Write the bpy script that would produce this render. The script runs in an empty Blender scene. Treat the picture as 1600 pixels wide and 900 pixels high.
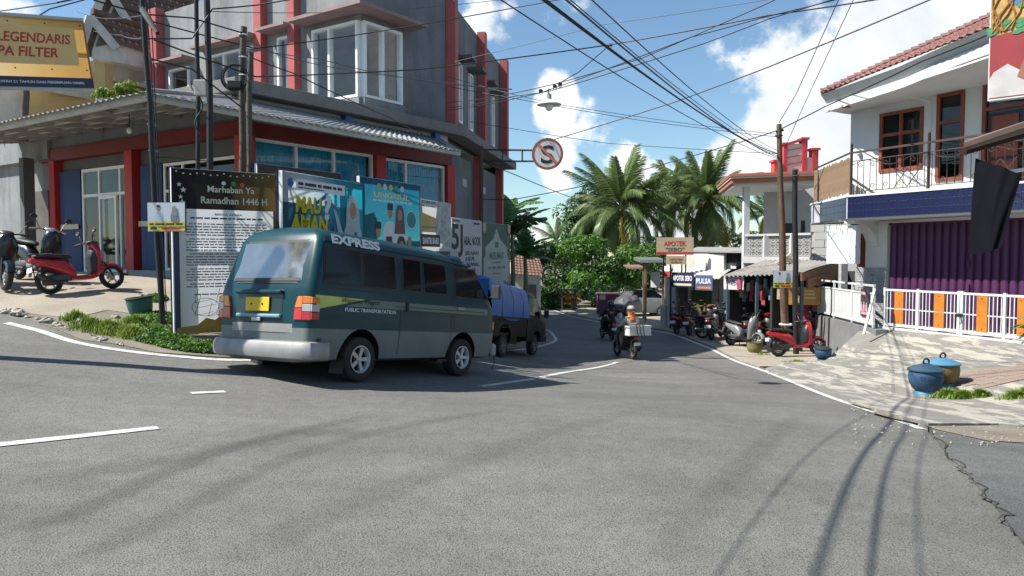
import bpy, bmesh, math, random
import numpy as np
from mathutils import Vector, Matrix, Euler, geometry
R = math.radians
PI = math.pi
rnd = random.Random(7)
SC = bpy.context.scene
COL = SC.collection
# ------------------------------------------------------------------ camera
FPX, EYE, PITCH = 1150.0, 1.65, math.atan(50 / 1150.0)
cam = bpy.data.cameras.new('camera')
cam.sensor_width = 36.0
cam.lens = 36.0 * FPX / 1600.0
cam.clip_start, cam.clip_end = 0.05, 3000
camo = bpy.data.objects.new('camera', cam)
COL.objects.link(camo)
camo.location = (0, 0, EYE)
camo.rotation_euler = (PI / 2 - PITCH, 0, 0)
SC.camera = camo
# ------------------------------------------------------------------ light
SUN_AZ, SUN_EL = R(9), R(50)      # direction the shadows run (from +X towards +Y), height of the sun
to_sun = Vector((-math.cos(SUN_AZ) * math.cos(SUN_EL), -math.sin(SUN_AZ) * math.cos(SUN_EL), math.sin(SUN_EL)))
sl = bpy.data.lights.new('sun', 'SUN')
sl.energy, sl.angle, sl.color = 5.0, R(0.55), (1.0, 0.955, 0.88)
so = bpy.data.objects.new('sun', sl)
COL.objects.link(so)
so.rotation_euler = to_sun.to_track_quat('Z', 'Y').to_euler()
so.location = (-20, -10, 40)
SC.view_settings.view_transform = 'Standard'
SC.view_settings.look = 'None'
SC.view_settings.exposure = 0.85
SC.view_settings.gamma = 1.0
SC.view_settings.use_curve_mapping = False
SC.cycles.max_bounces = 6
SC.cycles.transparent_max_bounces = 12
SC.cycles.use_denoising = True
SC.cycles.sample_clamp_indirect = 6.0


def pix_dir(u, v):
    x, up = (u - 800) / FPX, (450 - v) / FPX
    return Vector((x, math.cos(PITCH) + up * math.sin(PITCH), -math.sin(PITCH) + up * math.cos(PITCH)))


def W(u, v, d):
    """world point seen at photo pixel (u, v) at forward distance d"""
    q = pix_dir(u, v)
    return Vector((0, 0, EYE)) + q * (d / q.y)


world = bpy.data.worlds.new('World')
SC.world = world
world.use_nodes = True
wn = world.node_tree
wn.nodes.clear()


def nd(tree, typ, **kw):
    n = tree.nodes.new(typ)
    for k, val in kw.items():
        if k == 'ins':
            for a, b in val.items():
                n.inputs[a].default_value = b
        else:
            setattr(n, k, val)
    return n


def build_world():
    L = wn.links.new
    out = nd(wn, 'ShaderNodeOutputWorld')
    sky = nd(wn, 'ShaderNodeTexSky', sky_type='NISHITA', sun_disc=False, sun_elevation=SUN_EL,
             sun_rotation=math.atan2(to_sun.x, to_sun.y), altitude=300, air_density=1.05, dust_density=0.25, ozone_density=1.6)
    tc = nd(wn, 'ShaderNodeTexCoord')
    nz = nd(wn, 'ShaderNodeTexNoise', ins={'Scale': 9.0, 'Detail': 9.0, 'Roughness': 0.58})
    L(tc.outputs['Generated'], nz.inputs['Vector'])
    blobs = [(1500, 60, 290, 1), (1350, 120, 150, 1), (1275, 205, 120, 1), (1200, 240, 85, 1), (1420, 280, 200, 1), (1130, 262, 70, 0.9),
             (1370, 30, 110, 1), (860, 152, 52, .6), (742, 30, 66, .7), (790, 22, 30, .45), (875, 268, 56, .6), (985, 262, 50, .55), (830, 350, 70, .4), (1050, 335, 120, .6)]
    cur = None
    for (u, v, r, k) in blobs:
        c = pix_dir(u, v).normalized()
        ds = nd(wn, 'ShaderNodeVectorMath', operation='DISTANCE')
        L(tc.outputs['Generated'], ds.inputs[0])
        ds.inputs[1].default_value = c
        mr = nd(wn, 'ShaderNodeMapRange', ins={1: 0.0, 2: r / FPX, 3: k, 4: 0.0})
        L(ds.outputs['Value'], mr.inputs[0])
        if cur is None:
            cur = mr.outputs[0]
        else:
            mx = nd(wn, 'ShaderNodeMath', operation='MAXIMUM')
            L(cur, mx.inputs[0])
            L(mr.outputs[0], mx.inputs[1])
            cur = mx.outputs[0]
    # elsewhere in the sky: scattered fair-weather cloud of the same kind
    n2 = nd(wn, 'ShaderNodeTexNoise', ins={'Scale': 2.1, 'Detail': 2.0})
    L(tc.outputs['Generated'], n2.inputs['Vector'])
    m2 = nd(wn, 'ShaderNodeMapRange', ins={1: 0.56, 2: 0.85, 3: 0.0, 4: 0.7})
    L(n2.outputs['Fac'], m2.inputs[0])
    mx = nd(wn, 'ShaderNodeMath', operation='MAXIMUM')
    L(cur, mx.inputs[0])
    L(m2.outputs[0], mx.inputs[1])
    sub = nd(wn, 'ShaderNodeMath', operation='MULTIPLY_ADD', ins={1: 1.9, 2: -0.98})
    L(nz.outputs['Fac'], sub.inputs[0])
    ad = nd(wn, 'ShaderNodeMath', operation='ADD')
    L(mx.outputs[0], ad.inputs[0])
    L(sub.outputs[0], ad.inputs[1])
    ms = nd(wn, 'ShaderNodeMapRange', interpolation_type='SMOOTHSTEP', ins={1: 0.17, 2: 0.40, 3: 0.0, 4: 1.0})
    L(ad.outputs[0], ms.inputs[0])
    # puffs: brighter and greyer parts of the cloud
    n3 = nd(wn, 'ShaderNodeTexNoise', ins={'Scale': 5.0, 'Detail': 6.0, 'Roughness': 0.5, 'Distortion': 0.3})
    L(tc.outputs['Generated'], n3.inputs['Vector'])
    cr = nd(wn, 'ShaderNodeValToRGB')
    cr.color_ramp.elements[0].position, cr.color_ramp.elements[0].color = 0.33, (5.2, 5.7, 6.1, 1)
    cr.color_ramp.elements[1].position, cr.color_ramp.elements[1].color = 0.62, (8.6, 8.7, 8.7, 1)
    L(n3.outputs['Fac'], cr.inputs[0])
    tint = nd(wn, 'ShaderNodeMix', data_type='RGBA', blend_type='MULTIPLY', ins={0: 1.0, 7: (0.90, 1.03, 1.06, 1)})
    L(sky.outputs[0], tint.inputs[6])
    mix = nd(wn, 'ShaderNodeMix', data_type='RGBA')
    L(ms.outputs[0], mix.inputs[0])
    L(tint.outputs[2], mix.inputs[6])
    L(cr.outputs[0], mix.inputs[7])
    bg = nd(wn, 'ShaderNodeBackground', ins={'Strength': 0.08})
    L(mix.outputs[2], bg.inputs[0])
    L(bg.outputs[0], out.inputs[0])


build_world()

# ------------------------------------------------------------------ materials
MATS = {}


def through(t, c, k):
    """thin sheet: part of the light comes through from behind"""
    tr = nd(t, 'ShaderNodeBsdfTranslucent')
    t.links.new(c, tr.inputs[0])
    ms = nd(t, 'ShaderNodeMixShader', ins={0: k})
    t.links.new(t.nodes['Principled BSDF'].outputs[0], ms.inputs[1])
    t.links.new(tr.outputs[0], ms.inputs[2])
    t.links.new(ms.outputs[0], t.nodes['Material Output'].inputs[0])


def mat(name, col, rough=0.6, metal=0.0, var=0.12, vs=2.5, bump=0.0, bs=40.0, dirt=0.0, dcol=(0.09, 0.08, 0.065), ds=1.6, spec=0.5,
        coat=0.0, streak=0.0, det=5.0, transl=0.0):
    if name in MATS:
        return MATS[name]
    m = bpy.data.materials.new(name)
    m.use_nodes = True
    t = m.node_tree
    L = t.links.new
    b = t.nodes['Principled BSDF']
    b.inputs['Roughness'].default_value = rough
    b.inputs['Metallic'].default_value = metal
    b.inputs['Specular IOR Level'].default_value = spec
    b.inputs['Coat Weight'].default_value = coat
    b.inputs['Coat Roughness'].default_value = 0.08
    tc = nd(t, 'ShaderNodeTexCoord')
    n1 = nd(t, 'ShaderNodeTexNoise', ins={'Scale': vs, 'Detail': det, 'Roughness': 0.6})
    L(tc.outputs['Object'], n1.inputs['Vector'])
    mr = nd(t, 'ShaderNodeMapRange', ins={1: 0.25, 2: 0.75, 3: 1 - var, 4: 1 + var})
    L(n1.outputs['Fac'], mr.inputs[0])
    mu = nd(t, 'ShaderNodeVectorMath', operation='SCALE')
    mu.inputs[0].default_value = col[:3]
    L(mr.outputs[0], mu.inputs['Scale'])
    c = mu.outputs[0]
    if dirt > 0:
        n2 = nd(t, 'ShaderNodeTexNoise', ins={'Scale': ds, 'Detail': 8.0, 'Roughness': 0.68})
        if streak > 0:
            mp = nd(t, 'ShaderNodeMapping')
            mp.inputs['Scale'].default_value = (1, 1, 1 - streak)
            L(tc.outputs['Object'], mp.inputs[0])
            L(mp.outputs[0], n2.inputs['Vector'])
        else:
            L(tc.outputs['Object'], n2.inputs['Vector'])
        r2 = nd(t, 'ShaderNodeMapRange', ins={1: 0.46, 2: 0.72, 3: 0.0, 4: dirt})
        L(n2.outputs['Fac'], r2.inputs[0])
        mx = nd(t, 'ShaderNodeMix', data_type='RGBA', ins={7: (*dcol, 1)})
        L(r2.outputs[0], mx.inputs[0])
        L(c, mx.inputs[6])
        c = mx.outputs[2]
        ra = nd(t, 'ShaderNodeMath', operation='MULTIPLY_ADD', use_clamp=True, ins={1: 0.35, 2: rough})
        L(r2.outputs[0], ra.inputs[0])
        L(ra.outputs[0], b.inputs['Roughness'])
    L(c, b.inputs['Base Color'])
    if transl > 0:
        through(t, c, transl)
    if bump > 0:
        n3 = nd(t, 'ShaderNodeTexNoise', ins={'Scale': bs, 'Detail': 4.0})
        L(tc.outputs['Object'], n3.inputs['Vector'])
        bp = nd(t, 'ShaderNodeBump', ins={'Strength': bump, 'Distance': 0.02})
        L(n3.outputs['Fac'], bp.inputs['Height'])
        L(bp.outputs[0], b.inputs['Normal'])
    MATS[name] = m
    return m


# ------------------------------------------------------------------ mesh helpers
class MB:
    def __init__(s):
        s.v, s.f, s.mi, s.cm = [], [], [], 0

    def add(s, vs, fs):
        o = len(s.v)
        s.v += [tuple(p) for p in vs]
        s.f += [tuple(i + o for i in f) for f in fs]
        s.mi += [s.cm] * len(fs)
        return s

    def hexa(s, p):      # 8 points, bottom ring then top ring
        return s.add(p, [(0, 3, 2, 1), (4, 5, 6, 7), (0, 1, 5, 4), (1, 2, 6, 5), (2, 3, 7, 6), (3, 0, 4, 7)])

    def obox(s, o, a, b, c):
        o, a, b, c = Vector(o), Vector(a), Vector(b), Vector(c)
        return s.hexa([o, o + a, o + a + b, o + b, o + c, o + a + c, o + a + b + c, o + b + c])

    def box(s, c, d, rz=0.0, M=None):
        h = Vector(d) / 2
        pts = [Vector((x * h.x, y * h.y, z * h.z)) for z in (-1, 1) for x, y in ((-1, -1), (1, -1), (1, 1), (-1, 1))]
        m = (M or Matrix.Rotation(rz, 3, 'Z'))
        return s.hexa([m @ p + Vector(c) for p in pts])

    def bar(s, p0, p1, w, h, up=(0, 0, 1)):
        p0, p1 = Vector(p0), Vector(p1)
        d = (p1 - p0).normalized()
        sd = d.cross(Vector(up))
        if sd.length < 1e-4:
            sd = d.cross(Vector((1, 0, 0)))
        sd.normalize()
        u = sd.cross(d)
        a, b = sd * w, u * h
        return s.obox(p0 - a / 2 - b / 2, a, b, p1 - p0)

    def tube(s, pts, r, n=8, cap=True, close=False):
        pts = [Vector(p) for p in pts]
        N = len(pts)
        rs = r if isinstance(r, (list, tuple)) else [r] * N
        vs, fs = [], []
        prev = None
        for i, p in enumerate(pts):
            if close:
                t = pts[(i + 1) % N] - pts[i - 1]
            else:
                t = pts[min(i + 1, N - 1)] - pts[max(i - 1, 0)]
            t.normalize()
            if prev is None:
                a = t.cross(Vector((0, 0, 1)))
                if a.length < 1e-3:
                    a = t.cross(Vector((0, 1, 0)))
            else:
                a = prev - t * prev.dot(t)
            a.normalize()
            prev = a
            b = t.cross(a)
            for k in range(n):
                q = 2 * PI * k / n
                vs.append(p + (a * math.cos(q) + b * math.sin(q)) * rs[i])
        for i in range(N if close else N - 1):
            j = (i + 1) % N
            for k in range(n):
                fs.append((i * n + k, i * n + (k + 1) % n, j * n + (k + 1) % n, j * n + k))
        if cap and not close:
            fs.append(tuple(range(n - 1, -1, -1)))
            fs.append(tuple((N - 1) * n + k for k in range(n)))
        return s.add(vs, fs)

    def lathe(s, prof, n=20, M=None, cap=True):
        M = M or Matrix.Identity(4)
        vs, fs = [], []
        for (r, z) in prof:
            for k in range(n):
                q = 2 * PI * k / n
                vs.append(M @ Vector((r * math.cos(q), r * math.sin(q), z)))
        P = len(prof)
        for i in range(P - 1):
            for k in range(n):
                fs.append((i * n + k, i * n + (k + 1) % n, (i + 1) * n + (k + 1) % n, (i + 1) * n + k))
        if cap:
            fs.append(tuple(range(n - 1, -1, -1)))
            fs.append(tuple((P - 1) * n + k for k in range(n)))
        return s.add(vs, fs)

    def prism(s, poly, vec):
        n = len(poly)
        vec = Vector(vec)
        a = [Vector(p) for p in poly]
        fs = [tuple(range(n - 1, -1, -1)), tuple(range(n, 2 * n))]
        fs += [(i, (i + 1) % n, n + (i + 1) % n, n + i) for i in range(n)]
        return s.add(a + [p + vec for p in a], fs)

    def rings(s, rg, cap=True, close=False):
        n = len(rg[0])
        vs = [p for r in rg for p in r]
        fs = []
        for i in range(len(rg) - (0 if close else 1)):
            j = (i + 1) % len(rg)
            for k in range(n):
                fs.append((i * n + k, i * n + (k + 1) % n, j * n + (k + 1) % n, j * n + k))
        if cap and not close:
            fs += [tuple(range(n - 1, -1, -1)), tuple((len(rg) - 1) * n + k for k in range(n))]
        return s.add(vs, fs)

    def loftx(s, secs, n=14):
        """rounded body along x: (x, z_mid, half_width, half_height, squareness)"""
        rg = []
        for (x, z, hy, hz, e) in secs:
            ring = []
            for k in range(n):
                q = 2 * PI * k / n
                c, d = math.cos(q), math.sin(q)
                ring.append((x, math.copysign(abs(c) ** (2 / e), c) * hy, z + math.copysign(abs(d) ** (2 / e), d) * hz))
            rg.append(ring)
        return s.rings(rg)

    def grid(s, fn, nu, nv):
        vs = [fn(i / nu, j / nv) for j in range(nv + 1) for i in range(nu + 1)]
        fs = [(j * (nu + 1) + i, j * (nu + 1) + i + 1, (j + 1) * (nu + 1) + i + 1, (j + 1) * (nu + 1) + i) for j in range(nv) for i in range(nu)]
        return s.add(vs, fs)

    def sphere(s, c, r, n=12, m=8, sx=1, sy=1, sz=1):
        c = Vector(c)
        prof = [(max(1e-4, math.sin(PI * i / m)) * r, -math.cos(PI * i / m) * r) for i in range(m + 1)]
        return s.lathe(prof, n, Matrix.Translation(c) @ Matrix.Diagonal((sx, sy, sz, 1)))

    def torus(s, c, R0, r, axis='y', n=24, k=8, sq=1.0):
        c = Vector(c)
        rg = []
        for i in range(n):
            q = 2 * PI * i / n
            ring = []
            for j in range(k):
                p = 2 * PI * j / k
                rr = R0 + r * math.cos(p) * sq
                h = r * math.sin(p)
                if axis == 'y':
                    ring.append(c + Vector((rr * math.cos(q), h, rr * math.sin(q))))
                elif axis == 'x':
                    ring.append(c + Vector((h, rr * math.cos(q), rr * math.sin(q))))
                else:
                    ring.append(c + Vector((rr * math.cos(q), rr * math.sin(q), h)))
            rg.append(ring)
        return s.rings(rg, close=True)

    def mesh(s, name, smooth=False, bevel=0.0, recalc=True, angle=40):
        me = bpy.data.meshes.new(name)
        me.from_pydata(s.v, [], s.f)
        if any(s.mi):
            me.polygons.foreach_set('material_index', s.mi)
        if recalc or bevel > 0:
            bm = bmesh.new()
            bm.from_mesh(me)
            if recalc:
                bmesh.ops.recalc_face_normals(bm, faces=bm.faces)
            if bevel > 0:
                es = [e for e in bm.edges if len(e.link_faces) == 2 and e.calc_face_angle(0) > R(35)]
                if es:
                    bmesh.ops.bevel(bm, geom=es, offset=bevel, segments=2, affect='EDGES', profile=0.5, clamp_overlap=True)
            bm.to_mesh(me)
            bm.free()
        if smooth:
            me.polygons.foreach_set('use_smooth', [True] * len(me.polygons))
            if angle:
                try:
                    me.set_sharp_from_angle(angle=R(angle))
                except Exception:
                    pass
        me.update()
        return me


def link(name, me, mats, parent=None):
    o = bpy.data.objects.new(name, me)
    COL.objects.link(o)
    mats = mats if isinstance(mats, (list, tuple)) else [mats]
    while len(me.materials) < len(mats):
        me.materials.append(mats[len(me.materials)])
    for i, m in enumerate(mats):
        if me.materials[i] != m:
            o.material_slots[i].link = 'OBJECT'
            o.material_slots[i].material = m
    if parent is not None:
        o.parent = parent
    return o


def thing(name, label, cat, loc=(0, 0, 0), rot=(0, 0, 0), group=None):
    o = bpy.data.objects.new(name, None)
    COL.objects.link(o)
    o.empty_display_size = 0.2
    o.location, o.rotation_euler = loc, rot
    o['label'], o['category'] = label, cat
    if group:
        o['group'] = group
    return o


def tag(o, label, cat, group=None, kind=None):
    if label:
        o['label'] = label
    if cat:
        o['category'] = cat
    if group:
        o['group'] = group
    if kind:
        o['kind'] = kind
    return o


def base_inv(root):
    """matrix world -> local of a thing, or of a part of a thing (parts keep identity transforms)"""
    m = Matrix.Identity(4)
    while root is not None:
        m = (Matrix.LocRotScale(root.location, root.rotation_euler, root.scale)) @ m
        root = root.parent
    return m.inverted()


def part(root, name, mb, m, smooth=False, bevel=0.0, world=True, angle=40, label=None, recalc=True):
    """mesh part under a thing; world=True means the points are world coordinates"""
    if world:
        inv = base_inv(root)
        mb.v = [tuple(inv @ Vector(p)) for p in mb.v]
    o = link(name, mb.mesh(name, smooth, bevel, recalc, angle), m, root)
    if label:
        o['label'] = label
    return o


def single(name, mb, m, label, cat, group=None, kind=None, smooth=False, bevel=0.0, origin=None, angle=40, recalc=True):
    """a thing that is one mesh"""
    if origin is None:
        a = np.array(mb.v)
        origin = ((a[:, 0].min() + a[:, 0].max()) / 2, (a[:, 1].min() + a[:, 1].max()) / 2, a[:, 2].min())
    og = Vector(origin)
    mb.v = [tuple(Vector(p) - og) for p in mb.v]
    o = link(name, mb.mesh(name, smooth, bevel, recalc, angle), m)
    o.location = og
    return tag(o, label, cat, group, kind)


class Fr:
    """a facade frame: s along the wall, t outward, z up"""
    def __init__(s, o, e, flip=False):
        s.o = Vector((o[0], o[1], 0))
        s.e = Vector((e[0], e[1], 0)).normalized()
        s.n = Vector((s.e.y, -s.e.x, 0)) * (-1 if flip else 1)

    def p(s, a, t, z):
        return s.o + s.e * a + s.n * t + Vector((0, 0, z))

    def box(s, mb, s0, s1, t0, t1, z0, z1):
        return mb.obox(s.p(s0, t0, z0), s.e * (s1 - s0), s.n * (t1 - t0), Vector((0, 0, z1 - z0)))


def text_mesh(txt, bold=0.0, shear=0.0):
    cu = bpy.data.curves.new('txt', 'FONT')
    cu.body = txt
    cu.size = 1.0
    cu.offset = bold
    cu.shear = shear
    cu.resolution_u = 3
    o = bpy.data.objects.new('txt', cu)
    COL.objects.link(o)
    dg = bpy.context.evaluated_depsgraph_get()
    me = bpy.data.meshes.new_from_object(o.evaluated_get(dg))
    bpy.data.objects.remove(o)
    bpy.data.curves.remove(cu)
    return me


def lettering(root, txt, m, o, ex, up, width=None, height=0.1, align='c', bold=0.02, shear=0.0, name='lettering', lift=0.0, world=True):
    """flat letters: cap height, optional fitted width; o is the middle (or left end) of the base line"""
    me = text_mesh(txt, bold, shear)
    n = len(me.vertices)
    a = np.empty(n * 3)
    me.vertices.foreach_get('co', a)
    a = a.reshape(-1, 3)
    x0, x1 = a[:, 0].min(), a[:, 0].max()
    k = height / 0.72
    kx = (width / (x1 - x0)) if width else k
    ex, up, o = Vector(ex).normalized(), Vector(up).normalized(), Vector(o)
    nn = ex.cross(up)
    xs = (a[:, 0] - x0) * kx
    if align == 'c':
        xs = xs - (x1 - x0) * kx / 2
    ys = a[:, 1] * k
    P = np.outer(xs, ex) + np.outer(ys, up) + np.array(o + nn * lift)
    if world:
        inv = np.array(base_inv(root))
        P = P @ inv[:3, :3].T + inv[:3, 3]
    me.vertices.foreach_set('co', P.ravel())
    me.materials.clear()
    me.update()
    return link(name, me, m, root)


# ------------------------------------------------------------------ lie of the land
CTRL = [(-4, -2, .12), (0, 0, 0), (4, 0, -.12), (0, 4, 0), (0, 8, -.04), (3, 8.5, -.22), (-4, 3, .1), (8, 2, -.25), (-8, 2, .35), (-8, 7, .5),
        (-14, 6, .9), (-14, 13, 1.15), (-22, 10, 1.6), (0, -12, .1), (-12, -10, .5), (12, -8, -.3),
        (-7.6, 13, .93), (-10, 19, 1.1), (-14, 20, 1.2), (-16, 30, 1.2), (-6, 17, .9), (-5.6, 12, .52), (-4.6, 11.6, .36),
        (2.1, 44.7, -1.5), (-10, 46, -1.5), (-25, 48, -1.4), (12, 45, -1.4), (25, 35, -1.2), (20, 15, -.9), (0, 70, -1.4), (14, 30, -1.3), (9, 27, -1.36)]
for (u, v, d) in [(553, 596, 10), (710, 587, 12), (985, 562, 20.5), (945, 532, 28), (1245, 562, 21), (250, 556, 10.3), (130, 540, 10.4), (10, 505, 11.4),
                  (400, 563, 10.8), (247, 668, 6.65), (750, 604, 11.3), (965, 565, 19.9), (1440, 672, 8.5), (1300, 622, 12.2), (1180, 575, 18),
                  (1110, 545, 23.4), (1050, 522, 28.7), (930, 505, 34.5), (781, 558, 17.5), (832, 555, 20.2), (866, 530, 26)]:
    p = W(u, v, d)
    CTRL.append((p.x, p.y, p.z))
_c = np.array(CTRL)


def _U(r2):
    return np.where(r2 > 1e-9, r2 * np.log(np.maximum(r2, 1e-9)) * 0.5, 0.0)


_n = len(_c)
_K = _U(((_c[:, None, :2] - _c[None, :, :2]) ** 2).sum(-1)) + np.eye(_n) * 1.2
_P = np.c_[np.ones(_n), _c[:, :2]]
_A = np.zeros((_n + 3, _n + 3))
_A[:_n, :_n], _A[:_n, _n:], _A[_n:, :_n] = _K, _P, _P.T
_w = np.linalg.solve(_A, np.r_[_c[:, 2], 0, 0, 0])


def Zs(xy):
    xy = np.asarray(xy, float)
    k = _U(((xy[:, None, :] - _c[None, :, :2]) ** 2).sum(-1))
    return k @ _w[:_n] + np.c_[np.ones(len(xy)), xy] @ _w[_n:]


def Z(x, y):
    return float(Zs([(x, y)])[0])


def on_ground(u, v, lo=3.0, hi=80.0, zf=None):
    """where the sight line through photo pixel (u, v) meets the ground"""
    zf = zf or Z
    last = lo
    d = lo
    while d < hi:
        p = W(u, v, d)
        if p.z < zf(p.x, p.y):
            a, b = last, d
            for _ in range(20):
                m = (a + b) / 2
                q = W(u, v, m)
                if q.z < zf(q.x, q.y):
                    b = m
                else:
                    a = m
            q = W(u, v, b)
            return Vector((q.x, q.y, zf(q.x, q.y)))
        last = d
        d += 0.25
    return W(u, v, hi)


def inside(poly, p):
    c = False
    n = len(poly)
    for i in range(n):
        (x0, y0), (x1, y1) = poly[i], poly[i - 1]
        if (y0 > p[1]) != (y1 > p[1]) and p[0] < (x1 - x0) * (p[1] - y0) / (y1 - y0) + x0:
            c = not c
    return c


def dense(poly, step, closed=True):
    out = []
    n = len(poly)
    for i in range(n if closed else n - 1):
        a, b = Vector(poly[i][:2]), Vector(poly[(i + 1) % n][:2])
        k = max(1, int((b - a).length / step))
        out += [a.lerp(b, j / k) for j in range(k)]
    if not closed:
        out.append(Vector(poly[-1][:2]))
    return out


def patch(poly, step, zf=None, dz=0.0, skirt=0.0, wob=0.0):
    """a ground sheet over a plan polygon following the land, with a skirt round its edge"""
    edge = dense(poly, step)
    if wob:
        r = random.Random(3)
        edge = [p + Vector((r.uniform(-wob, wob), r.uniform(-wob, wob))) for p in edge]
    n = len(edge)
    ep = [tuple(p) for p in edge]
    xs, ys = [p[0] for p in ep], [p[1] for p in ep]
    pts = list(edge)
    x = min(xs)
    row = 0
    y = min(ys)
    while y < max(ys):
        x = min(xs) + (step / 2 if row % 2 else 0)
        while x < max(xs):
            if inside(ep, (x, y)):
                if min((x - q[0]) ** 2 + (y - q[1]) ** 2 for q in ep) > (step * 0.4) ** 2:
                    pts.append(Vector((x, y)))
            x += step
        y += step
        row += 1
    r = geometry.delaunay_2d_cdt(pts, [(i, (i + 1) % n) for i in range(n)], [], 1, 1e-5)
    V, F = r[0], r[2]
    if zf is None:
        zz = Zs([tuple(v) for v in V])
    else:
        zz = [zf(v.x, v.y) for v in V]
    mb = MB()
    mb.add([(v.x, v.y, z + dz) for v, z in zip(V, zz)], [tuple(f) for f in F])
    if skirt:
        ze = Zs(ep) if zf is None else [zf(*q) for q in ep]
        vs = [(q[0], q[1], z + dz) for q, z in zip(ep, ze)] + [(q[0], q[1], z + dz - skirt) for q, z in zip(ep, ze)]
        mb.add(vs, [(i, (i + 1) % n, n + (i + 1) % n, n + i) for i in range(n)])
    return mb


def structure(name, mb, m, smooth=True, angle=30):
    o = link(name, mb.mesh(name, smooth, 0, True, angle), m)
    o['kind'] = 'structure'
    return o
# ------------------------------------------------------------------ ground materials
def asphalt_mat(name, base, patchy=0.2):
    m = bpy.data.materials.new(name)
    m.use_nodes = True
    t = m.node_tree
    L = t.links.new
    b = t.nodes['Principled BSDF']
    b.inputs['Roughness'].default_value = 0.78
    b.inputs['Specular IOR Level'].default_value = 0.4
    tc = nd(t, 'ShaderNodeTexCoord')
    big = nd(t, 'ShaderNodeTexNoise', ins={'Scale': 0.35, 'Detail': 6.0, 'Roughness': 0.6})
    mid = nd(t, 'ShaderNodeTexNoise', ins={'Scale': 6.0, 'Detail': 5.0, 'Roughness': 0.7})
    fine = nd(t, 'ShaderNodeTexNoise', ins={'Scale': 105.0, 'Detail': 3.0, 'Roughness': 0.8})
    vor = nd(t, 'ShaderNodeTexVoronoi', ins={'Scale': 95.0})
    mp = nd(t, 'ShaderNodeMapping')
    mp.inputs['Scale'].default_value = (0.35, 1.6, 1)
    mp.inputs['Rotation'].default_value = (0, 0, R(-35))
    L(tc.outputs['Object'], mp.inputs[0])
    for n in (big, mid, fine, vor):
        L(tc.outputs['Object'], n.inputs['Vector'])
    lane = nd(t, 'ShaderNodeTexNoise', ins={'Scale': 1.3, 'Detail': 3.0})
    L(mp.outputs[0], lane.inputs['Vector'])

    def rng(src, lo, hi, a=0.3, c=0.7):
        r = nd(t, 'ShaderNodeMapRange', ins={1: a, 2: c, 3: lo, 4: hi})
        L(src, r.inputs[0])
        return r.outputs[0]

    def mul(a, c):
        r = nd(t, 'ShaderNodeMath', operation='MULTIPLY')
        L(a, r.inputs[0])
        L(c, r.inputs[1])
        return r.outputs[0]
    f = mul(rng(big.outputs['Fac'], 1 - patchy, 1 + patchy), rng(mid.outputs['Fac'], 0.86, 1.14))
    f = mul(f, rng(fine.outputs['Fac'], 0.72, 1.28))
    f = mul(f, rng(lane.outputs['Fac'], 0.9, 1.1))
    f = mul(f, rng(vor.outputs['Distance'], 1.15, 0.55, 0.35, 0.8))
    sc = nd(t, 'ShaderNodeVectorMath', operation='SCALE')
    sc.inputs[0].default_value = base
    L(f, sc.inputs['Scale'])
    L(sc.outputs[0], b.inputs['Base Color'])
    bp = nd(t, 'ShaderNodeBump', ins={'Strength': 0.5, 'Distance': 0.010})
    ad = nd(t, 'ShaderNodeMath', operation='SUBTRACT')
    L(fine.outputs['Fac'], ad.inputs[0])
    L(vor.outputs['Distance'], ad.inputs[1])
    L(ad.outputs[0], bp.inputs['Height'])
    L(bp.outputs[0], b.inputs['Normal'])
    return m


M_ROAD = asphalt_mat('asphalt', (0.148, 0.1445, 0.132))
M_PATCHROAD = asphalt_mat('old_asphalt', (0.118, 0.117, 0.112), 0.3)
M_EARTH = mat('earth', (0.19, 0.165, 0.13), 0.95, var=0.3, vs=1.4, bump=0.8, bs=30, dirt=0.5, dcol=(0.12, 0.11, 0.06))
M_APRON = mat('worn_concrete', (0.30, 0.262, 0.21), 0.9, var=0.22, vs=0.9, bump=0.5, bs=35, dirt=0.55, dcol=(0.20, 0.17, 0.13), ds=0.8)
M_PAINT = mat('road_paint', (0.52, 0.53, 0.50), 0.75, var=0.2, vs=6, dirt=0.85, dcol=(0.2, 0.2, 0.195), ds=9, bump=0.3, bs=90)
M_STONE = mat('rubble_stone', (0.36, 0.33, 0.28), 0.9, var=0.3, vs=4, bump=0.6, bs=25)
M_PAVER = mat('red_paver', (0.235, 0.175, 0.145), 0.9, var=0.25, vs=1.2, dirt=0.5, dcol=(0.22, 0.19, 0.15), bump=0.4)


def peeled_mat():
    m = mat('peeled_concrete', (0.185, 0.178, 0.16), 0.92, var=0.2, vs=2.0, bump=0.6, bs=45)
    t = m.node_tree
    L = t.links.new
    b = t.nodes['Principled BSDF']
    src = b.inputs['Base Color'].links[0].from_socket
    tc = nd(t, 'ShaderNodeTexCoord')
    mp = nd(t, 'ShaderNodeMapping')
    mp.inputs['Scale'].default_value = (1.0, 0.30, 1)
    mp.inputs['Rotation'].default_value = (0, 0, R(68))
    L(tc.outputs['Object'], mp.inputs[0])
    n = nd(t, 'ShaderNodeTexNoise', ins={'Scale': 2.9, 'Detail': 9.0, 'Roughness': 0.68, 'Distortion': 0.5})
    L(mp.outputs[0], n.inputs['Vector'])
    r = nd(t, 'ShaderNodeMapRange', interpolation_type='SMOOTHSTEP', ins={1: 0.49, 2: 0.56, 3: 0, 4: 0.9})
    L(n.outputs['Fac'], r.inputs[0])
    mx = nd(t, 'ShaderNodeMix', data_type='RGBA', ins={7: (0.365, 0.345, 0.29, 1)})
    L(r.outputs[0], mx.inputs[0])
    L(src, mx.inputs[6])
    L(mx.outputs[2], b.inputs['Base Color'])
    return m


M_RAMP = peeled_mat()

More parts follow.
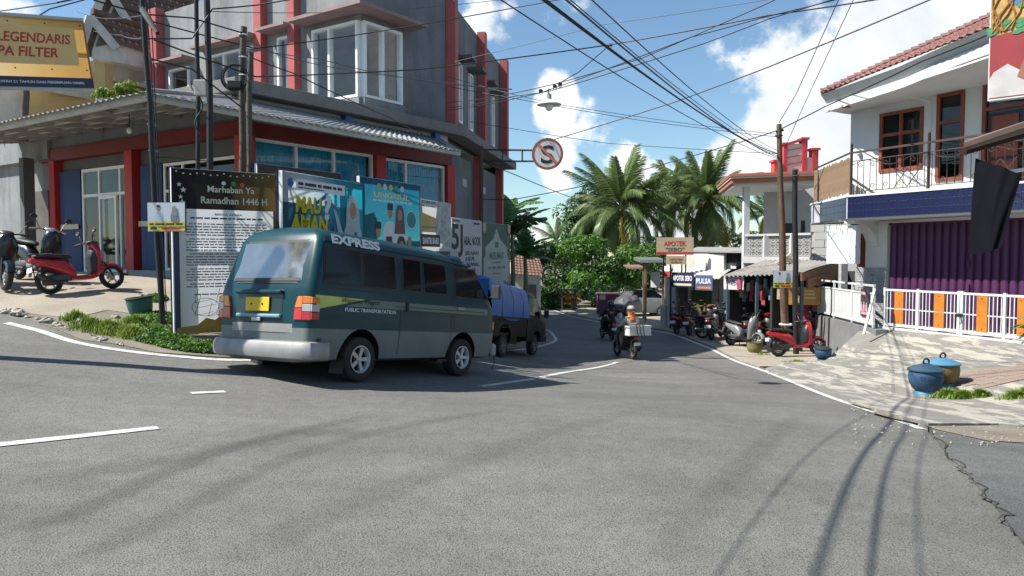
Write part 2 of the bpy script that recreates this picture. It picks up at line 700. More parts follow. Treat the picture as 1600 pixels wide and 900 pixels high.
# ------------------------------------------------------------------ ground sheets
def sheet(x0, x1, y0, y1, step, dz):
    nx, ny = int((x1 - x0) / step), int((y1 - y0) / step)
    xs, ys = np.linspace(x0, x1, nx + 1), np.linspace(y0, y1, ny + 1)
    gx, gy = np.meshgrid(xs, ys)
    zz = Zs(np.c_[gx.ravel(), gy.ravel()]) + dz
    mb = MB()
    w = nx + 1
    mb.add(list(zip(gx.ravel(), gy.ravel(), zz)), [(j * w + i, j * w + i + 1, (j + 1) * w + i + 1, (j + 1) * w + i) for j in range(ny) for i in range(nx)])
    return mb


g = sheet(-40, 40, -16, 76, 2.0, -0.10)
# carry the ground out to the horizon
edge = [(-40, -16), (40, -16), (40, 76), (-40, 76)]
far = [(-1500, -1500), (1500, -1500), (1500, 1500), (-1500, 1500)]
seg = []
for i in range(4):
    a, b = Vector(edge[i]), Vector(edge[(i + 1) % 4])
    fa, fb = Vector(far[i]), Vector(far[(i + 1) % 4])
    k = 40 if i % 2 == 0 else 46
    for j in range(k):
        seg.append((a.lerp(b, j / k), fa.lerp(fb, j / k)))
o0 = len(g.v)
zi = Zs([tuple(s[0]) for s in seg]) - 0.10
g.v += [(s[0].x, s[0].y, z) for s, z in zip(seg, zi)] + [(s[1].x, s[1].y, -4.0) for s in seg]
n_ = len(seg)
for i in range(n_):
    g.f.append((o0 + i, o0 + (i + 1) % n_, o0 + n_ + (i + 1) % n_, o0 + n_ + i))
    g.mi.append(0)
structure('ground', g, M_EARTH)

GP = on_ground
redge = [(8.0, 2.0), (6.2, 5.5)] + [tuple(GP(u, v)[:2]) for (u, v) in ((1470, 690), (1440, 668), (1300, 617), (1180, 570), (1110, 541), (1050, 518.5), (930, 503))] + [(2.9, 41), (1.2, 47)]
road_poly = [(-36, -14), (16, -14), (16, 6.0)] + [(7.6, 7.2)] + redge[2:] + [(-4, 48.5), (-30, 50), (-30, 40.5), (-15, 39), (-6, 36.2), (-1.2, 33.4), (0.6, 31), (1.0, 27), (-0.2, 22.4), (-3.0, 13.5), (-8, 13), (-36, 14)]
structure('road', patch(road_poly, 0.55, dz=0.0), M_ROAD)
side = [tuple(GP(u, v)[:2]) for (u, v) in ((1452, 672), (1478, 712), (1512, 742), (1535, 770), (1560, 800), (1598, 850))]
side_poly = [(3.9, 3.0)] + side[::-1] + [tuple(GP(1500, 668)[:2]), (7.4, 7.6), (16, 6.5), (16, 2.0)]
structure('side_road', patch(side_poly, 0.5, dz=0.022, skirt=0.05), M_PATCHROAD)


def ribbon(pts, w, dz, step=0.35, wfun=None):
    P = dense([tuple(p[:2]) for p in pts], step, closed=False)
    vs, n = [], len(P)
    pts2 = []
    for i, p in enumerate(P):
        t = (P[min(i + 1, n - 1)] - P[max(i - 1, 0)]).normalized()
        s = Vector((t.y, -t.x))
        ww = w if wfun is None else w * wfun(i / max(1, n - 1))
        for k in (-1, -1 / 3, 1 / 3, 1):
            pts2.append(tuple(p + s * ww / 2 * k))
    zz = Zs(pts2)
    mb = MB()
    mb.add([(q[0], q[1], z + dz) for q, z in zip(pts2, zz)], [(i * 4 + k, i * 4 + k + 1, i * 4 + k + 5, i * 4 + k + 4) for i in range(n - 1) for k in range(3)])
    return mb


def smooth_line(pts, n=8):
    """Catmull-Rom through plan points"""
    P = [Vector(p[:2]) for p in pts]
    P = [P[0] * 2 - P[1]] + P + [P[-1] * 2 - P[-2]]
    out = []
    for i in range(1, len(P) - 2):
        a, b, c, d = P[i - 1:i + 3]
        for k in range(n):
            t = k / n
            out.append(0.5 * ((2 * b) + (c - a) * t + (2 * a - 5 * b + 4 * c - d) * t * t + (3 * b - a - 3 * c + d) * t ** 3))
    out.append(P[-2])
    return out


marks = {
    'left_edge_line': ([GP(u, v) for (u, v) in ((10, 505), (60, 517), (130, 538), (250, 555), (400, 563))] + [(-2.7, 12.6), (-1.9, 15), (-0.9, 18), (-0.1, 20.2), (0.8, 22.5), (1.45, 25), (1.6, 28), (1.3, 31), (-0.9, 34.2), (-6, 37), (-15, 39.6)], 0.12),
    'right_edge_line': ([GP(u, v) for (u, v) in ((1440, 671), (1370, 646), (1300, 622), (1235, 596), (1180, 575), (1110, 545), (1050, 522), (990, 513), (930, 502))] + [(3.0, 38.5), (1.6, 44), (-4, 46)], 0.13),
    'centre_dash': ([GP(-70, 703), GP(0, 695.5), GP(247, 669)], 0.13),
    'centre_line': ([GP(751, 604), GP(835, 592.5)], 0.12),
    'centre_stripe': ([GP(845, 590), GP(905, 579), GP(965, 566)], 0.12),
    'faded_paint': ([GP(298, 615), GP(352, 612.5)], 0.12),
}
for k, (pts, w) in marks.items():
    structure('road_marking_' + k, ribbon(smooth_line(pts), w, 0.008), M_PAINT)


def tyre_mark_mat():
    m = bpy.data.materials.new('rubber_mark')
    m.use_nodes = True
    t = m.node_tree
    L = t.links.new
    b = t.nodes['Principled BSDF']
    b.inputs['Base Color'].default_value = (0.055, 0.056, 0.056, 1)
    b.inputs['Roughness'].default_value = 0.85
    at = nd(t, 'ShaderNodeAttribute', attribute_name='fade')
    tc = nd(t, 'ShaderNodeTexCoord')
    n = nd(t, 'ShaderNodeTexNoise', ins={'Scale': 30.0, 'Detail': 5.0, 'Roughness': 0.8})
    L(tc.outputs['Object'], n.inputs['Vector'])
    r = nd(t, 'ShaderNodeMapRange', ins={1: 0.3, 2: 0.7, 3: 0.25, 4: 1.0})
    L(n.outputs['Fac'], r.inputs[0])
    mu = nd(t, 'ShaderNodeMath', operation='MULTIPLY')
    L(at.outputs['Fac'], mu.inputs[0])
    L(r.outputs[0], mu.inputs[1])
    L(mu.outputs[0], b.inputs['Alpha'])
    return m


M_RUBBER = tyre_mark_mat()


def tyre_mark(pts, w, k):
    mb = ribbon(smooth_line([GP(*p) for p in pts]), w, 0.004, 0.4)
    o = structure('tyre_mark', mb, M_RUBBER)
    n = len(mb.v) // 4
    a = o.data.attributes.new('fade', 'FLOAT', 'POINT')
    val = []
    for i in range(n):
        e = min(1, i / 5, (n - 1 - i) / 5)
        val += [0.0, k * e, k * e, 0.0]
    a.data.foreach_set('value', val)


tyre_mark([(-20, 842), (120, 800), (250, 742), (360, 700), (470, 672), (600, 646)], 0.28, 0.32)
tyre_mark([(60, 905), (200, 838), (300, 790), (380, 748), (480, 706), (640, 664), (800, 640)], 0.28, 0.22)
tyre_mark([(-20, 755), (200, 730), (420, 690), (640, 650)], 0.4, 0.20)
tyre_mark([(330, 900), (520, 800), (760, 710), (1010, 640)], 0.4, 0.16)
tyre_mark([(1020, 905), (1090, 800), (1170, 720), (1270, 640)], 0.3, 0.16)
# crack between the two asphalts, as open joints with crumbled edges
cr = MB()
r9 = random.Random(5)
pts = []
for a, b in zip(side[:-1], side[1:]):
    a, b = Vector(a), Vector(b)
    for j in range(7):
        q = a.lerp(b, j / 7)
        pts.append((q.x + r9.uniform(-.05, .05), q.y + r9.uniform(-.05, .05)))
structure('asphalt_crack', ribbon(pts, 0.024, 0.029, 0.12, lambda t: 0.35 + 0.9 * abs(math.sin(t * 23)) * r9.random()), mat('crack_dark', (0.035, 0.034, 0.031), 0.95))


class TPS:
    def __init__(s, pts, lam=0.05):
        s.c = np.array(pts, float)
        n = len(pts)
        K = _U(((s.c[:, None, :2] - s.c[None, :, :2]) ** 2).sum(-1)) + np.eye(n) * lam
        P = np.c_[np.ones(n), s.c[:, :2]]
        A = np.zeros((n + 3, n + 3))
        A[:n, :n], A[:n, n:], A[n:, :n] = K, P, P.T
        s.w = np.linalg.solve(A, np.r_[s.c[:, 2], 0, 0, 0])

    def __call__(s, x, y):
        k = _U(((s.c[:, :2] - (x, y)) ** 2).sum(-1))
        n = len(s.c)
        return float(k @ s.w[:n] + s.w[n] + s.w[n + 1] * x + s.w[n + 2] * y)


rp = [W(*q) for q in ((1290, 564, 18), (1342, 519, 19.4), (1382, 513, 19), (1490, 523, 17.2), (1600, 536, 15.7), (1445, 620, 13), (1600, 590, 12.9),
                      (1720, 548, 14.2), (1720, 610, 11.6), (1240, 598, 15.2), (1330, 600, 14.6))]
RP = [tuple(p) for p in rp]
for (u, v) in ((1200, 582), (1300, 622), (1400, 658), (1450, 672), (1550, 670), (1640, 672)):
    p = GP(u, v)
    RP.append((p.x, p.y, p.z + 0.035))
ZR = TPS(RP)
c1, c2 = W(1290, 564, 18), W(1342, 519, 19.4)
ramp_poly = [tuple(GP(u, v)[:2]) for (u, v) in ((1196, 579), (1250, 601), (1300, 620), (1400, 655), (1450, 669))] + [tuple(GP(1560, 668)[:2]), (8.6, 8.4), (14, 8), (16, 12), (13.5, 15.4), (12.6, 15.2)]
ramp_poly += [tuple(W(1600, 536, 15.9)[:2]), (10.4, 17.4), tuple(W(1378, 513, 19.2)[:2]), (9.25, 19.3), tuple(c2[:2]), tuple(c1[:2]), (6.8, 18.3)]
structure('driveway_ramp', patch(ramp_poly, 0.35, zf=ZR, dz=0.02, skirt=0.5), M_RAMP)


def on_ramp(u, v):
    return on_ground(u, v, 8, 25, ZR)


# red pavers let into the ramp by the pavement edge, one by one
pv = MB().box((0, 0, 0), (0.36, 0.17, 0.05)).mesh('paver', bevel=0.008)
pave = thing('paved_strip', 'strip of worn reddish pavers set into the ramp behind the bins', 'paving', tuple(on_ramp(1540, 592)))
pave['kind'] = 'structure'
pb, pe = on_ramp(1500, 597), on_ramp(1640, 572)
e1 = (pe - pb).normalized()
e2 = Vector((e1.y, -e1.x, 0)).normalized()
for j in range(9):
    for i in range(12):
        q = pb + e1 * ((i + (j % 2) * 0.5) * 0.375) + e2 * (j - 2) * 0.185
        if j > 6 and i < 3 or rnd.random() < 0.06:
            continue
        q.z = ZR(q.x, q.y) + 0.016 + rnd.uniform(-.004, .006)
        gx = ZR(q.x + .2, q.y) - ZR(q.x - .2, q.y)
        gy = ZR(q.x, q.y + .2) - ZR(q.x, q.y - .2)
        nrm = Vector((-gx / .4, -gy / .4, 1)).normalized()
        ax = (e1 - nrm * e1.dot(nrm)).normalized()
        ay = nrm.cross(ax)
        o = link('paver', pv, M_PAVER, pave)
        m4 = Matrix((ax, ay, nrm)).transposed().to_4x4()
        o.rotation_euler = m4.to_euler()
        o.location = q - pave.location

apron_poly = [(-24, 14.6), (-14, 13.2)] + [tuple(GP(u, v)[:2]) for (u, v) in ((-40, 484), (20, 489), (70, 494), (110, 500), (170, 488), (225, 494))] + [(-5.3, 12.6), (-5.2, 14), (-5.4, 16.2), (-10.2, 19.0), (-14, 21.4), (-24, 27.5)]
structure('shop_apron', patch(apron_poly, 0.5, dz=0.03, skirt=0.15, wob=0.05), M_APRON)
verge_poly = [tuple(GP(u, v)[:2]) for (u, v) in ((45, 500), (130, 531), (250, 552), (330, 558), (405, 560))] + [(-2.6, 13), (-1.8, 15.5), (-0.8, 18.4), (0.1, 21), (0.9, 23), (1.2, 27), (0.9, 30.8), (-1.4, 33.1), (-6.5, 36), (-16, 38.8), (-16, 30), (-3, 25), (-4.6, 18), (-5.4, 13), (-5.9, 12.6), tuple(GP(150, 476)[:2]), tuple(GP(30, 482)[:2])]
structure('verge', patch(verge_poly, 0.6, dz=0.02, skirt=0.12, wob=0.06), M_EARTH)
# forecourt of the shops on the right, pale concrete
fore_poly = [tuple(GP(u, v)[:2]) for (u, v) in ((1188, 574), (1115, 543), (1052, 518), (985, 508), (935, 500))] + [(3.2, 39.5), (2.4, 45), (6, 46), (9.5, 38), (11.5, 30), (10.5, 24), (9.6, 20), (6.9, 18.5)]
structure('forecourt', patch(fore_poly, 0.6, dz=0.03, skirt=0.12, wob=0.03), M_APRON)

# ------------------------------------------------------------------ building materials
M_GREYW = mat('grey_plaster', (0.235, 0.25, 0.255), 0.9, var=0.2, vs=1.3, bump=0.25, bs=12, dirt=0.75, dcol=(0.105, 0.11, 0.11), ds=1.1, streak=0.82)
M_DGREY = mat('shaded_plaster', (0.15, 0.165, 0.18), 0.9, var=0.22, vs=1.2, bump=0.25, bs=12, dirt=0.75, dcol=(0.075, 0.08, 0.085), ds=1.1, streak=0.82)  # grey plaster again, darker to put shade into the unlit walls
M_PALE = mat('pale_blue_plaster', (0.42, 0.47, 0.52), 0.85, var=0.1, vs=1.0, dirt=0.35, dcol=(0.24, 0.26, 0.28), ds=1.2, streak=0.6)
M_LEDGE = mat('weathered_ledge', (0.19, 0.185, 0.18), 0.95, var=0.3, vs=2.0, bump=0.5, bs=20, dirt=0.7, dcol=(0.06, 0.06, 0.058), ds=2.0)
M_PINK = mat('faded_red_paint', (0.37, 0.085, 0.085), 0.75, var=0.15, vs=1.5, dirt=0.45, dcol=(0.34, 0.16, 0.155), ds=1.3, streak=0.5)
M_RED = mat('red_paint', (0.40, 0.018, 0.016), 0.55, var=0.12, vs=2.0, dirt=0.3, dcol=(0.22, 0.03, 0.025), ds=2.0)
M_WHITEF = mat('white_frame', (0.74, 0.76, 0.76), 0.45, var=0.06)
M_BLUESH = mat('blue_shutter', (0.02, 0.05, 0.16), 0.5, var=0.15, dirt=0.25)
M_CREAM = mat('cream_band', (0.5, 0.46, 0.33), 0.6, var=0.12)
M_CURT = mat('blue_curtain', (0.05, 0.46, 0.74), 0.85, var=0.22, vs=5, transl=.3)
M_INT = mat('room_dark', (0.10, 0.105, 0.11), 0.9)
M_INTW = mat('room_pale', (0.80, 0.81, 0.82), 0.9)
M_TIN = mat('zinc_sheet', (0.27, 0.275, 0.27), 0.7, 0.05, var=0.2, vs=1.5, dirt=0.5, dcol=(0.20, 0.18, 0.15), ds=1.1)
M_STEELW = mat('canopy_steel', (0.46, 0.46, 0.43), 0.65, var=0.12, dirt=0.4, dcol=(0.22, 0.2, 0.17))
M_TILEB = mat('brown_roof_tile', (0.135, 0.085, 0.065), 0.9, var=0.4, vs=5, dirt=0.45, dcol=(0.05, 0.048, 0.042), ds=2)
M_OLDWHITE = mat('stained_white', (0.56, 0.55, 0.51), 0.85, var=0.15, vs=1.2, dirt=0.6, dcol=(0.25, 0.235, 0.2), ds=1.5, streak=0.5)
M_YELW = mat('ochre_wall', (0.52, 0.37, 0.17), 0.85, var=0.12, dirt=0.2, dcol=(0.35, 0.26, 0.15))
M_BLACK = mat('black_rubber', (0.018, 0.018, 0.019), 0.75, var=0.2)
M_WOODP = mat('weathered_pole', (0.085, 0.07, 0.06), 0.9, var=0.35, vs=8, bump=0.6, bs=20)
M_IRON = mat('black_iron', (0.022, 0.022, 0.024), 0.6, 0.3, var=0.25)
M_DARKTIN = mat('dark_tin', (0.12, 0.115, 0.11), 0.7, 0.2, var=0.3, dirt=0.5)


def glass_mat(name, tint=(0.93, 0.95, 0.96), refl=0.12, dark=0.0):
    m = bpy.data.materials.new(name)
    m.use_nodes = True
    t = m.node_tree
    L = t.links.new
    t.nodes.remove(t.nodes['Principled BSDF'])
    out = t.nodes['Material Output']
    tr = nd(t, 'ShaderNodeBsdfTransparent', ins={0: (*tint, 1)})
    gl = nd(t, 'ShaderNodeBsdfGlossy', ins={'Roughness': 0.02})
    lw = nd(t, 'ShaderNodeLayerWeight', ins={'Blend': 0.5})
    pw = nd(t, 'ShaderNodeMath', operation='POWER', ins={1: 4.0})
    L(lw.outputs['Facing'], pw.inputs[0])
    ad = nd(t, 'ShaderNodeMath', operation='MULTIPLY_ADD', use_clamp=True, ins={1: .7, 2: .05 + refl})
    L(pw.outputs[0], ad.inputs[0])
    mx = nd(t, 'ShaderNodeMixShader')
    L(ad.outputs[0], mx.inputs[0])
    L(tr.outputs[0], mx.inputs[1])
    L(gl.outputs[0], mx.inputs[2])
    L(mx.outputs[0], out.inputs[0])
    MATS[name] = m
    return m


M_GLASS = glass_mat('window_glass', refl=0.0)
M_GLASSD = glass_mat('tinted_glass', (0.16, 0.17, 0.18), 0.0)
M_GLASSV = glass_mat('van_glass', (0.07, 0.075, 0.08), 0.0)


def window(fr, root, s0, s1, z0, z1, mulls=(), rails=(), t=0.0, w=0.06, d=0.08, fm=None, gm=None, name='window', sill=False):
    """frame with mullions and rails (a part) and its pane (a sub-part)"""
    mb = MB()
    fr.box(mb, s0, s0 + w, t, t + d, z0, z1)
    fr.box(mb, s1 - w, s1, t, t + d, z0, z1)
    fr.box(mb, s0 + w, s1 - w, t, t + d, z1 - w, z1)
    fr.box(mb, s0 + w, s1 - w, t, t + d, z0, z0 + w)
    for m in mulls:
        fr.box(mb, m - w / 2, m + w / 2, t + .002, t + d - .004, z0 + w, z1 - w)
    for r_ in rails:
        fr.box(mb, s0 + w, s1 - w, t + .004, t + d - .007, r_ - w / 2, r_ + w / 2)
    o = part(root, name, mb, fm or M_WHITEF)
    edges = [s0 + w * .5] + sorted(mulls) + [s1 - w * .5]
    zs = [z0 + w * .5] + sorted(rails) + [z1 - w * .5]
    for a, b in zip(edges[:-1], edges[1:]):
        for c, e in zip(zs[:-1], zs[1:]):
            g_ = MB()
            g_.add([fr.p(a, t + d * .5, c), fr.p(b, t + d * .5, c), fr.p(b, t + d * .5, e), fr.p(a, t + d * .5, e)], [(0, 1, 2, 3)])
            part(o, 'pane', g_, gm or M_GLASS, world=True)
    return o


# ------------------------------------------------------------------ the corner building
G = (-6.2, 17.0)
A = (-4.05, 20.0)
B = (-2.03, 22.7)
eL, eR, eB = (-.84, .545), (.6, .8), (1.6, 8.6)
FL, FRt = Fr(G, eL, True), Fr(G, eR)
UL, UA, UB = Fr(A, eL, True), Fr(A, eR), Fr(B, eB)
corner = thing('corner_building', 'grey two storey corner shop building with red pillars and a corner bay window', 'building', (-6.2, 20, 0.9))


def facade(fr, s0, s1, z0, z1, holes, mb, th=0.2, t=0.0):
    """wall slab with rectangular openings"""
    xs = sorted({s0, s1} | {h[0] for h in holes} | {h[1] for h in holes})
    for a, b in zip(xs[:-1], xs[1:]):
        hs = sorted([(h[2], h[3]) for h in holes if h[0] <= a + 1e-6 and h[1] >= b - 1e-6])
        z = z0
        for (c, d) in hs:
            if c > z + 1e-6:
                fr.box(mb, a, b, t - th, t, z, c)
            z = max(z, d)
        if z < z1 - 1e-6:
            fr.box(mb, a, b, t - th, t, z, z1)
    return mb


# upper storey walls
mb = MB()
facade(UL, 0.0, 9.3, 5.3, 9.75, [(0.0, 1.8, 5.9, 7.95), (2.62, 3.3, 5.75, 8.0), (4.15, 6.5, 6.4, 7.95), (7.6, 8.7, 6.4, 7.8)], mb)
part(corner, 'upper_wall', mb, M_GREYW)
mb = MB()
facade(UA, 0.0, 3.37, 5.3, 9.75, [(0.0, 1.45, 5.9, 7.95)], mb)
slits = [(1.3, 1.75), (2.85, 3.25), (4.8, 5.2), (6.5, 6.9)]
facade(UB, 0.05, 8.8, 5.3, 9.6, [(a, b, 5.95, 7.9) for a, b in slits], mb)
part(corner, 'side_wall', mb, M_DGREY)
mb = MB()
facade(UB, 0.05, 8.7, -1.5, 5.0, [], mb, th=0.25, t=-0.15)
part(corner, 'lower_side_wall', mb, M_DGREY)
# flat roof and back, so that nothing shows through
bk = [UL.p(9.3, -0.2, 0), UL.p(0, -0.2, 0), UA.p(3.37, -0.2, 0), UB.p(8.8, -0.2, 0)]
mb = MB()
cen = [Vector((p.x, p.y, 9.2)) for p in bk] + [Vector((-4, 38, 9.2)), Vector((-14, 36, 9.2))]
mb.prism(cen, (0, 0, 0.12))
part(corner, 'flat_roof', mb, M_LEDGE)
mb = MB()
for a, b in zip(cen[3:] + [cen[0]], cen[4:] + [cen[0]]):
    if (b - a).length > .1:
        mb.bar((a.x, a.y, 4), (b.x, b.y, 4), .2, 11.2)
part(corner, 'rear_wall', mb, M_GREYW)
# room behind the bay window and the upper floor
mb = MB()
inner = [Vector((p.x, p.y, 5.34)) for p in [UL.p(8.9, -.25, 0), UL.p(0.1, -.25, 0), UA.p(3.2, -.25, 0), UB.p(8.4, -.4, 0)]] + [Vector((-4.4, 34, 5.34)), Vector((-12.4, 30, 5.34))]
mb.prism(inner, (0, 0, 0.05))
mb.prism([p + Vector((0, 0, 3.2)) for p in inner], (0, 0, 0.05))
for a, b in ((Vector((-3.3, 24.2, 7)), Vector((-7.2, 25.2, 7))), (Vector((-7.2, 25.2, 7)), Vector((-6.6, 21.9, 7)))):
    mb.bar(a, b, .1, 3.2)
part(corner, 'upper_room', mb, M_INTW)
# bay window with corner mullion
for fr, s1, ml in ((UL, 1.8, (1.13,)), (UA, 1.45, (0.72,))):
    o = window(fr, corner, 0.03, s1, 5.92, 7.95, mulls=ml, t=-.05, w=.075, d=.16, name='bay_window')
mb = MB()
UL.box(mb, -0.02, 1.85, 0.0, 0.12, 5.70, 5.90)
UA.box(mb, 0.0, 1.5, 0.0, 0.12, 5.70, 5.90)
part(corner, 'bay_sill', mb, M_GREYW)
window(UL, corner, 2.62, 3.3, 5.77, 8.0, t=-.05, w=.08, d=.12)
window(UL, corner, 4.15, 6.5, 6.4, 7.95, mulls=(5.0, 5.8), t=-.05, w=.07, d=.12)
window(UL, corner, 7.6, 8.7, 6.4, 7.8, t=-.05, w=.07, d=.12)
for a, b in slits:
    window(UB, corner, a, b, 5.97, 7.9, t=-.03, w=.07, d=.12)
    mb = MB()
    UB.box(mb, a - .12, b + .15, 0, .55, 7.97, 8.08)
    part(corner, 'window_hood', mb, M_DARKTIN)
for s0, s1, z in ((-0.6, 2.32, 8.12), (2.5, 3.72, 8.15), (4.05, 6.9, 8.12), (7.3, 8.9, 7.95)):
    mb = MB()
    if s0 < 0:
        mb.prism([UL.p(2.2, 0, z), UL.p(2.2, .62, z), UL.p(0, 0, z) + (UL.n + UA.n) * .62, UA.p(1.95, .62, z), UA.p(1.95, 0, z), UA.p(0, 0, z)], (0, 0, .09))
    else:
        UL.box(mb, s0, s1, 0, .5, z, z + .08)
    part(corner, 'window_lintel', mb, mat('faded_lintel', (0.27, 0.185, 0.18), .85, var=.2, dirt=.5, dcol=(.2, .17, .165)))
for fr, s, w_, pr, z1 in ((UL, 2.36, .3, .24, 9.9), (UL, 3.8, .34, .24, 9.9), (UL, 9.0, .42, .3, 9.85), (UB, 0.05, .36, .3, 9.75), (UB, 4.2, .34, .3, 9.7), (UB, 8.2, .36, .34, 9.75)):
    mb = MB()
    fr.box(mb, s, s + w_, 0.002, pr, 5.5, z1)
    part(corner, 'upper_pillar', mb, M_PINK, bevel=.012)
# ground floor: lintel wall, roof ledge, red beam and pillars
mb = MB()
FL.box(mb, -.15, 9.6, -.2, 0, 4.75, 5.3)
part(corner, 'canopy_wall', mb, M_DGREY)  # lintel wall given the darker plaster for the shade below the canopy
mb = MB()
FRt.box(mb, .02, 7.06, -.2, 0, 4.75, 5.3)
part(corner, 'lintel_wall', mb, M_PALE)
mb = MB()
mb.prism([FL.p(9.9, .5, 5.30), FL.p(0, 0, 5.30) + (FL.n + FRt.n) * .45, FRt.p(6.9, .45, 5.30), UB.p(.1, .6, 5.30), UB.p(8.9, .6, 5.30), UB.p(8.9, -.1, 5.30), UB.p(0, -.1, 5.30), UL.p(0, -.1, 5.3), UL.p(9.3, -.1, 5.3)], (0, 0, .3))
part(corner, 'roof_ledge', mb, M_LEDGE, bevel=.02)
mb = MB()
FL.box(mb, -.15, 9.4, -.28, .06, 4.42, 4.75)
FRt.box(mb, .07, 7.2, -.28, .06, 4.42, 4.75)
part(corner, 'red_beam', mb, mat('shaded_red_paint', (0.15, 0.012, 0.012), .6, var=.15))  # red paint darkened to hold the shade under the canopy
for fr, s, w_ in ((FL, -.12, .26), (FL, 4.36, .36), (FL, 8.4, .3), (FRt, 4.06, .36), (FRt, 6.95, .34)):
    mb = MB()
    fr.box(mb, s, s + w_, -.3, .1, -1.0 if fr is FRt else .7, 4.419)
    part(corner, 'pillar', mb, M_RED, bevel=.012)
mb = MB()
for s in (4.2, 8.2):
    UB.box(mb, s + .03, s + .33, -.15, .12, -1.5, 5.28)
part(corner, 'lower_pillar', mb, M_PINK)
mb = MB()
for s in (0.7, 2.6, 5.6):
    UB.box(mb, s, s + .55, -.16, -.13, 4.05, 4.3)
part(corner, 'vent_block', mb, M_PALE)
# street front on the right run: big panes with curtains
mb = MB()
FRt.box(mb, .25, 4.05, -.2, 0, -.8, 1.9)
FRt.box(mb, 4.43, 6.94, -.2, 0, -.8, 1.9)
part(corner, 'window_wall', mb, M_GREYW)
window(FRt, corner, .25, 4.03, 1.9, 4.41, mulls=(1.53, 2.7), t=-.12, w=.07, d=.1)
window(FRt, corner, 4.45, 6.93, 1.9, 4.38, mulls=(5.3,), t=-.12, w=.07, d=.1)
for s0, s1, n in ((.3, 4.0, 34), (4.5, 6.9, 24)):
    mb = MB()
    mb.grid(lambda a, b: FRt.p(s0 + (s1 - s0) * a, -.24 + .05 * math.sin(a * n * 2 * PI + .6 * math.sin(a * 17)) * (.6 + .4 * (1 - b)), 1.9 + 2.5 * b), n * 6, 4)
    part(corner, 'curtain', mb, M_CURT, smooth=True, angle=0)
# shop front on the left run
mb = MB()
FL.box(mb, .2, 4.35, -.6, .25, .5, 1.28)
FL.box(mb, 4.72, 8.4, -.6, .25, .5, 1.2)
part(corner, 'shop_step', mb, mat('step_concrete', (0.36, 0.36, 0.35), 0.85, var=0.15, dirt=0.4))


def shutter(s0, s1, z0, z1):
    n = max(3, int((s1 - s0) / .11))
    mb = MB()
    pts = []
    for i in range(n + 1):
        pts.append((s0 + (s1 - s0) * i / n, -.05 if i % 2 else -.11))
    for (a, ta), (b, tb) in zip(pts[:-1], pts[1:]):
        mb.add([FL.p(a, ta, z0), FL.p(b, tb, z0), FL.p(b, tb, z1), FL.p(a, ta, z1)], [(0, 1, 2, 3)])
    o = part(corner, 'folding_shutter', mb, M_BLUESH)
    mb = MB()
    FL.box(mb, s0 + .02, s1 - .02, -.04, -.03, 2.42, 2.56)
    part(o, 'cream_stripe', mb, M_CREAM)


shutter(3.35, 4.34, 1.28, 4.0)
shutter(7.35, 8.38, 1.2, 4.1)
mb = MB()
FL.box(mb, .2, 4.34, -.25, -.15, 4.0, 4.41)
FL.box(mb, 4.72, 8.39, -.25, -.15, 4.1, 4.41)
part(corner, 'transom_panel', mb, M_INT)
window(FL, corner, .25, 3.3, 1.28, 4.0, mulls=(1.4, 2.5), rails=(3.3,), t=-.2, w=.07, d=.08, gm=M_GLASSD)
window(FL, corner, 4.74, 7.3, 1.2, 4.1, mulls=(5.35, 6.4), rails=(3.35,), t=-.2, w=.08, d=.08)
window(FL, corner, 5.42, 6.3, 1.22, 3.3, t=-.1, w=.08, d=.05, name='glass_door')
# the shop rooms behind
mb = MB()
for fr, s0, s1 in ((FL, .2, 9.0), (FRt, .2, 7.0)):
    fr.box(mb, s0, s1, -3.2, -3.1, 0, 4.42)
mb.prism([FL.p(9, -.3, 1.1), FL.p(0, -.3, 1.1), FRt.p(7, -.4, 1.1), UB.p(8, -.6, 1.1), Vector((-12, 30, 1.1))], (0, 0, .08))
mb.prism([FL.p(9, -.3, 4.44), FL.p(0, -.3, 4.44), FRt.p(7, -.4, 4.44), UB.p(8, -.6, 4.44), Vector((-12, 30, 4.44))], (0, 0, .08))
FL.box(mb, 4.45, 4.55, -3, -.3, 1.2, 4.4)
FL.box(mb, 8.55, 8.65, -3, -.3, 1.2, 4.4)
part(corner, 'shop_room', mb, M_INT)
mb = MB()
for j in range(4):
    FL.box(mb, 4.8, 8.3, -2.9, -2.4, 1.6 + j * .5, 1.63 + j * .5)
    for i in range(16):
        if rnd.random() < .8:
            h = rnd.uniform(.15, .38)
            FL.box(mb, 4.85 + i * .21, 4.85 + i * .21 + rnd.uniform(.1, .18), -2.85, -2.5, 1.631 + j * .5, 1.631 + j * .5 + h)
part(corner, 'stock_shelf', mb, M_OLDWHITE)
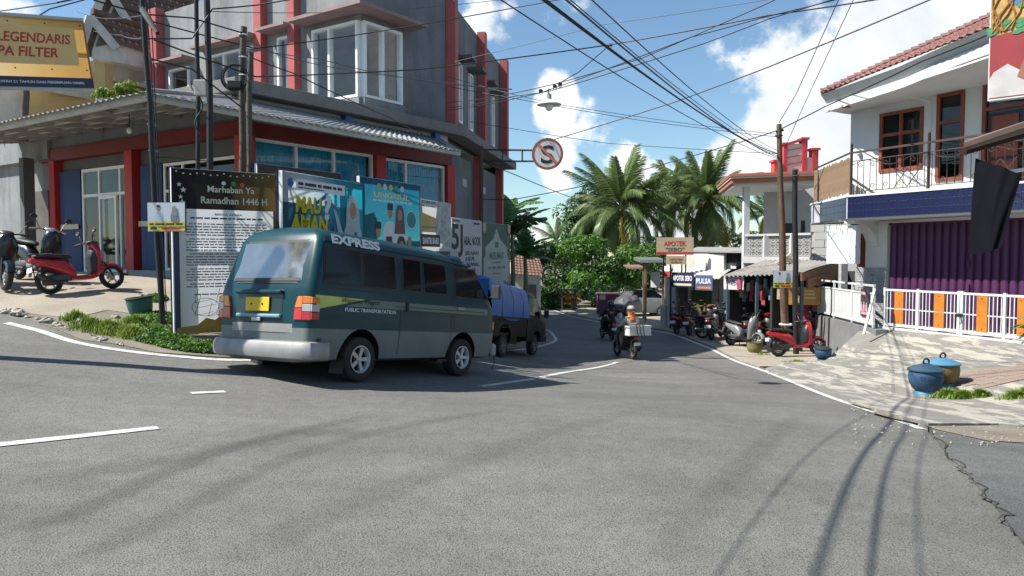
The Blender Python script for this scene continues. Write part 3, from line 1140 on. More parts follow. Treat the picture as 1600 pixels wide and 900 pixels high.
# tin canopy round the corner
K = Vector((-6.6, 13.5, 4.55))
Lend = K + Vector((-.84, .545, 0)) * 11.5
Rend = Vector((-1.45, 20.5, 4.5))
WL, WR = FL.p(10.6, .0, 5.16), FRt.p(6.7, .0, 5.14)
Gt = FL.p(0, 0, 5.16)
for (E0, E1, W0, W1, nm) in ((K, Lend, Gt, WL, 1), (K, Rend, Gt, WR, 2)):
    ln = (E1 - E0).length
    n = int(ln / .2) * 6
    mb = MB()
    dv = E1 - E0

    def roof(a, b):
        e_ = E0.lerp(E1, a)
        f_ = W0.lerp(W1, a)
        p = (e_ + (e_ - f_) * .06).lerp(f_, b)
        return p + Vector((0, 0, .06 + .022 * math.sin(a * ln / .2 * 2 * PI)))
    mb.grid(roof, n, 3)
    part(corner, 'canopy_sheet', mb, M_TIN, smooth=True, angle=0)
    mb = MB()
    mb.bar(E0, E1, .07, .16)
    part(corner, 'canopy_fascia', mb, M_STEELW)
    mb = MB()
    for b in (.3, .6, .9):
        mb.bar(E0.lerp(W0, b) - Vector((0, 0, .02)), E1.lerp(W1, b) - Vector((0, 0, .02)), .05, .07)
    for i in range(1, 9):
        a = i / 9
        mb.bar(E0.lerp(E1, a) - Vector((0, 0, .03)), W0.lerp(W1, a) - Vector((0, 0, .08)), .06, .1)
    part(corner, 'canopy_rafters', mb, M_STEELW)
mb = MB()
mb.tube([K + Vector((0, 0, .1)), Gt + Vector((0, 0, .08))], .05, 8)
part(corner, 'hip_cap', mb, M_TIN)
# blue downpipe ends under the ledge
for s in (2.9, 6.3):
    mb = MB()
    FRt.box(mb, s, s + .22, .02, .2, 5.0, 5.29)
    part(corner, 'rain_spout', mb, mat('spout_blue', (0.03, 0.13, 0.42), 0.5))
# bare bulb and tube light
o = thing('hanging_bulb', 'bare white bulb hanging under the tin canopy', 'lamp', tuple(W(202, 204, 16.4)))
mb = MB().tube([W(202, 178, 16.4), W(202, 199, 16.4)], .008, 6)
part(o, 'flex', mb, M_IRON)
mb = MB().sphere(W(202, 204, 16.4), .055, 12, 8, 1, 1, 1.3)
part(o, 'bulb', mb, mat('bulb_glass', (0.75, 0.76, 0.74), 0.2), smooth=True)

# ------------------------------------------------------------------ old gabled house behind and its neighbour
house = thing('old_house', 'old pale house with small gables and brown tiled roofs behind the canopy', 'house', (-14, 27, 1.2))


def tiled(p0, p1, q1, q0, root, name='tiled_roof', m=None, tw=.24, tl=.3):
    """roof of overlapping tiles: p0-p1 along the eave, q0-q1 along the ridge"""
    p0, p1, q0, q1 = map(Vector, (p0, p1, q0, q1))
    lu, lv = max((p1 - p0).length, (q1 - q0).length), max((q0 - p0).length, .1)
    nrm = (p1 - p0).cross(q0 - p0).normalized()
    if nrm.z < 0:
        nrm = -nrm
    nu, nv = int(lu / tw) * 4, max(2, int(lv / tl))
    mb = MB()
    vs, fs = [], []
    for j in range(nv):
        for k in (0, 1):
            b = (j + k * .999) / nv
            for i in range(nu + 1):
                a = i / nu
                p = p0.lerp(p1, a).lerp(q0.lerp(q1, a), b)
                h = .035 * (1 - k) + .022 * math.sin(i / 4 * 2 * PI)
                vs.append(p + nrm * (h + .01))
    w = nu + 1
    for r_ in range(2 * nv - 1):
        for i in range(nu):
            fs.append((r_ * w + i, r_ * w + i + 1, (r_ + 1) * w + i + 1, (r_ + 1) * w + i))
    mb.add(vs, fs)
    o = part(root, name, mb, m or M_TILEB)
    o['kind'] = 'stuff'
    return o


def gable(root, uL, vL, uR, vR, uA, vA, d, back, wallz, m=M_OLDWHITE):
    a, b, c = W(uL, vL, d), W(uR, vR, d + .6), W(uA, vA, d + .3)
    bk = Vector(back)
    mb = MB()
    mb.prism([Vector((a.x, a.y, wallz)), Vector((b.x, b.y, wallz)), b, c, a], bk)
    part(root, 'gable_wall', mb, m)
    f = -bk.normalized() * .35
    ea, eb, ec = a + f + (a - c) * .12, b + f + (b - c) * .12, c + f
    tiled(ea, ea + bk * 1.1, ec + bk * 1.1, ec, root)
    tiled(eb, eb + bk * 1.1, ec + bk * 1.1, ec, root)
    for p in (ea, eb):
        mb = MB()
        mb.bar(p + Vector((0, 0, -.12)) + f * .2, ec + Vector((0, 0, -.12)) + f * .2, .08, .26)
        part(root, 'barge_board', mb, m)
    mb = MB()
    m_ = (a + b + c) / 3
    q = [m_ + (p - m_) * .62 + f * .12 for p in (a, b, c)]
    mb.prism(q, f * .05)
    part(root, 'gable_opening', mb, M_INT)
    mb = MB()
    mb.tube([ec + Vector((0, 0, .1)), ec + bk * 1.1 + Vector((0, 0, .1))], .1, 6)
    part(root, 'ridge_cap', mb, M_TILEB)


gable(house, 143, 82, 196, 70, 160, 27, 24, (2.6, 5.5, 0), 8.0)
gable(house, 160, 45, 222, 38, 186, -22, 25.5, (5.5, 6.5, 0), 8.2)
# main roof rising behind
tiled(W(205, 62, 27), W(262, 56, 29), W(318, -6, 34), W(215, -34, 31), house)
mb = MB()
mb.obox(W(150, 120, 25.5), W(255, 108, 28) - W(150, 120, 25.5), Vector((1.5, 3, 0)), Vector((0, 0, 1.05)))
part(house, 'balcony_beam', mb, M_OLDWHITE)
mb = MB()
mb.obox(W(146, 112, 24.6), W(208, 94, 25.4) - W(146, 112, 24.6), Vector((1, 2, 0)), Vector((0, 0, .5)))
part(house, 'porch_roof', mb, M_OLDWHITE)
mb = MB()
mb.obox(W(44, 182, 24), W(152, 160, 25.6) - W(44, 182, 24), Vector((2, 4, 0)), Vector((0, 0, 1.45)))
part(house, 'ochre_wall', mb, M_YELW)
mb = MB()
mb.obox(W(150, 162, 27), W(256, 140, 30) - W(150, 162, 27), Vector((1, 2, 0)), Vector((0, 0, 1.2)))
part(house, 'shaded_wall', mb, M_YELW)
mb = MB()
mb.obox(W(149, 165, 24.2), Vector((.28, .1, 0)), Vector((.1, .28, 0)), Vector((0, 0, 1.4)))
part(house, 'porch_post', mb, M_YELW)
mb = MB()
mb.obox(W(-30, 190, 23), W(47, 176, 24.6) - W(-30, 190, 23), Vector((2, 4, 0)), Vector((0, 0, 1.5)))
mb.obox(W(-40, 120, 22.2), W(110, 104, 25) - W(-40, 120, 22.2), Vector((2, 4, 0)), Vector((0, 0, .2)))
part(house, 'white_wall', mb, M_OLDWHITE)
annex = thing('grey_annex', 'shaded unpainted grey shop wall at the far left behind the black motorbikes', 'building', (-17, 22, 1.2))
mb = MB()
fa = Fr(FL.p(8.75, 0, 0)[:2], eL, True)
fa.box(mb, 0, 9, -.3, -.1, .6, 4.5)
fa.box(mb, 0, 9, -.6, .1, 4.5, 5.3)
part(annex, 'wall', mb, M_GREYW)
mb = MB()
fa.box(mb, .35, 1.7, -.09, -.05, 1.2, 3.6)
part(annex, 'shop_door', mb, M_DARKTIN)
mb = MB()
fa.box(mb, .35, .6, .3, .6, .9, 4.5)
part(annex, 'post', mb, M_INT)
# ------------------------------------------------------------------ white balcony house on the right
M_WHITE = mat('white_wall_paint', (0.60, 0.61, 0.605), 0.8, var=0.06, vs=1.2, dirt=0.18, dcol=(0.5, 0.5, 0.48), ds=1.0, streak=0.5)
M_COVE = mat('grey_white_cornice', (0.50, 0.53, 0.54), 0.8, var=0.06)
M_NAVY = mat('navy_tile', (0.011, 0.0155, 0.055), 0.25, var=0.2, vs=3, coat=0.3)
M_GROUT = mat('tile_grout', (0.42, 0.44, 0.48), 0.9)
M_MAROON = mat('red_brown_wood', (0.20, 0.05, 0.03), 0.5, var=0.25, vs=3)
M_PURPLE = mat('purple_shutter', (0.085, 0.022, 0.082), 0.5, 0.15, var=0.2, vs=1.5, dirt=0.3, dcol=(0.06, 0.03, 0.06))
M_RUSTRAIL = mat('rusty_iron', (0.075, 0.045, 0.035), 0.7, 0.3, var=0.3, vs=6)
M_GATE = mat('white_gate_paint', (0.58, 0.60, 0.60), 0.45, var=0.1, vs=5, dirt=0.35, dcol=(0.35, 0.33, 0.3))
M_ORANGE = mat('orange_wood', (0.44, 0.155, 0.02), 0.5, var=0.2, vs=4)
M_CLAD = mat('slate_cladding', (0.33, 0.34, 0.35), 0.85, var=0.35, vs=7, bump=0.4)
M_REDTILE = mat('pinkish_roof_tile', (0.225, 0.105, 0.088), 0.85, var=0.3, vs=6, dirt=0.3, dcol=(0.2, 0.11, 0.09))
M_RETAIN = mat('grey_retaining_wall', (0.17, 0.175, 0.18), 0.8, var=0.2, vs=2, dirt=0.35, dcol=(0.09, 0.09, 0.09))
M_TARP = mat('black_tarpaulin', (0.0035, 0.0038, 0.007), 0.85, var=0.2, spec=0.12)
RH = Fr((9.72, 21.3), (.48, -.87))
villa = thing('balcony_house', 'white two storey house with navy tiled balcony and a purple folding shutter', 'house', (11, 21, -0.2))
SE = 7.0
mb = MB()
facade(RH, 0, SE, 3.2, 5.95, [(.92, 2.16, 3.95, 5.56), (2.51, 3.21, 3.56, 5.78), (3.64, 5.6, 3.27, 5.8)], mb, th=.15)
RH.box(mb, -.0, .15, -5, -.15, 3.2, 5.95)
part(villa, 'upper_wall', mb, M_WHITE)
mb = MB()
facade(RH, .55, SE, -.4, 2.64, [(1.2, 6.6, -.21, 2.55)], mb, th=.3)
part(villa, 'ground_wall', mb, M_WHITE)
mb = MB()
RH.box(mb, .2, SE - .1, -3.2, -3.1, -.3, 5.9)
RH.box(mb, .2, SE - .1, -3.1, -.35, 3.0, 3.1)
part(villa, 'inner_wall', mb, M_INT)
PS = -.32
# stone cladding on the pier: courses of split stone
mb = MB()
z = -.2
while z < 1.3:
    h = rnd.uniform(.05, .085)
    s = .52
    while s < 1.2:
        w_ = min(rnd.uniform(.12, .34), 1.2 - s)
        RH.box(mb, s, s + w_ - .006, .0, .02 + rnd.uniform(0, .025), z, z + h - .006)
        s += w_
    s = PS
    while s < .52:
        w_ = min(rnd.uniform(.12, .34), .52 - s)
        RH.box(mb, s, s + w_ - .006, -.8, -.78 + rnd.uniform(0, .025), z, z + h - .006)
        s += w_
    z += h
o = part(villa, 'cladding', mb, M_CLAD)
o['kind'] = 'stuff'
mb = MB()
RH.box(mb, PS, .56, -1.0, -.82, -.3, 1.28)
RH.box(mb, PS, .56, -1.0, -.82, 2.3, 2.64)
part(villa, 'porch_wall', mb, M_WHITE)
mb = MB()
RH.box(mb, PS, .5, -.9, -.86, 1.28, 2.3)
for i in range(7):
    RH.box(mb, PS, .5, -.86, -.83, 1.34 + i * .14, 1.42 + i * .14)
part(villa, 'louvre_screen', mb, M_MAROON)
# curved bracket under the balcony
mb = MB()
prof = [(0, 2.64), (1.0, 2.64)] + [(1.0 - .95 * math.sin(a), 2.64 - .1 - .62 * (1 - math.cos(a))) for a in [i * PI / 2 / 7 for i in range(8)]] + [(0, 1.9)]
mb.prism([RH.p(.6, t, z) for t, z in prof], RH.e * .35)
part(villa, 'bracket', mb, M_WHITE)
# balcony slab
bp_ = [RH.p(.82, 1.18, 0), RH.p(SE, 1.18, 0), RH.p(SE, -.1, 0), RH.p(-1.2, -.1, 0), RH.p(-1.89, -.68, 0)]
mb = MB()
mb.prism([p + Vector((0, 0, 2.66)) for p in bp_], (0, 0, .58))
part(villa, 'balcony_slab', mb, M_GROUT)
mb = MB()
mb.prism([p + Vector((0, 0, 3.24)) + RH.n * .03 for p in bp_], (0, 0, .05))
part(villa, 'balcony_coping', mb, M_WHITE)
mb = MB()
mb.prism([p + Vector((0, 0, 2.62)) + RH.n * -.05 for p in bp_], (0, 0, .04))
part(villa, 'balcony_soffit', mb, M_WHITE)
band = link('tile_band', MB().obox(RH.p(.83, 1.175, 2.7) - villa.location, RH.e * .1, RH.n * .004, (0, 0, .02)).mesh('tile_band'), M_GROUT, villa)
tl = MB().box((0, 0, 0), (.108, .016, .188)).mesh('tile', bevel=.004)
lf = Fr(tuple(RH.p(-1.89, -.68, 0)[:2]), RH.p(.82, 1.18, 0) - RH.p(-1.89, -.68, 0))
ll = (RH.p(.82, 1.18, 0) - RH.p(-1.89, -.68, 0)).length
for fr, s0, s1, tt in ((RH, .83, 5.75, 1.186), (lf, .02, ll - .01, .008)):
    n = int((s1 - s0) / .114)
    for j in range(3):
        for i in range(n):
            o = link('tile', tl, M_NAVY, band)
            p = fr.p(s0 + .057 + i * .114, tt, 2.765 + j * .194) - villa.location
            o.location = p
            o.rotation_euler = (rnd.uniform(-.012, .012), 0, math.atan2(fr.e.y, fr.e.x) + rnd.uniform(-.012, .012))
# windows and doors of the upper floor


def wood_window(s0, s1, z0, z1, mulls, rails, nm='window'):
    return window(RH, villa, s0, s1, z0, z1, mulls=mulls, rails=rails, t=-.1, w=.085, d=.14, fm=M_MAROON, gm=M_GLASSD, name=nm)


wood_window(.92, 2.16, 3.95, 5.56, (1.54,), (4.95,))
wood_window(2.51, 3.21, 3.56, 5.78, (), (5.05,), 'balcony_window')
o = wood_window(3.64, 5.6, 3.28, 5.8, (4.62,), (5.2,), 'balcony_door')
for s in (3.75, 4.72):
    mb = MB()
    RH.box(mb, s, s + .8, -.06, -.03, 3.4, 5.1)
    for i in range(3):
        RH.box(mb, s + .1, s + .7, -.03, -.01, 3.5 + i * .53, 3.95 + i * .53)
    part(o, 'door_leaf', mb, M_MAROON)
# eaves with the waved white fascia
ev = [W(1289, 180, 21.2), W(1340, 159, 19.8), W(1390, 140, 18.6), W(1412, 133, 18.1)]
ev2 = [W(1457, 122, 17.2), W(1500, 109, 16.4), W(1545, 98, 15.6), W(1600, 92, 14.7)]
for p in ev:
    p.z = 5.75
for i, p in enumerate(ev2):
    p.z = 5.75 + (.07, .12, .13, .1)[i]
line = ev + [ev[-1].lerp(ev2[0], .5) + Vector((0, 0, .0))] + ev2


def fascia(name, line, z0, z1, out0, out1, m):
    mb = MB()
    vs, fs = [], []
    n = len(line)
    for p in line:
        for (oo, z) in ((out0, z0), (out1, z1), (out1 - .12, z1), (out0 - .12, z0)):
            vs.append(p + RH.n * oo + Vector((0, 0, z)))
    for i in range(n - 1):
        for k in range(4):
            fs.append((i * 4 + k, i * 4 + (k + 1) % 4, (i + 1) * 4 + (k + 1) % 4, (i + 1) * 4 + k))
    fs += [(0, 1, 2, 3), tuple((n - 1) * 4 + k for k in (3, 2, 1, 0))]
    mb.add(vs, fs)
    return part(villa, name, mb, m, smooth=True, angle=30)


fl = []
for i in range(len(line) - 1):
    fl += [line[i].lerp(line[i + 1], k / 4) for k in range(4)]
fl.append(line[-1])
fascia('fascia_band', fl, 0, .21, 0, .02, M_WHITE)
fascia('fascia_cove', fl, .21, .36, -.1, .06, M_COVE)
fascia('cornice', fl, .36, .47, .06, .2, M_COVE)
mb = MB()
mb.prism([Vector((p.x, p.y, 5.80)) for p in line] + [RH.p(SE, 0, 5.80), RH.p(SE, -5, 5.80), RH.p(-.3, -5, 5.80), RH.p(-.35, -.1, 5.80)], (0, 0, .04))
part(villa, 'soffit', mb, M_WHITE)
rt = [p + RH.n * .2 + Vector((0, 0, .48)) for p in (line[0], line[-1])]
hip = W(1575, 20, 19.2)
tiled(rt[0], rt[1], hip + Vector((.6, -2.2, .1)), hip + Vector((-.15, .25, 0)), villa, 'tiled_roof', M_REDTILE, .22, .28)
mb = MB()
q0, q1 = rt[0] + Vector((0, 0, .04)), hip + Vector((-.15, .25, .05))
for i in range(24):
    a, b = q0.lerp(q1, i / 24), q0.lerp(q1, (i + 1.08) / 24)
    mb.tube([a + Vector((0, 0, .03)), b], [.105, .085], 8)
o = part(villa, 'hip_tiles', mb, mat('hip_tile', (0.23, 0.125, 0.115), 0.8, var=0.25))
o['kind'] = 'stuff'
# lamp and conduit on the wall
mb = MB().sphere(RH.p(.33, .06, 4.55), .07, 10, 8)
part(villa, 'wall_lamp', mb, M_COVE, smooth=True)
mb = MB().lathe([(.13, 0), (.1, .06)], 12, Matrix.Translation(RH.p(.5, .9, 5.73)))
part(villa, 'ceiling_lamp', mb, M_MAROON)
mb = MB().tube([RH.p(2.3, .9, 5.7), RH.p(2.36, .04, 5.62), RH.p(2.37, .03, 4.9)], .015, 6)
part(villa, 'conduit', mb, M_WHITE)
# balcony railing with scrolls
rail = thing('balcony_railing', 'rusty wrought iron railing with scrolls along the white house balcony', 'railing', tuple(RH.p(2, 1.1, 3.29)))
mb = MB()
mb.bar(RH.p(.86, 1.1, 4.43), RH.p(6.2, 1.1, 4.43), .05, .05)
part(rail, 'top_rail', mb, M_RUSTRAIL)
mb = MB()
mb.bar(RH.p(.86, 1.1, 4.2), RH.p(6.2, 1.1, 4.2), .025, .02)
mb.bar(RH.p(.86, 1.1, 3.38), RH.p(6.2, 1.1, 3.38), .025, .02)
part(rail, 'mid_rail', mb, M_RUSTRAIL)
for s in (.86, 3.0, 5.6):
    mb = MB()
    mb.bar(RH.p(s, 1.1, 3.29), RH.p(s, 1.1, 4.62), .055, .055)
    mb.sphere(RH.p(s, 1.1, 4.65), .04, 8, 6)
    part(rail, 'post', mb, M_RUSTRAIL)
mb = MB()
s = 1.05
i = 0
while s < 6.0:
    mb.bar(RH.p(s, 1.1, 3.38), RH.p(s, 1.1, 4.2), .014, .014)
    for zc, sg in ((3.5, 1), (4.08, -1)):
        if i % 2 == 0:
            c = RH.p(s + .075, 1.1, zc)
            mb.tube([c + RH.e * (math.cos(a) * (.07 - .006 * a)) + Vector((0, 0, sg * math.sin(a) * (.07 - .006 * a))) for a in [k * .55 for k in range(15)]], .008, 4)
    s += .185
    i += 1
for s0 in (2.1, 4.3):
    for a, b in (((s0, 3.4), (s0 + .35, 3.85)), ((s0 + .35, 3.85), (s0 + .7, 3.4)), ((s0, 3.85), (s0 + .35, 3.4)), ((s0 + .35, 3.4), (s0 + .7, 3.85))):
        mb.bar(RH.p(a[0], 1.1, a[1]), RH.p(b[0], 1.1, b[1]), .016, .016)
mb.tube([RH.p(.9 + k * .1, 1.1, 4.1 + .09 * math.sin(k * .42)) for k in range(52)], .009, 4)
o = part(rail, 'scroll_bars', mb, M_RUSTRAIL)
o['kind'] = 'stuff'
# bamboo blind on the side of the balcony
bl = thing('bamboo_blind', 'weathered bamboo blind hung along the left side of the tiled balcony', 'blind', tuple(lf.p(.6, -.1, 3.3)))
mb = MB()
mb.bar(lf.p(.02, -.1, 4.38), lf.p(ll, -.1, 4.45), .04, .04)
part(bl, 'rail', mb, M_RUSTRAIL)
slatm = MB().box((0, 0, 0), (.075, .02, .95)).mesh('slat', bevel=.004)
M_BAMBOO = mat('old_bamboo', (0.23, 0.15, 0.09), 0.85, var=0.4, vs=4, dirt=0.4, dcol=(0.1, 0.08, 0.05))
for i in range(int(ll / .085)):
    o = link('slat', slatm, M_BAMBOO, bl)
    o.location = lf.p(.06 + i * .085, -.1, 3.84 + rnd.uniform(-.03, .03)) - bl.location
    o.rotation_euler = (0, rnd.uniform(-.03, .03), math.atan2(lf.e.y, lf.e.x))
# purple folding shutter: every fold is a slat
sh = thing('folding_shutter', 'purple metal folding shutter closing the shop front behind the white gate', 'shutter', tuple(RH.p(3.5, -.1, -.2)))
sm = MB()
sm.prism([(-.1, -.03, 0), (-.075, .02, 0), (-.03, .045, 0), (.03, .045, 0), (.075, .02, 0), (.1, -.03, 0)], (0, 0, 2.74))
sm = sm.mesh('slat', smooth=True, angle=50)
for i in range(26):
    o = link('slat', sm, M_PURPLE, sh)
    o.location = RH.p(1.31 + i * .205, -.12, -.2) - sh.location
    o.rotation_euler = (0, 0, math.atan2(RH.e.y, RH.e.x) + PI)
mb = MB()
RH.box(mb, 1.21, 6.58, -.18, -.05, 2.50, 2.549)
part(sh, 'head_rail', mb, M_PURPLE)
mb = MB()
RH.box(mb, 3.32, 3.4, -.075, -.03, .75, .95)
RH.box(mb, 3.32, 3.4, -.075, -.03, 1.35, 1.55)
part(sh, 'lock', mb, M_PURPLE)
# gate
GT = Fr((9.62, 18.95), (1.3, -3.3))


def s_of_u(fr, u, t=0.0):
    k = (u - 800) / FPX
    o = fr.p(0, t, 0)
    return (k * o.y - o.x) / (fr.e.x - fr.e.y * k)


gate = thing('sliding_gate', 'white barred gate with orange boards in front of the purple shutter', 'gate', tuple(GT.p(2, 0, -.2)))
mb = MB()
g0, g1 = 0.0, 5.6
GT.box(mb, g0, g1, -.02, .02, .76, .81)
GT.box(mb, g0, g1, -.02, .02, -.13, -.07)
part(gate, 'rail', mb, M_GATE)
mb = MB()
GT.box(mb, g0, g1, -.012, .012, .30, .325)
part(gate, 'mid_rail', mb, M_GATE)
boards = [(s_of_u(GT, a), s_of_u(GT, b)) for a, b in ((1399, 1413), (1461, 1477), (1528, 1545))]
boards += [(boards[2][1] + .66, boards[2][1] + .82)]
mb = MB()
s = .08
while s < g1 - .05:
    if not any(a - .03 < s < b + .03 for a, b in boards):
        GT.box(mb, s - .009, s + .009, -.009, .009, -.07, .76)
    s += .093
o = part(gate, 'bars', mb, M_GATE)
o['kind'] = 'stuff'
for a, b in boards:
    mb = MB()
    GT.box(mb, a, b, -.012, .012, -.068, .758)
    o = part(gate, 'board', mb, M_ORANGE)
    mb = MB()
    for z in (.0, .69):
        mb.lathe([(.016, 0), (.001, .012)], 8, Matrix.Translation(GT.p((a + b) / 2, .012, z)) @ GT.n.to_track_quat('Z', 'Y').to_matrix().to_4x4())
    part(o, 'bolts', mb, M_IRON)
for u in (1384, 1436, 1500, 1505, 1572):
    s = s_of_u(GT, u)
    mb = MB()
    GT.box(mb, s - .03, s + .03, -.03, .03, -.2, .84)
    part(gate, 'post', mb, M_GATE)
mb = MB()
s = s_of_u(GT, 1502)
GT.box(mb, s - .07, s + .09, .03, .05, .25, .32)
mb.tube([GT.p(s + .04, .05, .3), GT.p(s + .07, .05, .12), GT.p(s + .02, .05, .1)], .01, 6)
part(gate, 'latch', mb, M_IRON)
mb = MB()
GT.box(mb, g0 - .1, g1, -.06, .06, -.24, -.17)
part(gate, 'track', mb, M_COVE)
# fence on the retaining wall
Fa, Fb = Vector((9.80, 23.5, 0)), Vector((9.32, 18.9, 0))
FE = Fr(Fa, Fb - Fa)
fle = (Fb - Fa).length
fence = thing('white_fence', 'white ribbed metal fence on the grey wall beside the motorbikes', 'fence', tuple(FE.p(fle / 2, 0, -.1)))
mb = MB()
FE.box(mb, 0, fle, -.025, .025, .86, .91)
FE.box(mb, 0, fle, -.02, .02, .66, .70)
FE.box(mb, 0, fle, -.025, .025, -.14, -.09)
part(fence, 'rail', mb, M_GATE)
pn = MB().box((0, 0, 0), (.1, .018, .78)).mesh('slat', bevel=.004)
for i in range(int(fle / .118)):
    o = link('slat', pn, M_GATE, fence)
    o.location = FE.p(.08 + i * .118, -.005, .28) - fence.location
    o.rotation_euler = (0, 0, math.atan2(FE.e.y, FE.e.x))
for s in (0.02, fle * .33, fle * .66, fle - .03):
    mb = MB()
    FE.box(mb, s - .025, s + .025, -.027, .027, -.2, .92)
    part(fence, 'post', mb, M_GATE)
mb = MB()
p0 = W(1350, 522, 18.3)
mb.bar(p0, W(1367, 452, 18.6), .05, .05)
part(fence, 'brace', mb, M_GATE)
mb = MB()
FE.box(mb, -.1, fle + .3, -.25, .06, -1.7, -.22)
single('retaining_wall', mb, M_RETAIN, 'dark grey retaining wall under the white ribbed fence', 'wall')
ps = thing('fence_poster', 'small dark photo poster tied to the end of the white ribbed fence', 'poster', tuple(FE.p(fle - .5, .05, .1)))
mb = MB()
FE.box(mb, fle - .85, fle - .25, .03, .04, .05, .78)
part(ps, 'sheet', mb, mat('dark_print', (0.05, 0.04, 0.05), 0.6, var=0.5, vs=12))
mb = MB()
for i in range(3):
    mb.prism([FE.p(fle - .78 + i * .18 + c * .07, .042, .3 + z * .12) for c, z in ((-1, -1), (1, -1), (.9, .4), (.4, .6), (.35, 1.1), (-.35, 1.1), (-.4, .6), (-.9, .4))], FE.n * .003)
FE.box(mb, fle - .8, fle - .3, .041, .044, .1, .17)
FE.box(mb, fle - .8, fle - .5, .041, .044, .62, .7)
part(ps, 'print', mb, mat('pink_print', (0.5, 0.3, 0.36), 0.6, var=0.4, vs=14))
# white lightbox sign under the balcony
lb = thing('box_sign', 'blank white box sign with hanging wires under the tiled balcony corner', 'sign', tuple(W(1313, 412, 20.6)))
mb = MB()
a, b = W(1291, 412, 20.9), W(1336, 413, 20.1)
mb.obox(a, Vector((b.x - a.x, b.y - a.y, 0)), RH.n * -.22, Vector((0, 0, 1.06)))
part(lb, 'panel', mb, mat('sign_white', (0.68, 0.72, 0.74), 0.5, var=0.07, dirt=0.2, dcol=(.4, .42, .42)), bevel=.012)
mb = MB()
for k, (u0, v0) in enumerate(((1298, 345), (1310, 340), (1317, 338))):
    P = [W(u0, v0, 20.2), W(u0 - 4, v0 + 22, 20.1), W(u0 + 4 * k, v0 + 30 + 6 * k, 20.0), W(u0 + 7, v0 + 18, 20.05)]
    mb.tube(P, .008, 5)
part(lb, 'wires', mb, M_IRON)
mb = MB()
p = W(1317, 440, 22.6)
mb.box((p.x, p.y, -.2 + .85), (.2, .2, 1.7))
single('stone_post', mb, M_CLAD, 'grey stone clad post under the blank white box sign', 'post')
# ------------------------------------------------------------------ stall awning with black tarpaulin, far right
aw = thing('stall_awning', 'dark tin stall awning reaching in at the right edge', 'awning', tuple(W(1640, 560, 11.5)))
mb = MB()
a0, a1, b0, b1 = W(1508, 234, 13.2), W(1508, 222, 11.6), W(1720, 172, 12.0), W(1720, 150, 10.2)
mb.grid(lambda i, j: a0.lerp(b0, i).lerp(a1.lerp(b1, i), j) + Vector((0, 0, .03 * math.sin(j * 50))), 4, 48)
part(aw, 'roof_sheet', mb, M_DARKTIN, smooth=True, angle=0)
mb = MB()
mb.bar(a0 - Vector((0, 0, .05)), b0 - Vector((0, 0, .05)), .06, .08)
mb.bar(a1 - Vector((0, 0, .05)), b1 - Vector((0, 0, .05)), .06, .08)
mb.bar(a0 - Vector((0, 0, .06)), a1 - Vector((0, 0, .06)), .05, .08)
part(aw, 'beam', mb, M_RUSTRAIL)
for q in (b0, b1):
    mb = MB()
    zz = ZR(min(q.x, 12), q.y)
    mb.bar((q.x, q.y, zz - .3), q, .1, .1)
    part(aw, 'post', mb, M_RUSTRAIL)
tp = MB()
top = [W(1525, 247, 11.6), W(1562, 259, 11.3), W(1597, 274, 11.1)]
bot = [W(1515, 398, 11.55), W(1540, 394, 11.3), W(1567, 387, 11.15)]


def cloth(i, j):
    k = min(1, int(i * 2))
    f = i * 2 - k
    p = top[k].lerp(top[k + 1], f).lerp(bot[k].lerp(bot[k + 1], f), j)
    return p + Vector((0, 1, 0)) * (.035 * math.sin(i * 7 + j) * (.3 + j) + .012 * math.sin(i * 19 + j * 5))


tp.grid(cloth, 30, 16)
tp.grid(lambda i, j: cloth(i, j) + Vector((0, .012, 0)), 30, 16)
single('tarpaulin', tp, M_TARP, 'black tarpaulin hanging down from the stall awning in front of the purple shutter', 'tarpaulin', smooth=True, angle=60)
tl_ = thing('fluorescent_lamp', 'white batten lamp hanging under the dark stall awning', 'lamp', tuple(W(1585, 262, 11.5)))
mb = MB().tube([W(1580, 268, 11.4), W(1640, 258, 11.2)], .03, 8)
part(tl_, 'tube', mb, M_WHITEF)
# ------------------------------------------------------------------ two posters of the far right banner
bb = thing('roadside_banner', 'tall printed banner with gold tree ornament over a red portrait at top right', 'banner', tuple(W(1545, 162, 9)))
mb = MB()
c0, c1 = W(1543, 158, 9.2), W(1680, 172, 8.6)
ex = Vector((c1.x - c0.x, c1.y - c0.y, 0))
exn = ex.normalized()
nrm = Vector((exn.y, -exn.x, 0))
mb.obox(Vector((c0.x, c0.y, c0.z)), ex, -nrm * .12, Vector((0, 0, 2.2)))
part(bb, 'panel', mb, mat('banner_white', (0.6, 0.6, 0.58), 0.7, var=0.08))


mb = MB()
for q in (.12, 1.0):
    p = c0 + exn * q - nrm * .2
    mb.bar((p.x, p.y, Z(p.x, p.y) - .3 if q > .5 else c0.z), (p.x, p.y, c0.z + 2.2), .09, .09)
part(bb, 'support', mb, M_RUSTRAIL)


def bpanel(name, poly, m, lift):
    """flat print on the banner: poly in metres from its lower left corner"""
    mb = MB()
    mb.prism([c0 + exn * a + Vector((0, 0, z)) + nrm * lift for a, z in poly], nrm * .002)
    return part(bb, name, mb, m)


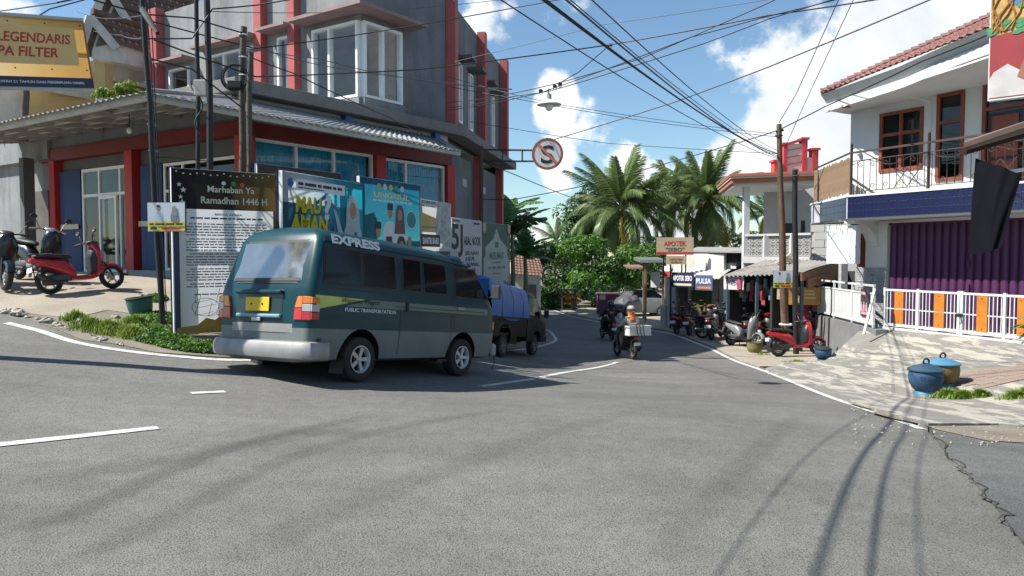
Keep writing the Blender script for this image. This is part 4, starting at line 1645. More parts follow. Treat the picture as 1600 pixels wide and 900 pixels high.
bpanel('red_field', [(0.012, .02), (1.12, .02), (1.12, .86), (.012, .78)], mat('banner_red', (0.25, 0.02, 0.025), 0.6, var=0.2), .002)
bpanel('gold_field', [(0.012, .78), (1.12, .86), (1.12, 2.18), (.012, 2.18)], mat('banner_gold', (0.42, 0.25, 0.07), 0.6, var=0.45, vs=6), .002)
bpanel('blue_field', [(.18, 1.16), (.45, 1.0), (1.0, 1.1), (1.0, 1.7), (.3, 1.6), (.2, 1.35)], mat('banner_blue', (0.05, 0.13, 0.28), 0.6, var=0.5, vs=9), .005)
bpanel('pale_shirt', [(.012, .03), (.5, .03), (.5, .22), (.36, .3), (.2, .42), (.06, .34), (.012, .26)], mat('banner_shirt', (0.45, 0.43, 0.42), 0.6, var=0.25, vs=3), .005)
bpanel('brown_shape', [(.3, .25), (.5, .12), (.9, .2), (.9, .78), (.42, .72), (.38, .5)], mat('banner_skin', (0.24, 0.10, 0.06), 0.6, var=0.35, vs=3), .008)
mb = MB()
for i in range(16):
    a, z = rnd.uniform(.02, .45), rnd.uniform(.78, .95) if i < 10 else rnd.uniform(1.0, 1.6)
    q = rnd.uniform(0, 6)
    mb.prism([c0 + exn * (a + .06 * math.cos(q + k)) + Vector((0, 0, z + .035 * math.sin(q + k * 1.1))) + nrm * (.009 + i * .0004) for k in range(6)], nrm * .001)
o = part(bb, 'leaf_print', mb, mat('banner_leaf', (0.04, 0.2, 0.08), 0.6, var=0.4, vs=8))
o['kind'] = 'stuff'
mb = MB()
for k in range(7):
    q0 = rnd.uniform(.02, .2)
    mb.tube([c0 + exn * max(.03, q0 + .12 * math.sin(i * .6 + k) + i * .02) + Vector((0, 0, .82 + i * .1)) + nrm * .012 for i in range(8)], .012, 4)
part(bb, 'branch_print', mb, mat('banner_brown', (0.3, 0.15, 0.04), 0.6, var=0.3))

# ------------------------------------------------------------------ shops beyond the fence
low = thing('corrugated_shop', 'low dark shop with sagging corrugated asbestos roof behind the utility poles', 'shop', (9.4, 25, -1.3))
e0, e1_, k1, k0 = W(1128, 432, 25.2), W(1252, 428, 22.6), W(1316, 411, 24.6), W(1206, 402, 28)
M_ASB = mat('asbestos_sheet', (0.30, 0.285, 0.26), 0.9, var=0.25, vs=2, dirt=0.6, dcol=(0.14, 0.125, 0.105), ds=1.5)
mb = MB()
ln = (e1_ - e0).length
mb.grid(lambda i, j: e0.lerp(e1_, i).lerp(k0.lerp(k1, i), j) + Vector((0, 0, .03 * math.sin(i * ln / .18 * 2 * PI) - .06 * math.sin(j * PI) * math.sin(i * 5))), int(ln / .18) * 6, 6)
part(low, 'roof_sheet', mb, M_ASB, smooth=True, angle=0)
M_BROWNW = mat('brown_board', (0.20, 0.085, 0.04), 0.7, var=0.3, vs=4)
mb = MB()
d = Vector((e1_.x - e0.x, e1_.y - e0.y, 0)).normalized()
nb = Vector((-d.y, d.x, 0))
if nb.y < 0:
    nb = -nb
zf = -1.35
mb.obox(Vector((e0.x, e0.y, zf)) + nb * 3.0, d * ln, nb * .1, Vector((0, 0, 2.5)))
mb.obox(Vector((e0.x, e0.y, zf)) + nb * .3, d * .1, nb * 3, Vector((0, 0, 2.35)))
mb.obox(Vector((e0.x, e0.y, zf)) + nb * .3 + d * 1.75, d * .08, nb * 2.7, Vector((0, 0, 2.35)))
part(low, 'wall', mb, mat('shaded_shop_board', (0.035, 0.033, 0.032), .9, var=.3))  # wall colour darkened to stand for the unlit shop interior
mb = MB()
mb.bar(e1_ - Vector((0, 0, .1)), k1 - Vector((0, 0, .1)), .06, .24)
mb.bar(e1_ + nb * .3 - Vector((0, 0, .3)), k1 - Vector((0, 0, .35)), .06, .3)
part(low, 'end_board', mb, M_BROWNW)
for s in (.1, ln * .42, ln - .12):
    mb = MB()
    p = Vector((e0.x, e0.y, 0)) + d * s + nb * .2
    mb.bar((p.x, p.y, zf), (p.x, p.y, e0.z + (e1_.z - e0.z) * s / ln - .02), .09, .09)
    part(low, 'post', mb, mat('blue_grey_post', (0.06, 0.09, 0.12), 0.7, var=0.2))
mb = MB()
for j in range(4):
    p = Vector((e0.x, e0.y, zf + .35 + j * .42)) + nb * 1.3 + d * 1.95
    mb.obox(p, d * (ln - 2.3), nb * .4, Vector((0, 0, .03)))
part(low, 'shelf', mb, M_BROWNW)
goods = [mat('goods_a', (0.35, 0.28, 0.18), .6, var=.4, vs=9), mat('goods_b', (0.28, 0.05, 0.06), .6, var=.4, vs=9), mat('goods_c', (0.1, 0.18, 0.3), .6, var=.4, vs=9), mat('goods_d', (0.45, 0.45, 0.42), .6, var=.3, vs=9)]
packs = MB()
for j in range(4):
    for i in range(17):
        packs.cm = rnd.randrange(4)
        p = Vector((e0.x, e0.y, zf + .381 + j * .42)) + nb * 1.32 + d * (2.0 + i * .15)
        packs.obox(p, d * rnd.uniform(.08, .13), nb * .25, Vector((0, 0, rnd.uniform(.1, .3))))
for i in range(70):
    packs.cm = rnd.randrange(4)
    p = Vector((e0.x, e0.y, .35 + rnd.uniform(-.35, .25))) + nb * rnd.uniform(.35, 1.4) + d * rnd.uniform(.25, ln - .3)
    packs.obox(p, d * rnd.uniform(.06, .16), nb * .04, Vector((0, 0, rnd.uniform(.12, .38))))
o = single('shop_goods', packs, goods, 'mixed packets on the shelves inside the low dark shop', 'goods', kind='stuff')
yb = thing('ochre_banner', 'ochre yellow banner fixed along the right side of the low corrugated shop', 'banner', tuple(W(1255, 476, 22.9)))
mb = MB()
y0, y1 = W(1232, 476, 23.4), W(1282, 477, 23.2)
mb.obox(y0, y1 - y0, nb * .02, Vector((0, 0, .56)))
part(yb, 'sheet', mb, mat('ochre_print', (0.46, 0.24, 0.05), 0.6, var=0.2, vs=5))
mb = MB()
q = y0 + (y1 - y0) * .22 + Vector((0, 0, .28)) - nb * .008
mb.lathe([(.02, 0), (.2, .002), (.2, .006), (.02, .008)], 14, Matrix.Translation(q) @ (-nb).to_track_quat('Z', 'Y').to_matrix().to_4x4())
part(yb, 'round_print', mb, M_BROWNW)
mb = MB()
for zz in (.2, .32, .42):
    mb.obox(y0 + (y1 - y0) * .5 + Vector((0, 0, zz)) - nb * .005, (y1 - y0) * (.42 - zz * .3), nb * .003, Vector((0, 0, .05)))
part(yb, 'line_print', mb, mat('cream_print', (0.6, 0.5, 0.3), .6))
rc = thing('red_cabinet', 'narrow crimson cabinet standing in the dark shop under the ochre banner', 'cabinet', tuple(W(1252, 530, 23.6)))
mb = MB()
y0 = W(1243, 520, 23.8)
mb.obox(Vector((y0.x, y0.y, -1.35)), d * .38, nb * .3, Vector((0, 0, 1.5)))
part(rc, 'body', mb, mat('crimson', (0.26, 0.02, 0.05), .5), bevel=.01)
mb = MB()
mb.obox(Vector((y0.x, y0.y, -1.25)) - nb * .012 + d * .03, d * .32, nb * .012, Vector((0, 0, 1.3)))
part(rc, 'door', mb, mat('crimson_door', (0.30, 0.03, 0.07), .4))
# flat banner at the left end of the eave
wb = thing('white_banner', 'crumpled white printed banner under the eave of the corrugated shop', 'banner', tuple(W(1146, 453, 25.1)))
mb = MB()
y0, y1 = W(1131, 452, 25.35), W(1162, 453, 24.6)
mb.grid(lambda i, j: y0.lerp(y1, i) + Vector((0, .03 * math.sin(i * 14 + j * 3), .44 * j)), 12, 4)
part(wb, 'sheet', mb, mat('white_print', (0.6, 0.58, 0.6), .6, var=.15, vs=6), smooth=True)
exb = (y1 - y0).normalized()
lettering(wb, 'PULSA', mat('dark_ink', (0.05, 0.04, 0.06), .6), y0.lerp(y1, .42) - nb * .05 + Vector((0, 0, .2)), exb, (0, 0, 1), width=.45, height=.13)
mb = MB()
mb.obox(y0.lerp(y1, .72) - nb * .06 + Vector((0, 0, .02)), exb * .16, nb * .003, Vector((0, 0, .36)))
part(wb, 'pink_print', mb, mat('magenta_print', (0.4, 0.05, 0.12), .6, var=.4, vs=12))

# pharmacy
ap = thing('pharmacy', 'small pharmacy with pale tin awning and open door behind the row of motorbikes', 'shop', (8, 32, -1.35))
D0 = 31.0
f0, f1 = W(1033, 510, 32.2), W(1122, 510, 29.6)
PHF = Fr(f0, f1 - f0)
pl = Vector((f1.x - f0.x, f1.y - f0.y, 0)).length
mb = MB()
facade(PHF, 0, pl, -1.5, 1.75, [(.55, 1.25, -1.4, .35), (1.38, 2.55, -1.4, .7)], mb, th=.15, t=-.3)
PHF.box(mb, 0, .15, -4, -.45, -1.5, 1.75)
part(ap, 'wall', mb, M_OLDWHITE)
mb = MB()
PHF.box(mb, .1, pl, -2.2, -2.1, -1.4, 1.7)
PHF.box(mb, 1.28, 1.36, -2.1, -.45, -1.4, 1.7)
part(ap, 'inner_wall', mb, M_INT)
mb = MB()
PHF.box(mb, 1.42, 2.5, -.4, -.34, -1.38, .2)
part(ap, 'green_door', mb, mat('olive_green', (0.09, 0.13, 0.03), .6, var=.15))
mb = MB()
for j in range(4):
    for i in range(5):
        PHF.box(mb, .58 + i * .13, .58 + i * .13 + .09, -1.4, -1.2, -1.2 + j * .4, -1.0 + j * .4)
o = part(ap, 'stock', mb, mat('stock_brown', (0.3, 0.12, 0.06), .6, var=.5, vs=7))
o['kind'] = 'stuff'
mb = MB()
PHF.box(mb, .15, .4, -.3, -.2, -1.45, -.55)
PHF.box(mb, -.2, .1, -.3, -.15, -1.45, -.5)
for i in range(4):
    PHF.box(mb, -.17 + i * .07, -.13 + i * .07, -.148, -.14, -1.3, -.65)
part(ap, 'low_grille', mb, M_OLDWHITE)
a0, a1 = W(1048, 430, 31), W(1122, 436, 28.6)
b0, b1 = W(1062, 410, 33.4), W(1158, 414, 30.8)
ln2 = (a1 - a0).length
mb = MB()
mb.grid(lambda i, j: a0.lerp(a1, i).lerp(b0.lerp(b1, i), j) + Vector((0, 0, .025 * math.sin(i * ln2 / .2 * 2 * PI) + .08 * math.sin(j * PI))), int(ln2 / .2) * 6, 5)
part(ap, 'awning', mb, mat('pale_tin', (0.50, 0.50, 0.48), .7, var=.2, vs=2, dirt=.5, dcol=(.27, .25, .22)), smooth=True, angle=0)
for p in (a0, a1):
    mb = MB()
    mb.bar((p.x, p.y, -1.4), p, .07, .07)
    part(ap, 'awning_post', mb, M_IRON)
r0, r1, r2, r3 = W(1072, 394, 31.5), W(1212, 396, 27.4), W(1225, 390, 30.5), W(1090, 388, 35)
mb = MB()
mb.prism([r0, r1, r2, r3], (0, 0, .07))
part(ap, 'metal_roof', mb, M_TIN)
mb = MB()
for i in range(26):
    p = r0.lerp(r1, i / 25)
    q = p + Vector((.15, .35, 0))
    mb.bar(q - Vector((0, 0, .42)), q, .06, .03)
mb.bar(r0 + Vector((.15, .4, -.2)), r1 + Vector((.15, .4, -.2)), .05, .42)
part(ap, 'dark_frieze', mb, M_IRON)
mb = MB()
mb.obox(W(1112, 419, 30.6), W(1150, 420, 29.6) - W(1112, 419, 30.6), Vector((.05, .1, 0)), Vector((0, 0, .5)))
part(ap, 'white_shutter', mb, M_OLDWHITE)
for (u0, u1, v1, dd, col, col2, t1, t2, lab) in ((1049, 1084, 452, 30.4, (0.012, 0.013, 0.055), (0.62, 0.6, 0.35), 'APOTEK SEBO', 'obat murah', 'dark blue pharmacy banner with white letters under the pale awning'),
                                              (1086, 1113, 457, 29.4, (0.06, 0.10, 0.22), (0.55, 0.2, 0.05), 'PULSA', 'murah', 'light blue and orange banner right of the dark blue pharmacy banner')):
    o = thing('shop_banner', lab, 'banner', tuple(W((u0 + u1) / 2, v1, dd)), group='banners under the pharmacy awning')
    p0, p1 = W(u0, v1 - 4, dd), W(u1, v1, dd - (u1 - u0) * .022)
    p1.z = p0.z
    mb = MB()
    mb.obox(p0, p1 - p0, PHF.n * -.02, Vector((0, 0, .6)))
    part(o, 'sheet', mb, mat('banner_' + t1.replace(' ', '_'), col, .6, var=.25, vs=3))
    ed = (p1 - p0).normalized()
    wl = (p1 - p0).length
    lettering(o, t1, M_WHITEF, p0 + (p1 - p0) * .5 + Vector((0, 0, .27)), ed, (0, 0, 1), width=wl * .85, height=.2, bold=.03, lift=.012)
    mb = MB()
    mb.obox(p0 + ed * .1 + Vector((0, 0, .06)) + PHF.n * .004, ed * (wl * .8), PHF.n * .003, Vector((0, 0, .09)))
    part(o, 'yellow_line', mb, mat('line_' + t1[:3], col2, .6))
fl_ = MB()
p0 = W(1037, 431, 31.3)
fl_.cm = 0
fl_.obox(p0 + Vector((0, 0, 0)), PHF.e * .36, PHF.n * .02, Vector((0, 0, .2)))
fl_.cm = 1
fl_.obox(p0 + Vector((0, 0, .2)), PHF.e * .36, PHF.n * .02, Vector((0, 0, .22)))
single('bunting', fl_, [mat('flag_red', (0.55, 0.03, 0.03), .7), M_WHITEF], 'small red and white cloth at the left end of the pharmacy awning', 'bunting')
for (u0, u1, v0, v1, dd, lines, lab, g2) in ((1026, 1080, 371, 398, 30.4, (('APOTEK', (0.5, 0.04, 0.03), .62, .17, .30), ('"SEBO"', (0.02, 0.14, 0.08), .5, .13, .08)), 'cream pharmacy signboard with red and green letters on top of the shop roof', 1),
                                      (1042, 1070, 400, 413, 30.2, (('APOTEK', (0.3, 0.12, 0.06), .7, .08, .15), ('SEBO', (0.3, 0.12, 0.06), .6, .06, .05)), 'smaller faded signboard below the cream pharmacy signboard', 0)):
    p0 = W(u0, v1, dd)
    wd = (u1 - u0) / FPX * dd * 1.04
    hh = (v1 - v0) / FPX * dd
    o = thing('pharmacy_sign', lab, 'sign', tuple(p0), group='pharmacy signboards')
    ed = Vector((.99, -.14, 0)).normalized()
    nn = Vector((ed.y, -ed.x, 0))
    mb = MB()
    mb.obox(p0, ed * wd, -nn * .1, Vector((0, 0, hh)))
    part(o, 'panel', mb, mat('cream_sign', (0.55, 0.42, 0.28), .6, var=.1, dirt=.2, dcol=(.3, .2, .12)))
    for t, c, wf, h_, zz in lines:
        lettering(o, t, mat('ink_%s%d' % (t.strip('"'), g2), c, .6), p0 + ed * wd * .5 + Vector((0, 0, zz + (.06 if g2 else 0))), ed, (0, 0, 1), width=wd * wf, height=h_ * 1.15, bold=.03, lift=.004)
    if g2:
        mb = MB()
        mb.obox(p0 + nn * .003 + Vector((0, 0, .012)), ed * wd, nn * .002, Vector((0, 0, .1)))
        part(o, 'red_strip', mb, mat('sign_red', (0.5, 0.04, 0.05), .6))
    for s in (.2, .8):
        mb = MB()
        q = p0 + ed * wd * s - nn * .15
        mb.bar(q - Vector((0, 0, 1.2)), q + Vector((0, 0, hh)), .05, .05)
        part(o, 'leg', mb, M_IRON)

# house with the red parapet
hp = thing('parapet_house', 'pale two storey house with stepped red and cream parapet behind the brown pole', 'house', (11, 31, -1.3))
M_BLOCK = mat('pale_block_wall', (0.46, 0.46, 0.45), .85, var=.1, vs=2, dirt=.3, dcol=(.3, .3, .29), streak=.5)
HF = Fr(W(1196, 420, 30.5), Vector((.62, -.2, 0)))
hpl = 3.6
s1_ = s_of_u(HF, 1278)
mb = MB()
facade(HF, -.1, s1_ + .2, -1.4, 4.5, [(s_of_u(HF, 1226), s_of_u(HF, 1240), 1.9, 3.0), (s_of_u(HF, 1250), s_of_u(HF, 1257), 1.9, 3.1)], mb, th=.15)
part(hp, 'front_wall', mb, M_BLOCK)
blk = MB().box((0, 0, 0), (.47, .03, .27)).mesh('block', bevel=.006)
FB = Fr(tuple(W(1270, 420, 27)[:2]), Vector((.9, -.45, 0)))
mb = MB()
FB.box(mb, -.05, 1.6, -.2, 0, -1.3, 3.4)
o = part(hp, 'block_wall', mb, M_BLOCK)
for j in range(9):
    for i in range(4):
        b = link('block', blk, M_BLOCK, o)
        b.location = FB.p(.2 + i * .49 + (j % 2) * .12 - .06, .012, .95 + j * .285) - hp.location
        b.rotation_euler = (0, 0, math.atan2(FB.e.y, FB.e.x))
for u in (1233, 1253):
    mb = MB()
    s = s_of_u(HF, u)
    HF.box(mb, s - .22, s + .22, -.5, -.45, 1.8, 3.2)
    part(hp, 'dark_window', mb, M_INT)
c0_, c1_ = W(1146, 298, 28.0), W(1236, 282, 27.0)
mb = MB()
z4 = 1.65 + 108 / 1150 * 28
mb.prism([Vector((c0_.x, c0_.y, z4)), Vector((c1_.x + 1.4, c1_.y - .3, z4)), Vector((c1_.x + 1.4, 32, z4)), Vector((c0_.x + .8, 32.5, z4))], (0, 0, .12))
part(hp, 'canopy_slab', mb, M_WHITE)
for dz, hh, oo, m in ((.12, .16, .1, mat('orange_trim', (0.42, 0.14, 0.05), .7, var=.15)), (.28, .07, .16, M_WHITE), (.35, .1, .2, mat('brick_trim', (0.36, 0.09, 0.06), .7))):
    mb = MB()
    mb.prism([Vector((c0_.x - oo, c0_.y - oo, z4 + dz)), Vector((c1_.x + 1.4, c1_.y - .3 - oo, z4 + dz)), Vector((c1_.x + 1.4, 32, z4 + dz)), Vector((c0_.x + .8 - oo, 32.5, z4 + dz))], (0, 0, hh))
    part(hp, 'canopy_trim', mb, m)
mb = MB()
p = W(1165, 380, 28.4)
mb.box((p.x, p.y, (z4 - 1.4) / 2), (.22, .22, z4 + 1.4))
part(hp, 'column', mb, M_WHITE)
M_REDP = mat('coral_red', (0.55, 0.07, 0.08), .7, var=.12)
M_CREAMP = mat('cream_panel', (0.62, 0.56, 0.46), .8, var=.08)
dp = 28.6
for (ua, ub, va, vb, m, nm, off) in ((1207, 1213, 254, 274, M_REDP, 'parapet_post', .1), (1213, 1222, 258, 274, M_CREAMP, 'parapet_panel', 0), (1221, 1227, 228, 274, M_REDP, 'parapet_post', .1), (1227, 1251, 226, 274, M_CREAMP, 'parapet_panel', 0),
                                  (1250, 1258, 220, 274, M_REDP, 'parapet_post', .1), (1258, 1267, 247, 274, M_CREAMP, 'parapet_panel', 0), (1266, 1275, 236, 274, M_REDP, 'parapet_post', .1)):
    a, b = W(ua, vb, dp), W(ub, vb, dp)
    mb = MB()
    h = (vb - va) / FPX * dp
    mb.box(((a.x + b.x) / 2, dp, a.z + h / 2), (b.x - a.x, .3 + off, h))
    if nm == 'parapet_post':
        mb.box(((a.x + b.x) / 2, dp, a.z + h + .04), (b.x - a.x + .12, .5, .08))
    part(hp, nm, mb, m)
mb = MB()
a, b = W(1227, 226, dp), W(1252, 219, dp)
mb.bar((a.x, dp - .03, a.z), (b.x, dp - .03, b.z), .34, .09)
for v in (236, 247, 258):
    a, b = W(1228, v, dp), W(1250, v - 4, dp)
    mb.bar((a.x, dp - .15, a.z), (b.x, dp - .15, b.z), .03, .03)
part(hp, 'parapet_moulding', mb, M_REDP)
# balustrade of pierced blocks
bal = thing('pierced_balustrade', 'grey balustrade of pierced ornamental blocks on the pale house balcony', 'balustrade', tuple(W(1215, 405, 27.6)))
rosm = MB()
rosm.torus((0, 0, 0), .105, .025, 'y', 10, 5)
rosm.torus((0, 0, 0), .045, .018, 'y', 8, 4)
for q in range(4):
    a = q * PI / 2 + PI / 4
    rosm.bar((math.cos(a) * .06, 0, math.sin(a) * .06), (math.cos(a) * .17, 0, math.sin(a) * .17), .05, .035)
for s_ in (-1, 1):
    rosm.box((s_ * .13, 0, 0), (.012, .06, .26))
    rosm.box((0, 0, s_ * .13), (.25, .06, .012))
rosm = rosm.mesh('pierced_block')
M_CONCB = mat('grey_block', (0.34, 0.34, 0.33), .9, var=.2, dirt=.3)
ba, bb_ = W(1163, 402, 28.4), W(1268, 404, 26.4)
bdir = Vector((bb_.x - ba.x, bb_.y - ba.y, 0))
nbk = int(bdir.length / .265)
for j in range(3):
    for i in range(nbk):
        if i % 4 == 3:
            continue
        o = link('pierced_block', rosm, M_CONCB, bal)
        o.location = Vector((ba.x, ba.y, ba.z + .16 + j * .262)) + bdir.normalized() * (.13 + i * .265) - bal.location
        o.rotation_euler = (0, 0, math.atan2(bdir.y, bdir.x))
for i in range(3, nbk, 4):
    mb = MB()
    q = Vector((ba.x, ba.y, ba.z + .42)) + bdir.normalized() * (.13 + i * .265)
    mb.box(q, (.24, .2, .86))
    part(bal, 'pier', mb, M_BLOCK)
mb = MB()
mb.bar(Vector((ba.x, ba.y, ba.z + .84)), Vector((bb_.x, bb_.y, ba.z + .84)), .2, .08)
mb.bar(Vector((ba.x, ba.y, ba.z - .1)), Vector((bb_.x, bb_.y, ba.z - .1)), .3, .24)
part(bal, 'rail', mb, M_BLOCK)
# bamboo stack on the roof
bs = thing('bamboo_poles', 'loose bundle of split bamboo leaning on the asbestos roof by the brown pole', 'bamboo bundle', tuple(W(1225, 412, 26)))
for i in range(7):
    mb = MB()
    mb.tube([W(1212 + i * 2, 412 - i, 26.2), W(1236 + i * 2, 396 + i * 3, 25.6)], .03, 6)
    part(bs, 'pole', mb, M_CREAM)
# ------------------------------------------------------------------ billboards along the corner
M_POSTB = mat('black_post', (0.02, 0.02, 0.025), 0.6, var=0.3)
M_INK = mat('ink_black', (0.02, 0.022, 0.028), 0.7)
M_PRINTW = mat('print_white', (0.62, 0.64, 0.66), 0.65, var=0.06, vs=2)
M_PAPER = mat('print_paper', (0.80, 0.82, 0.85), 0.65, var=0.06, vs=2, transl=.55, bump=.35, bs=3.5)
M_SKIN = mat('print_skin', (0.36, 0.20, 0.13), 0.65, var=0.1)


def grad_mat(name, stops, axis='X', rough=0.6, lo=0.0, hi=1.0, nz=0.1):
    """printed colour gradient across a sheet (object x or z)"""
    m = bpy.data.materials.new(name)
    m.use_nodes = True
    t = m.node_tree
    L = t.links.new
    b = t.nodes['Principled BSDF']
    b.inputs['Roughness'].default_value = rough
    tc = nd(t, 'ShaderNodeTexCoord')
    sp = nd(t, 'ShaderNodeSeparateXYZ')
    L(tc.outputs['Generated'], sp.inputs[0])
    n = nd(t, 'ShaderNodeTexNoise', ins={'Scale': 4.0, 'Detail': 4.0})
    L(tc.outputs['Object'], n.inputs['Vector'])
    ma = nd(t, 'ShaderNodeMath', operation='MULTIPLY_ADD', ins={1: nz * 2, 2: -nz})
    L(n.outputs['Fac'], ma.inputs[0])
    ad = nd(t, 'ShaderNodeMath', operation='ADD')
    L(ma.outputs[0], ad.inputs[0])
    L(sp.outputs[axis], ad.inputs[1])
    cr = nd(t, 'ShaderNodeValToRGB')
    through(t, cr.outputs[0], .58)
    while len(cr.color_ramp.elements) < len(stops):
        cr.color_ramp.elements.new(0.5)
    for e, (p, c) in zip(cr.color_ramp.elements, stops):
        e.position, e.color = p, (*c, 1)
    L(ad.outputs[0], cr.inputs[0])
    L(cr.outputs[0], b.inputs['Base Color'])
    w = nd(t, 'ShaderNodeTexNoise', ins={'Scale': 3.0, 'Detail': 2.0})
    L(tc.outputs['Object'], w.inputs['Vector'])
    bp = nd(t, 'ShaderNodeBump', ins={'Strength': .5, 'Distance': .02})
    L(w.outputs['Fac'], bp.inputs['Height'])
    L(bp.outputs[0], b.inputs['Normal'])
    return m


class Board:
    def __init__(s, label, a, b, ztop, zbot, bgm, name='billboard', cat='billboard', group='billboards along the street corner', posts=True, edge=M_PRINTW, deep=.07):
        a, b = Vector(a), Vector(b)
        s.ex = Vector((b.x - a.x, b.y - a.y, 0))
        s.w = s.ex.length
        s.ex.normalize()
        s.n = Vector((s.ex.y, -s.ex.x, 0))
        s.o = Vector((a.x, a.y, zbot))
        s.h = ztop - zbot
        s.k = 0
        s.t = thing(name, label, cat, tuple(s.o + s.ex * s.w / 2), group=group)
        mb = MB()
        e = .03
        mb.obox(s.o - s.n * deep, s.ex * e, s.n * deep, Vector((0, 0, s.h)))
        mb.obox(s.o - s.n * deep + s.ex * (s.w - e), s.ex * e, s.n * deep, Vector((0, 0, s.h)))
        for z in (0, s.h - e, s.h * .5):
            mb.obox(s.o - s.n * deep + s.ex * e + Vector((0, 0, z)), s.ex * (s.w - 2 * e), s.n * (deep - .004), Vector((0, 0, e)))
        part(s.t, 'frame', mb, edge)
        if posts:
            for q in (.03, s.w - .03):
                mb = MB()
                c = s.o + s.ex * q - s.n * (deep + .04)
                g_ = Z(c.x, c.y) - .3
                mb.bar(Vector((c.x, c.y, g_)), Vector((c.x, c.y, ztop + .03)), .07, .07)
                part(s.t, 'post', mb, M_POSTB)
        s.rect(0.004, 0.004, s.w - .004, s.h - .004, bgm, 'sheet')

    def p(s, a, z, l=0.0):
        return s.o + s.ex * a + Vector((0, 0, z)) + s.n * l

    def lift(s):
        s.k += 1
        return .002 + s.k * .0012

    def poly(s, pts, m, name='print'):
        l = s.lift()
        mb = MB()
        mb.add([s.p(a, min(z, s.h - .005), l) for a, z in pts], [tuple(range(len(pts)))])
        return part(s.t, name, mb, m, recalc=False)

    def rect(s, a0, z0, a1, z1, m, name='print'):
        return s.poly([(a0, z0), (a1, z0), (a1, z1), (a0, z1)], m, name)

    def disc(s, a, z, r, m, name='print', rz=None, n=16):
        return s.poly([(a + r * math.cos(2 * PI * k / n), z + (rz or r) * math.sin(2 * PI * k / n)) for k in range(n)], m, name)

    def txt(s, t, a, z, w, h, m, bold=.03, shear=0, align='c'):
        l = s.lift() + .001
        return lettering(s.t, t, m, s.p(a, z, l), s.ex, (0, 0, 1), width=w, height=h, bold=bold, shear=shear, align=align)

    def lines(s, rows, m, words=True, name='small_print', seed=1):
        """illegible small print: word-long dashes; rows are (a0, a1, z, h)"""
        l = s.lift()
        r = random.Random(seed)
        mb = MB()
        for (a0, a1, z, h) in rows:
            a = a0
            while a < a1 - h:
                w_ = min(r.uniform(1.6, 6.5) * h if words else a1 - a0, a1 - a)
                mb.prism([s.p(a, z, l), s.p(a + w_, z, l), s.p(a + w_, z + h, l), s.p(a, z + h, l)], s.n * .0006)
                a += w_ + h * .8
        o = part(s.t, name, mb, m)
        o['kind'] = 'stuff'
        return o

    def person(s, a, z, k, robe, veil=None, cap=None, skin=M_SKIN):
        """a printed half figure k metres tall, standing on (a, z)"""
        body = [(-.22, 0), (.22, 0), (.25, .3), (.2, .52), (.08, .6), (-.08, .6), (-.2, .52), (-.25, .3)]
        s.poly([(a + x * k, z + y * k) for x, y in body], robe, 'figure_body')
        if veil:
            s.poly([(a + x * k, z + y * k) for x, y in ((-.2, .38), (.2, .38), (.17, .62), (.15, .85), (.08, .98), (-.08, .98), (-.15, .85), (-.17, .62))], veil, 'figure_veil')
        s.disc(a, z + .77 * k, .085 * k, skin, 'figure_face', .12 * k)
        if cap:
            s.poly([(a + x * k, z + y * k) for x, y in ((-.1, .83), (.1, .83), (.095, .97), (-.095, .97))], cap, 'figure_cap')


M_GOLDP = mat('print_gold', (0.30, 0.20, 0.06), .6, var=.25, vs=3)
M_CREAMI = mat('print_cream', (0.62, 0.58, 0.44), .6)
P = lambda u, d: Vector(((u - 800) / FPX * d, d, 0))
b1 = Board('tall Ramadan greeting billboard with white proclamation text beside the leaning black pole', P(270, 11.3), P(440, 12.25), 3.0, .42, M_PAPER)
W1, H1 = b1.w, b1.h
b1.rect(.004, H1 - .62, W1 - .004, H1 - .004, grad_mat('print_dark_gold', [(0, (0.018, 0.014, 0.013)), (.5, (0.03, 0.022, 0.014)), (.8, (0.17, 0.11, 0.04)), (1, (0.26, 0.18, 0.07))]), 'header')
b1.rect(W1 - .13, .12, W1 - .004, H1 - .62, M_GOLDP, 'edge_strip')
b1.rect(.02, .04, .10, H1 - .64, mat('print_navy', (0.03, 0.035, 0.07), .6), 'edge_strip')
b1.txt('Marhaban Ya', W1 * .53, H1 - .345, .72, .10, M_CREAMI, bold=.015)
b1.txt('Ramadhan 1446 H', W1 * .56, H1 - .525, 1.02, .11, M_CREAMI, bold=.015)
b1.disc(W1 * .46, H1 - .2, .032, M_PRINTW, 'logo')
b1.disc(W1 * .55, H1 - .2, .036, mat('logo_green', (0.03, 0.2, 0.1), .6), 'logo')
b1.disc(W1 * .63, H1 - .21, .036, mat('logo_red', (0.45, 0.08, 0.05), .6), 'logo')


def star(bd, a, z, r, m):
    bd.poly([(a + (r if k % 2 == 0 else r * .42) * math.sin(k * PI / 5), z + (r if k % 2 == 0 else r * .42) * math.cos(k * PI / 5)) for k in range(10)], m, 'star')


for (a, z, r) in ((.17, .33, .05), (.13, .44, .04), (.15, .52, .05), (.11, .25, .04)):
    star(b1, a, H1 - z, r, M_CREAMI)
b1.lines([(.06 + i * .1, .085 + i * .1, H1 - .06 - .035 * abs(math.sin(i * .9)), .02) for i in range(15)], M_CREAMI, False, 'light_string')
b1.txt('BERITA ACARA', W1 * .50, H1 - .71, .42, .03, M_INK)
M_TXTG = mat('print_grey_text', (0.16, 0.17, 0.19), .7)
b1.lines([(.26, W1 - .30, H1 - .77, .024)], M_INK, seed=3)
rows = []
z = H1 - .86
r4 = random.Random(12)
i = 0
while z > .72:
    rows.append((.24 if i % 5 == 0 else .19, W1 - .22 - (r4.uniform(.1, .8) if i % 5 == 4 else r4.uniform(0, .03)), z, .019))
    z -= .043 if i % 5 != 4 else .062
    i += 1
b1.lines(rows, M_TXTG, seed=4)
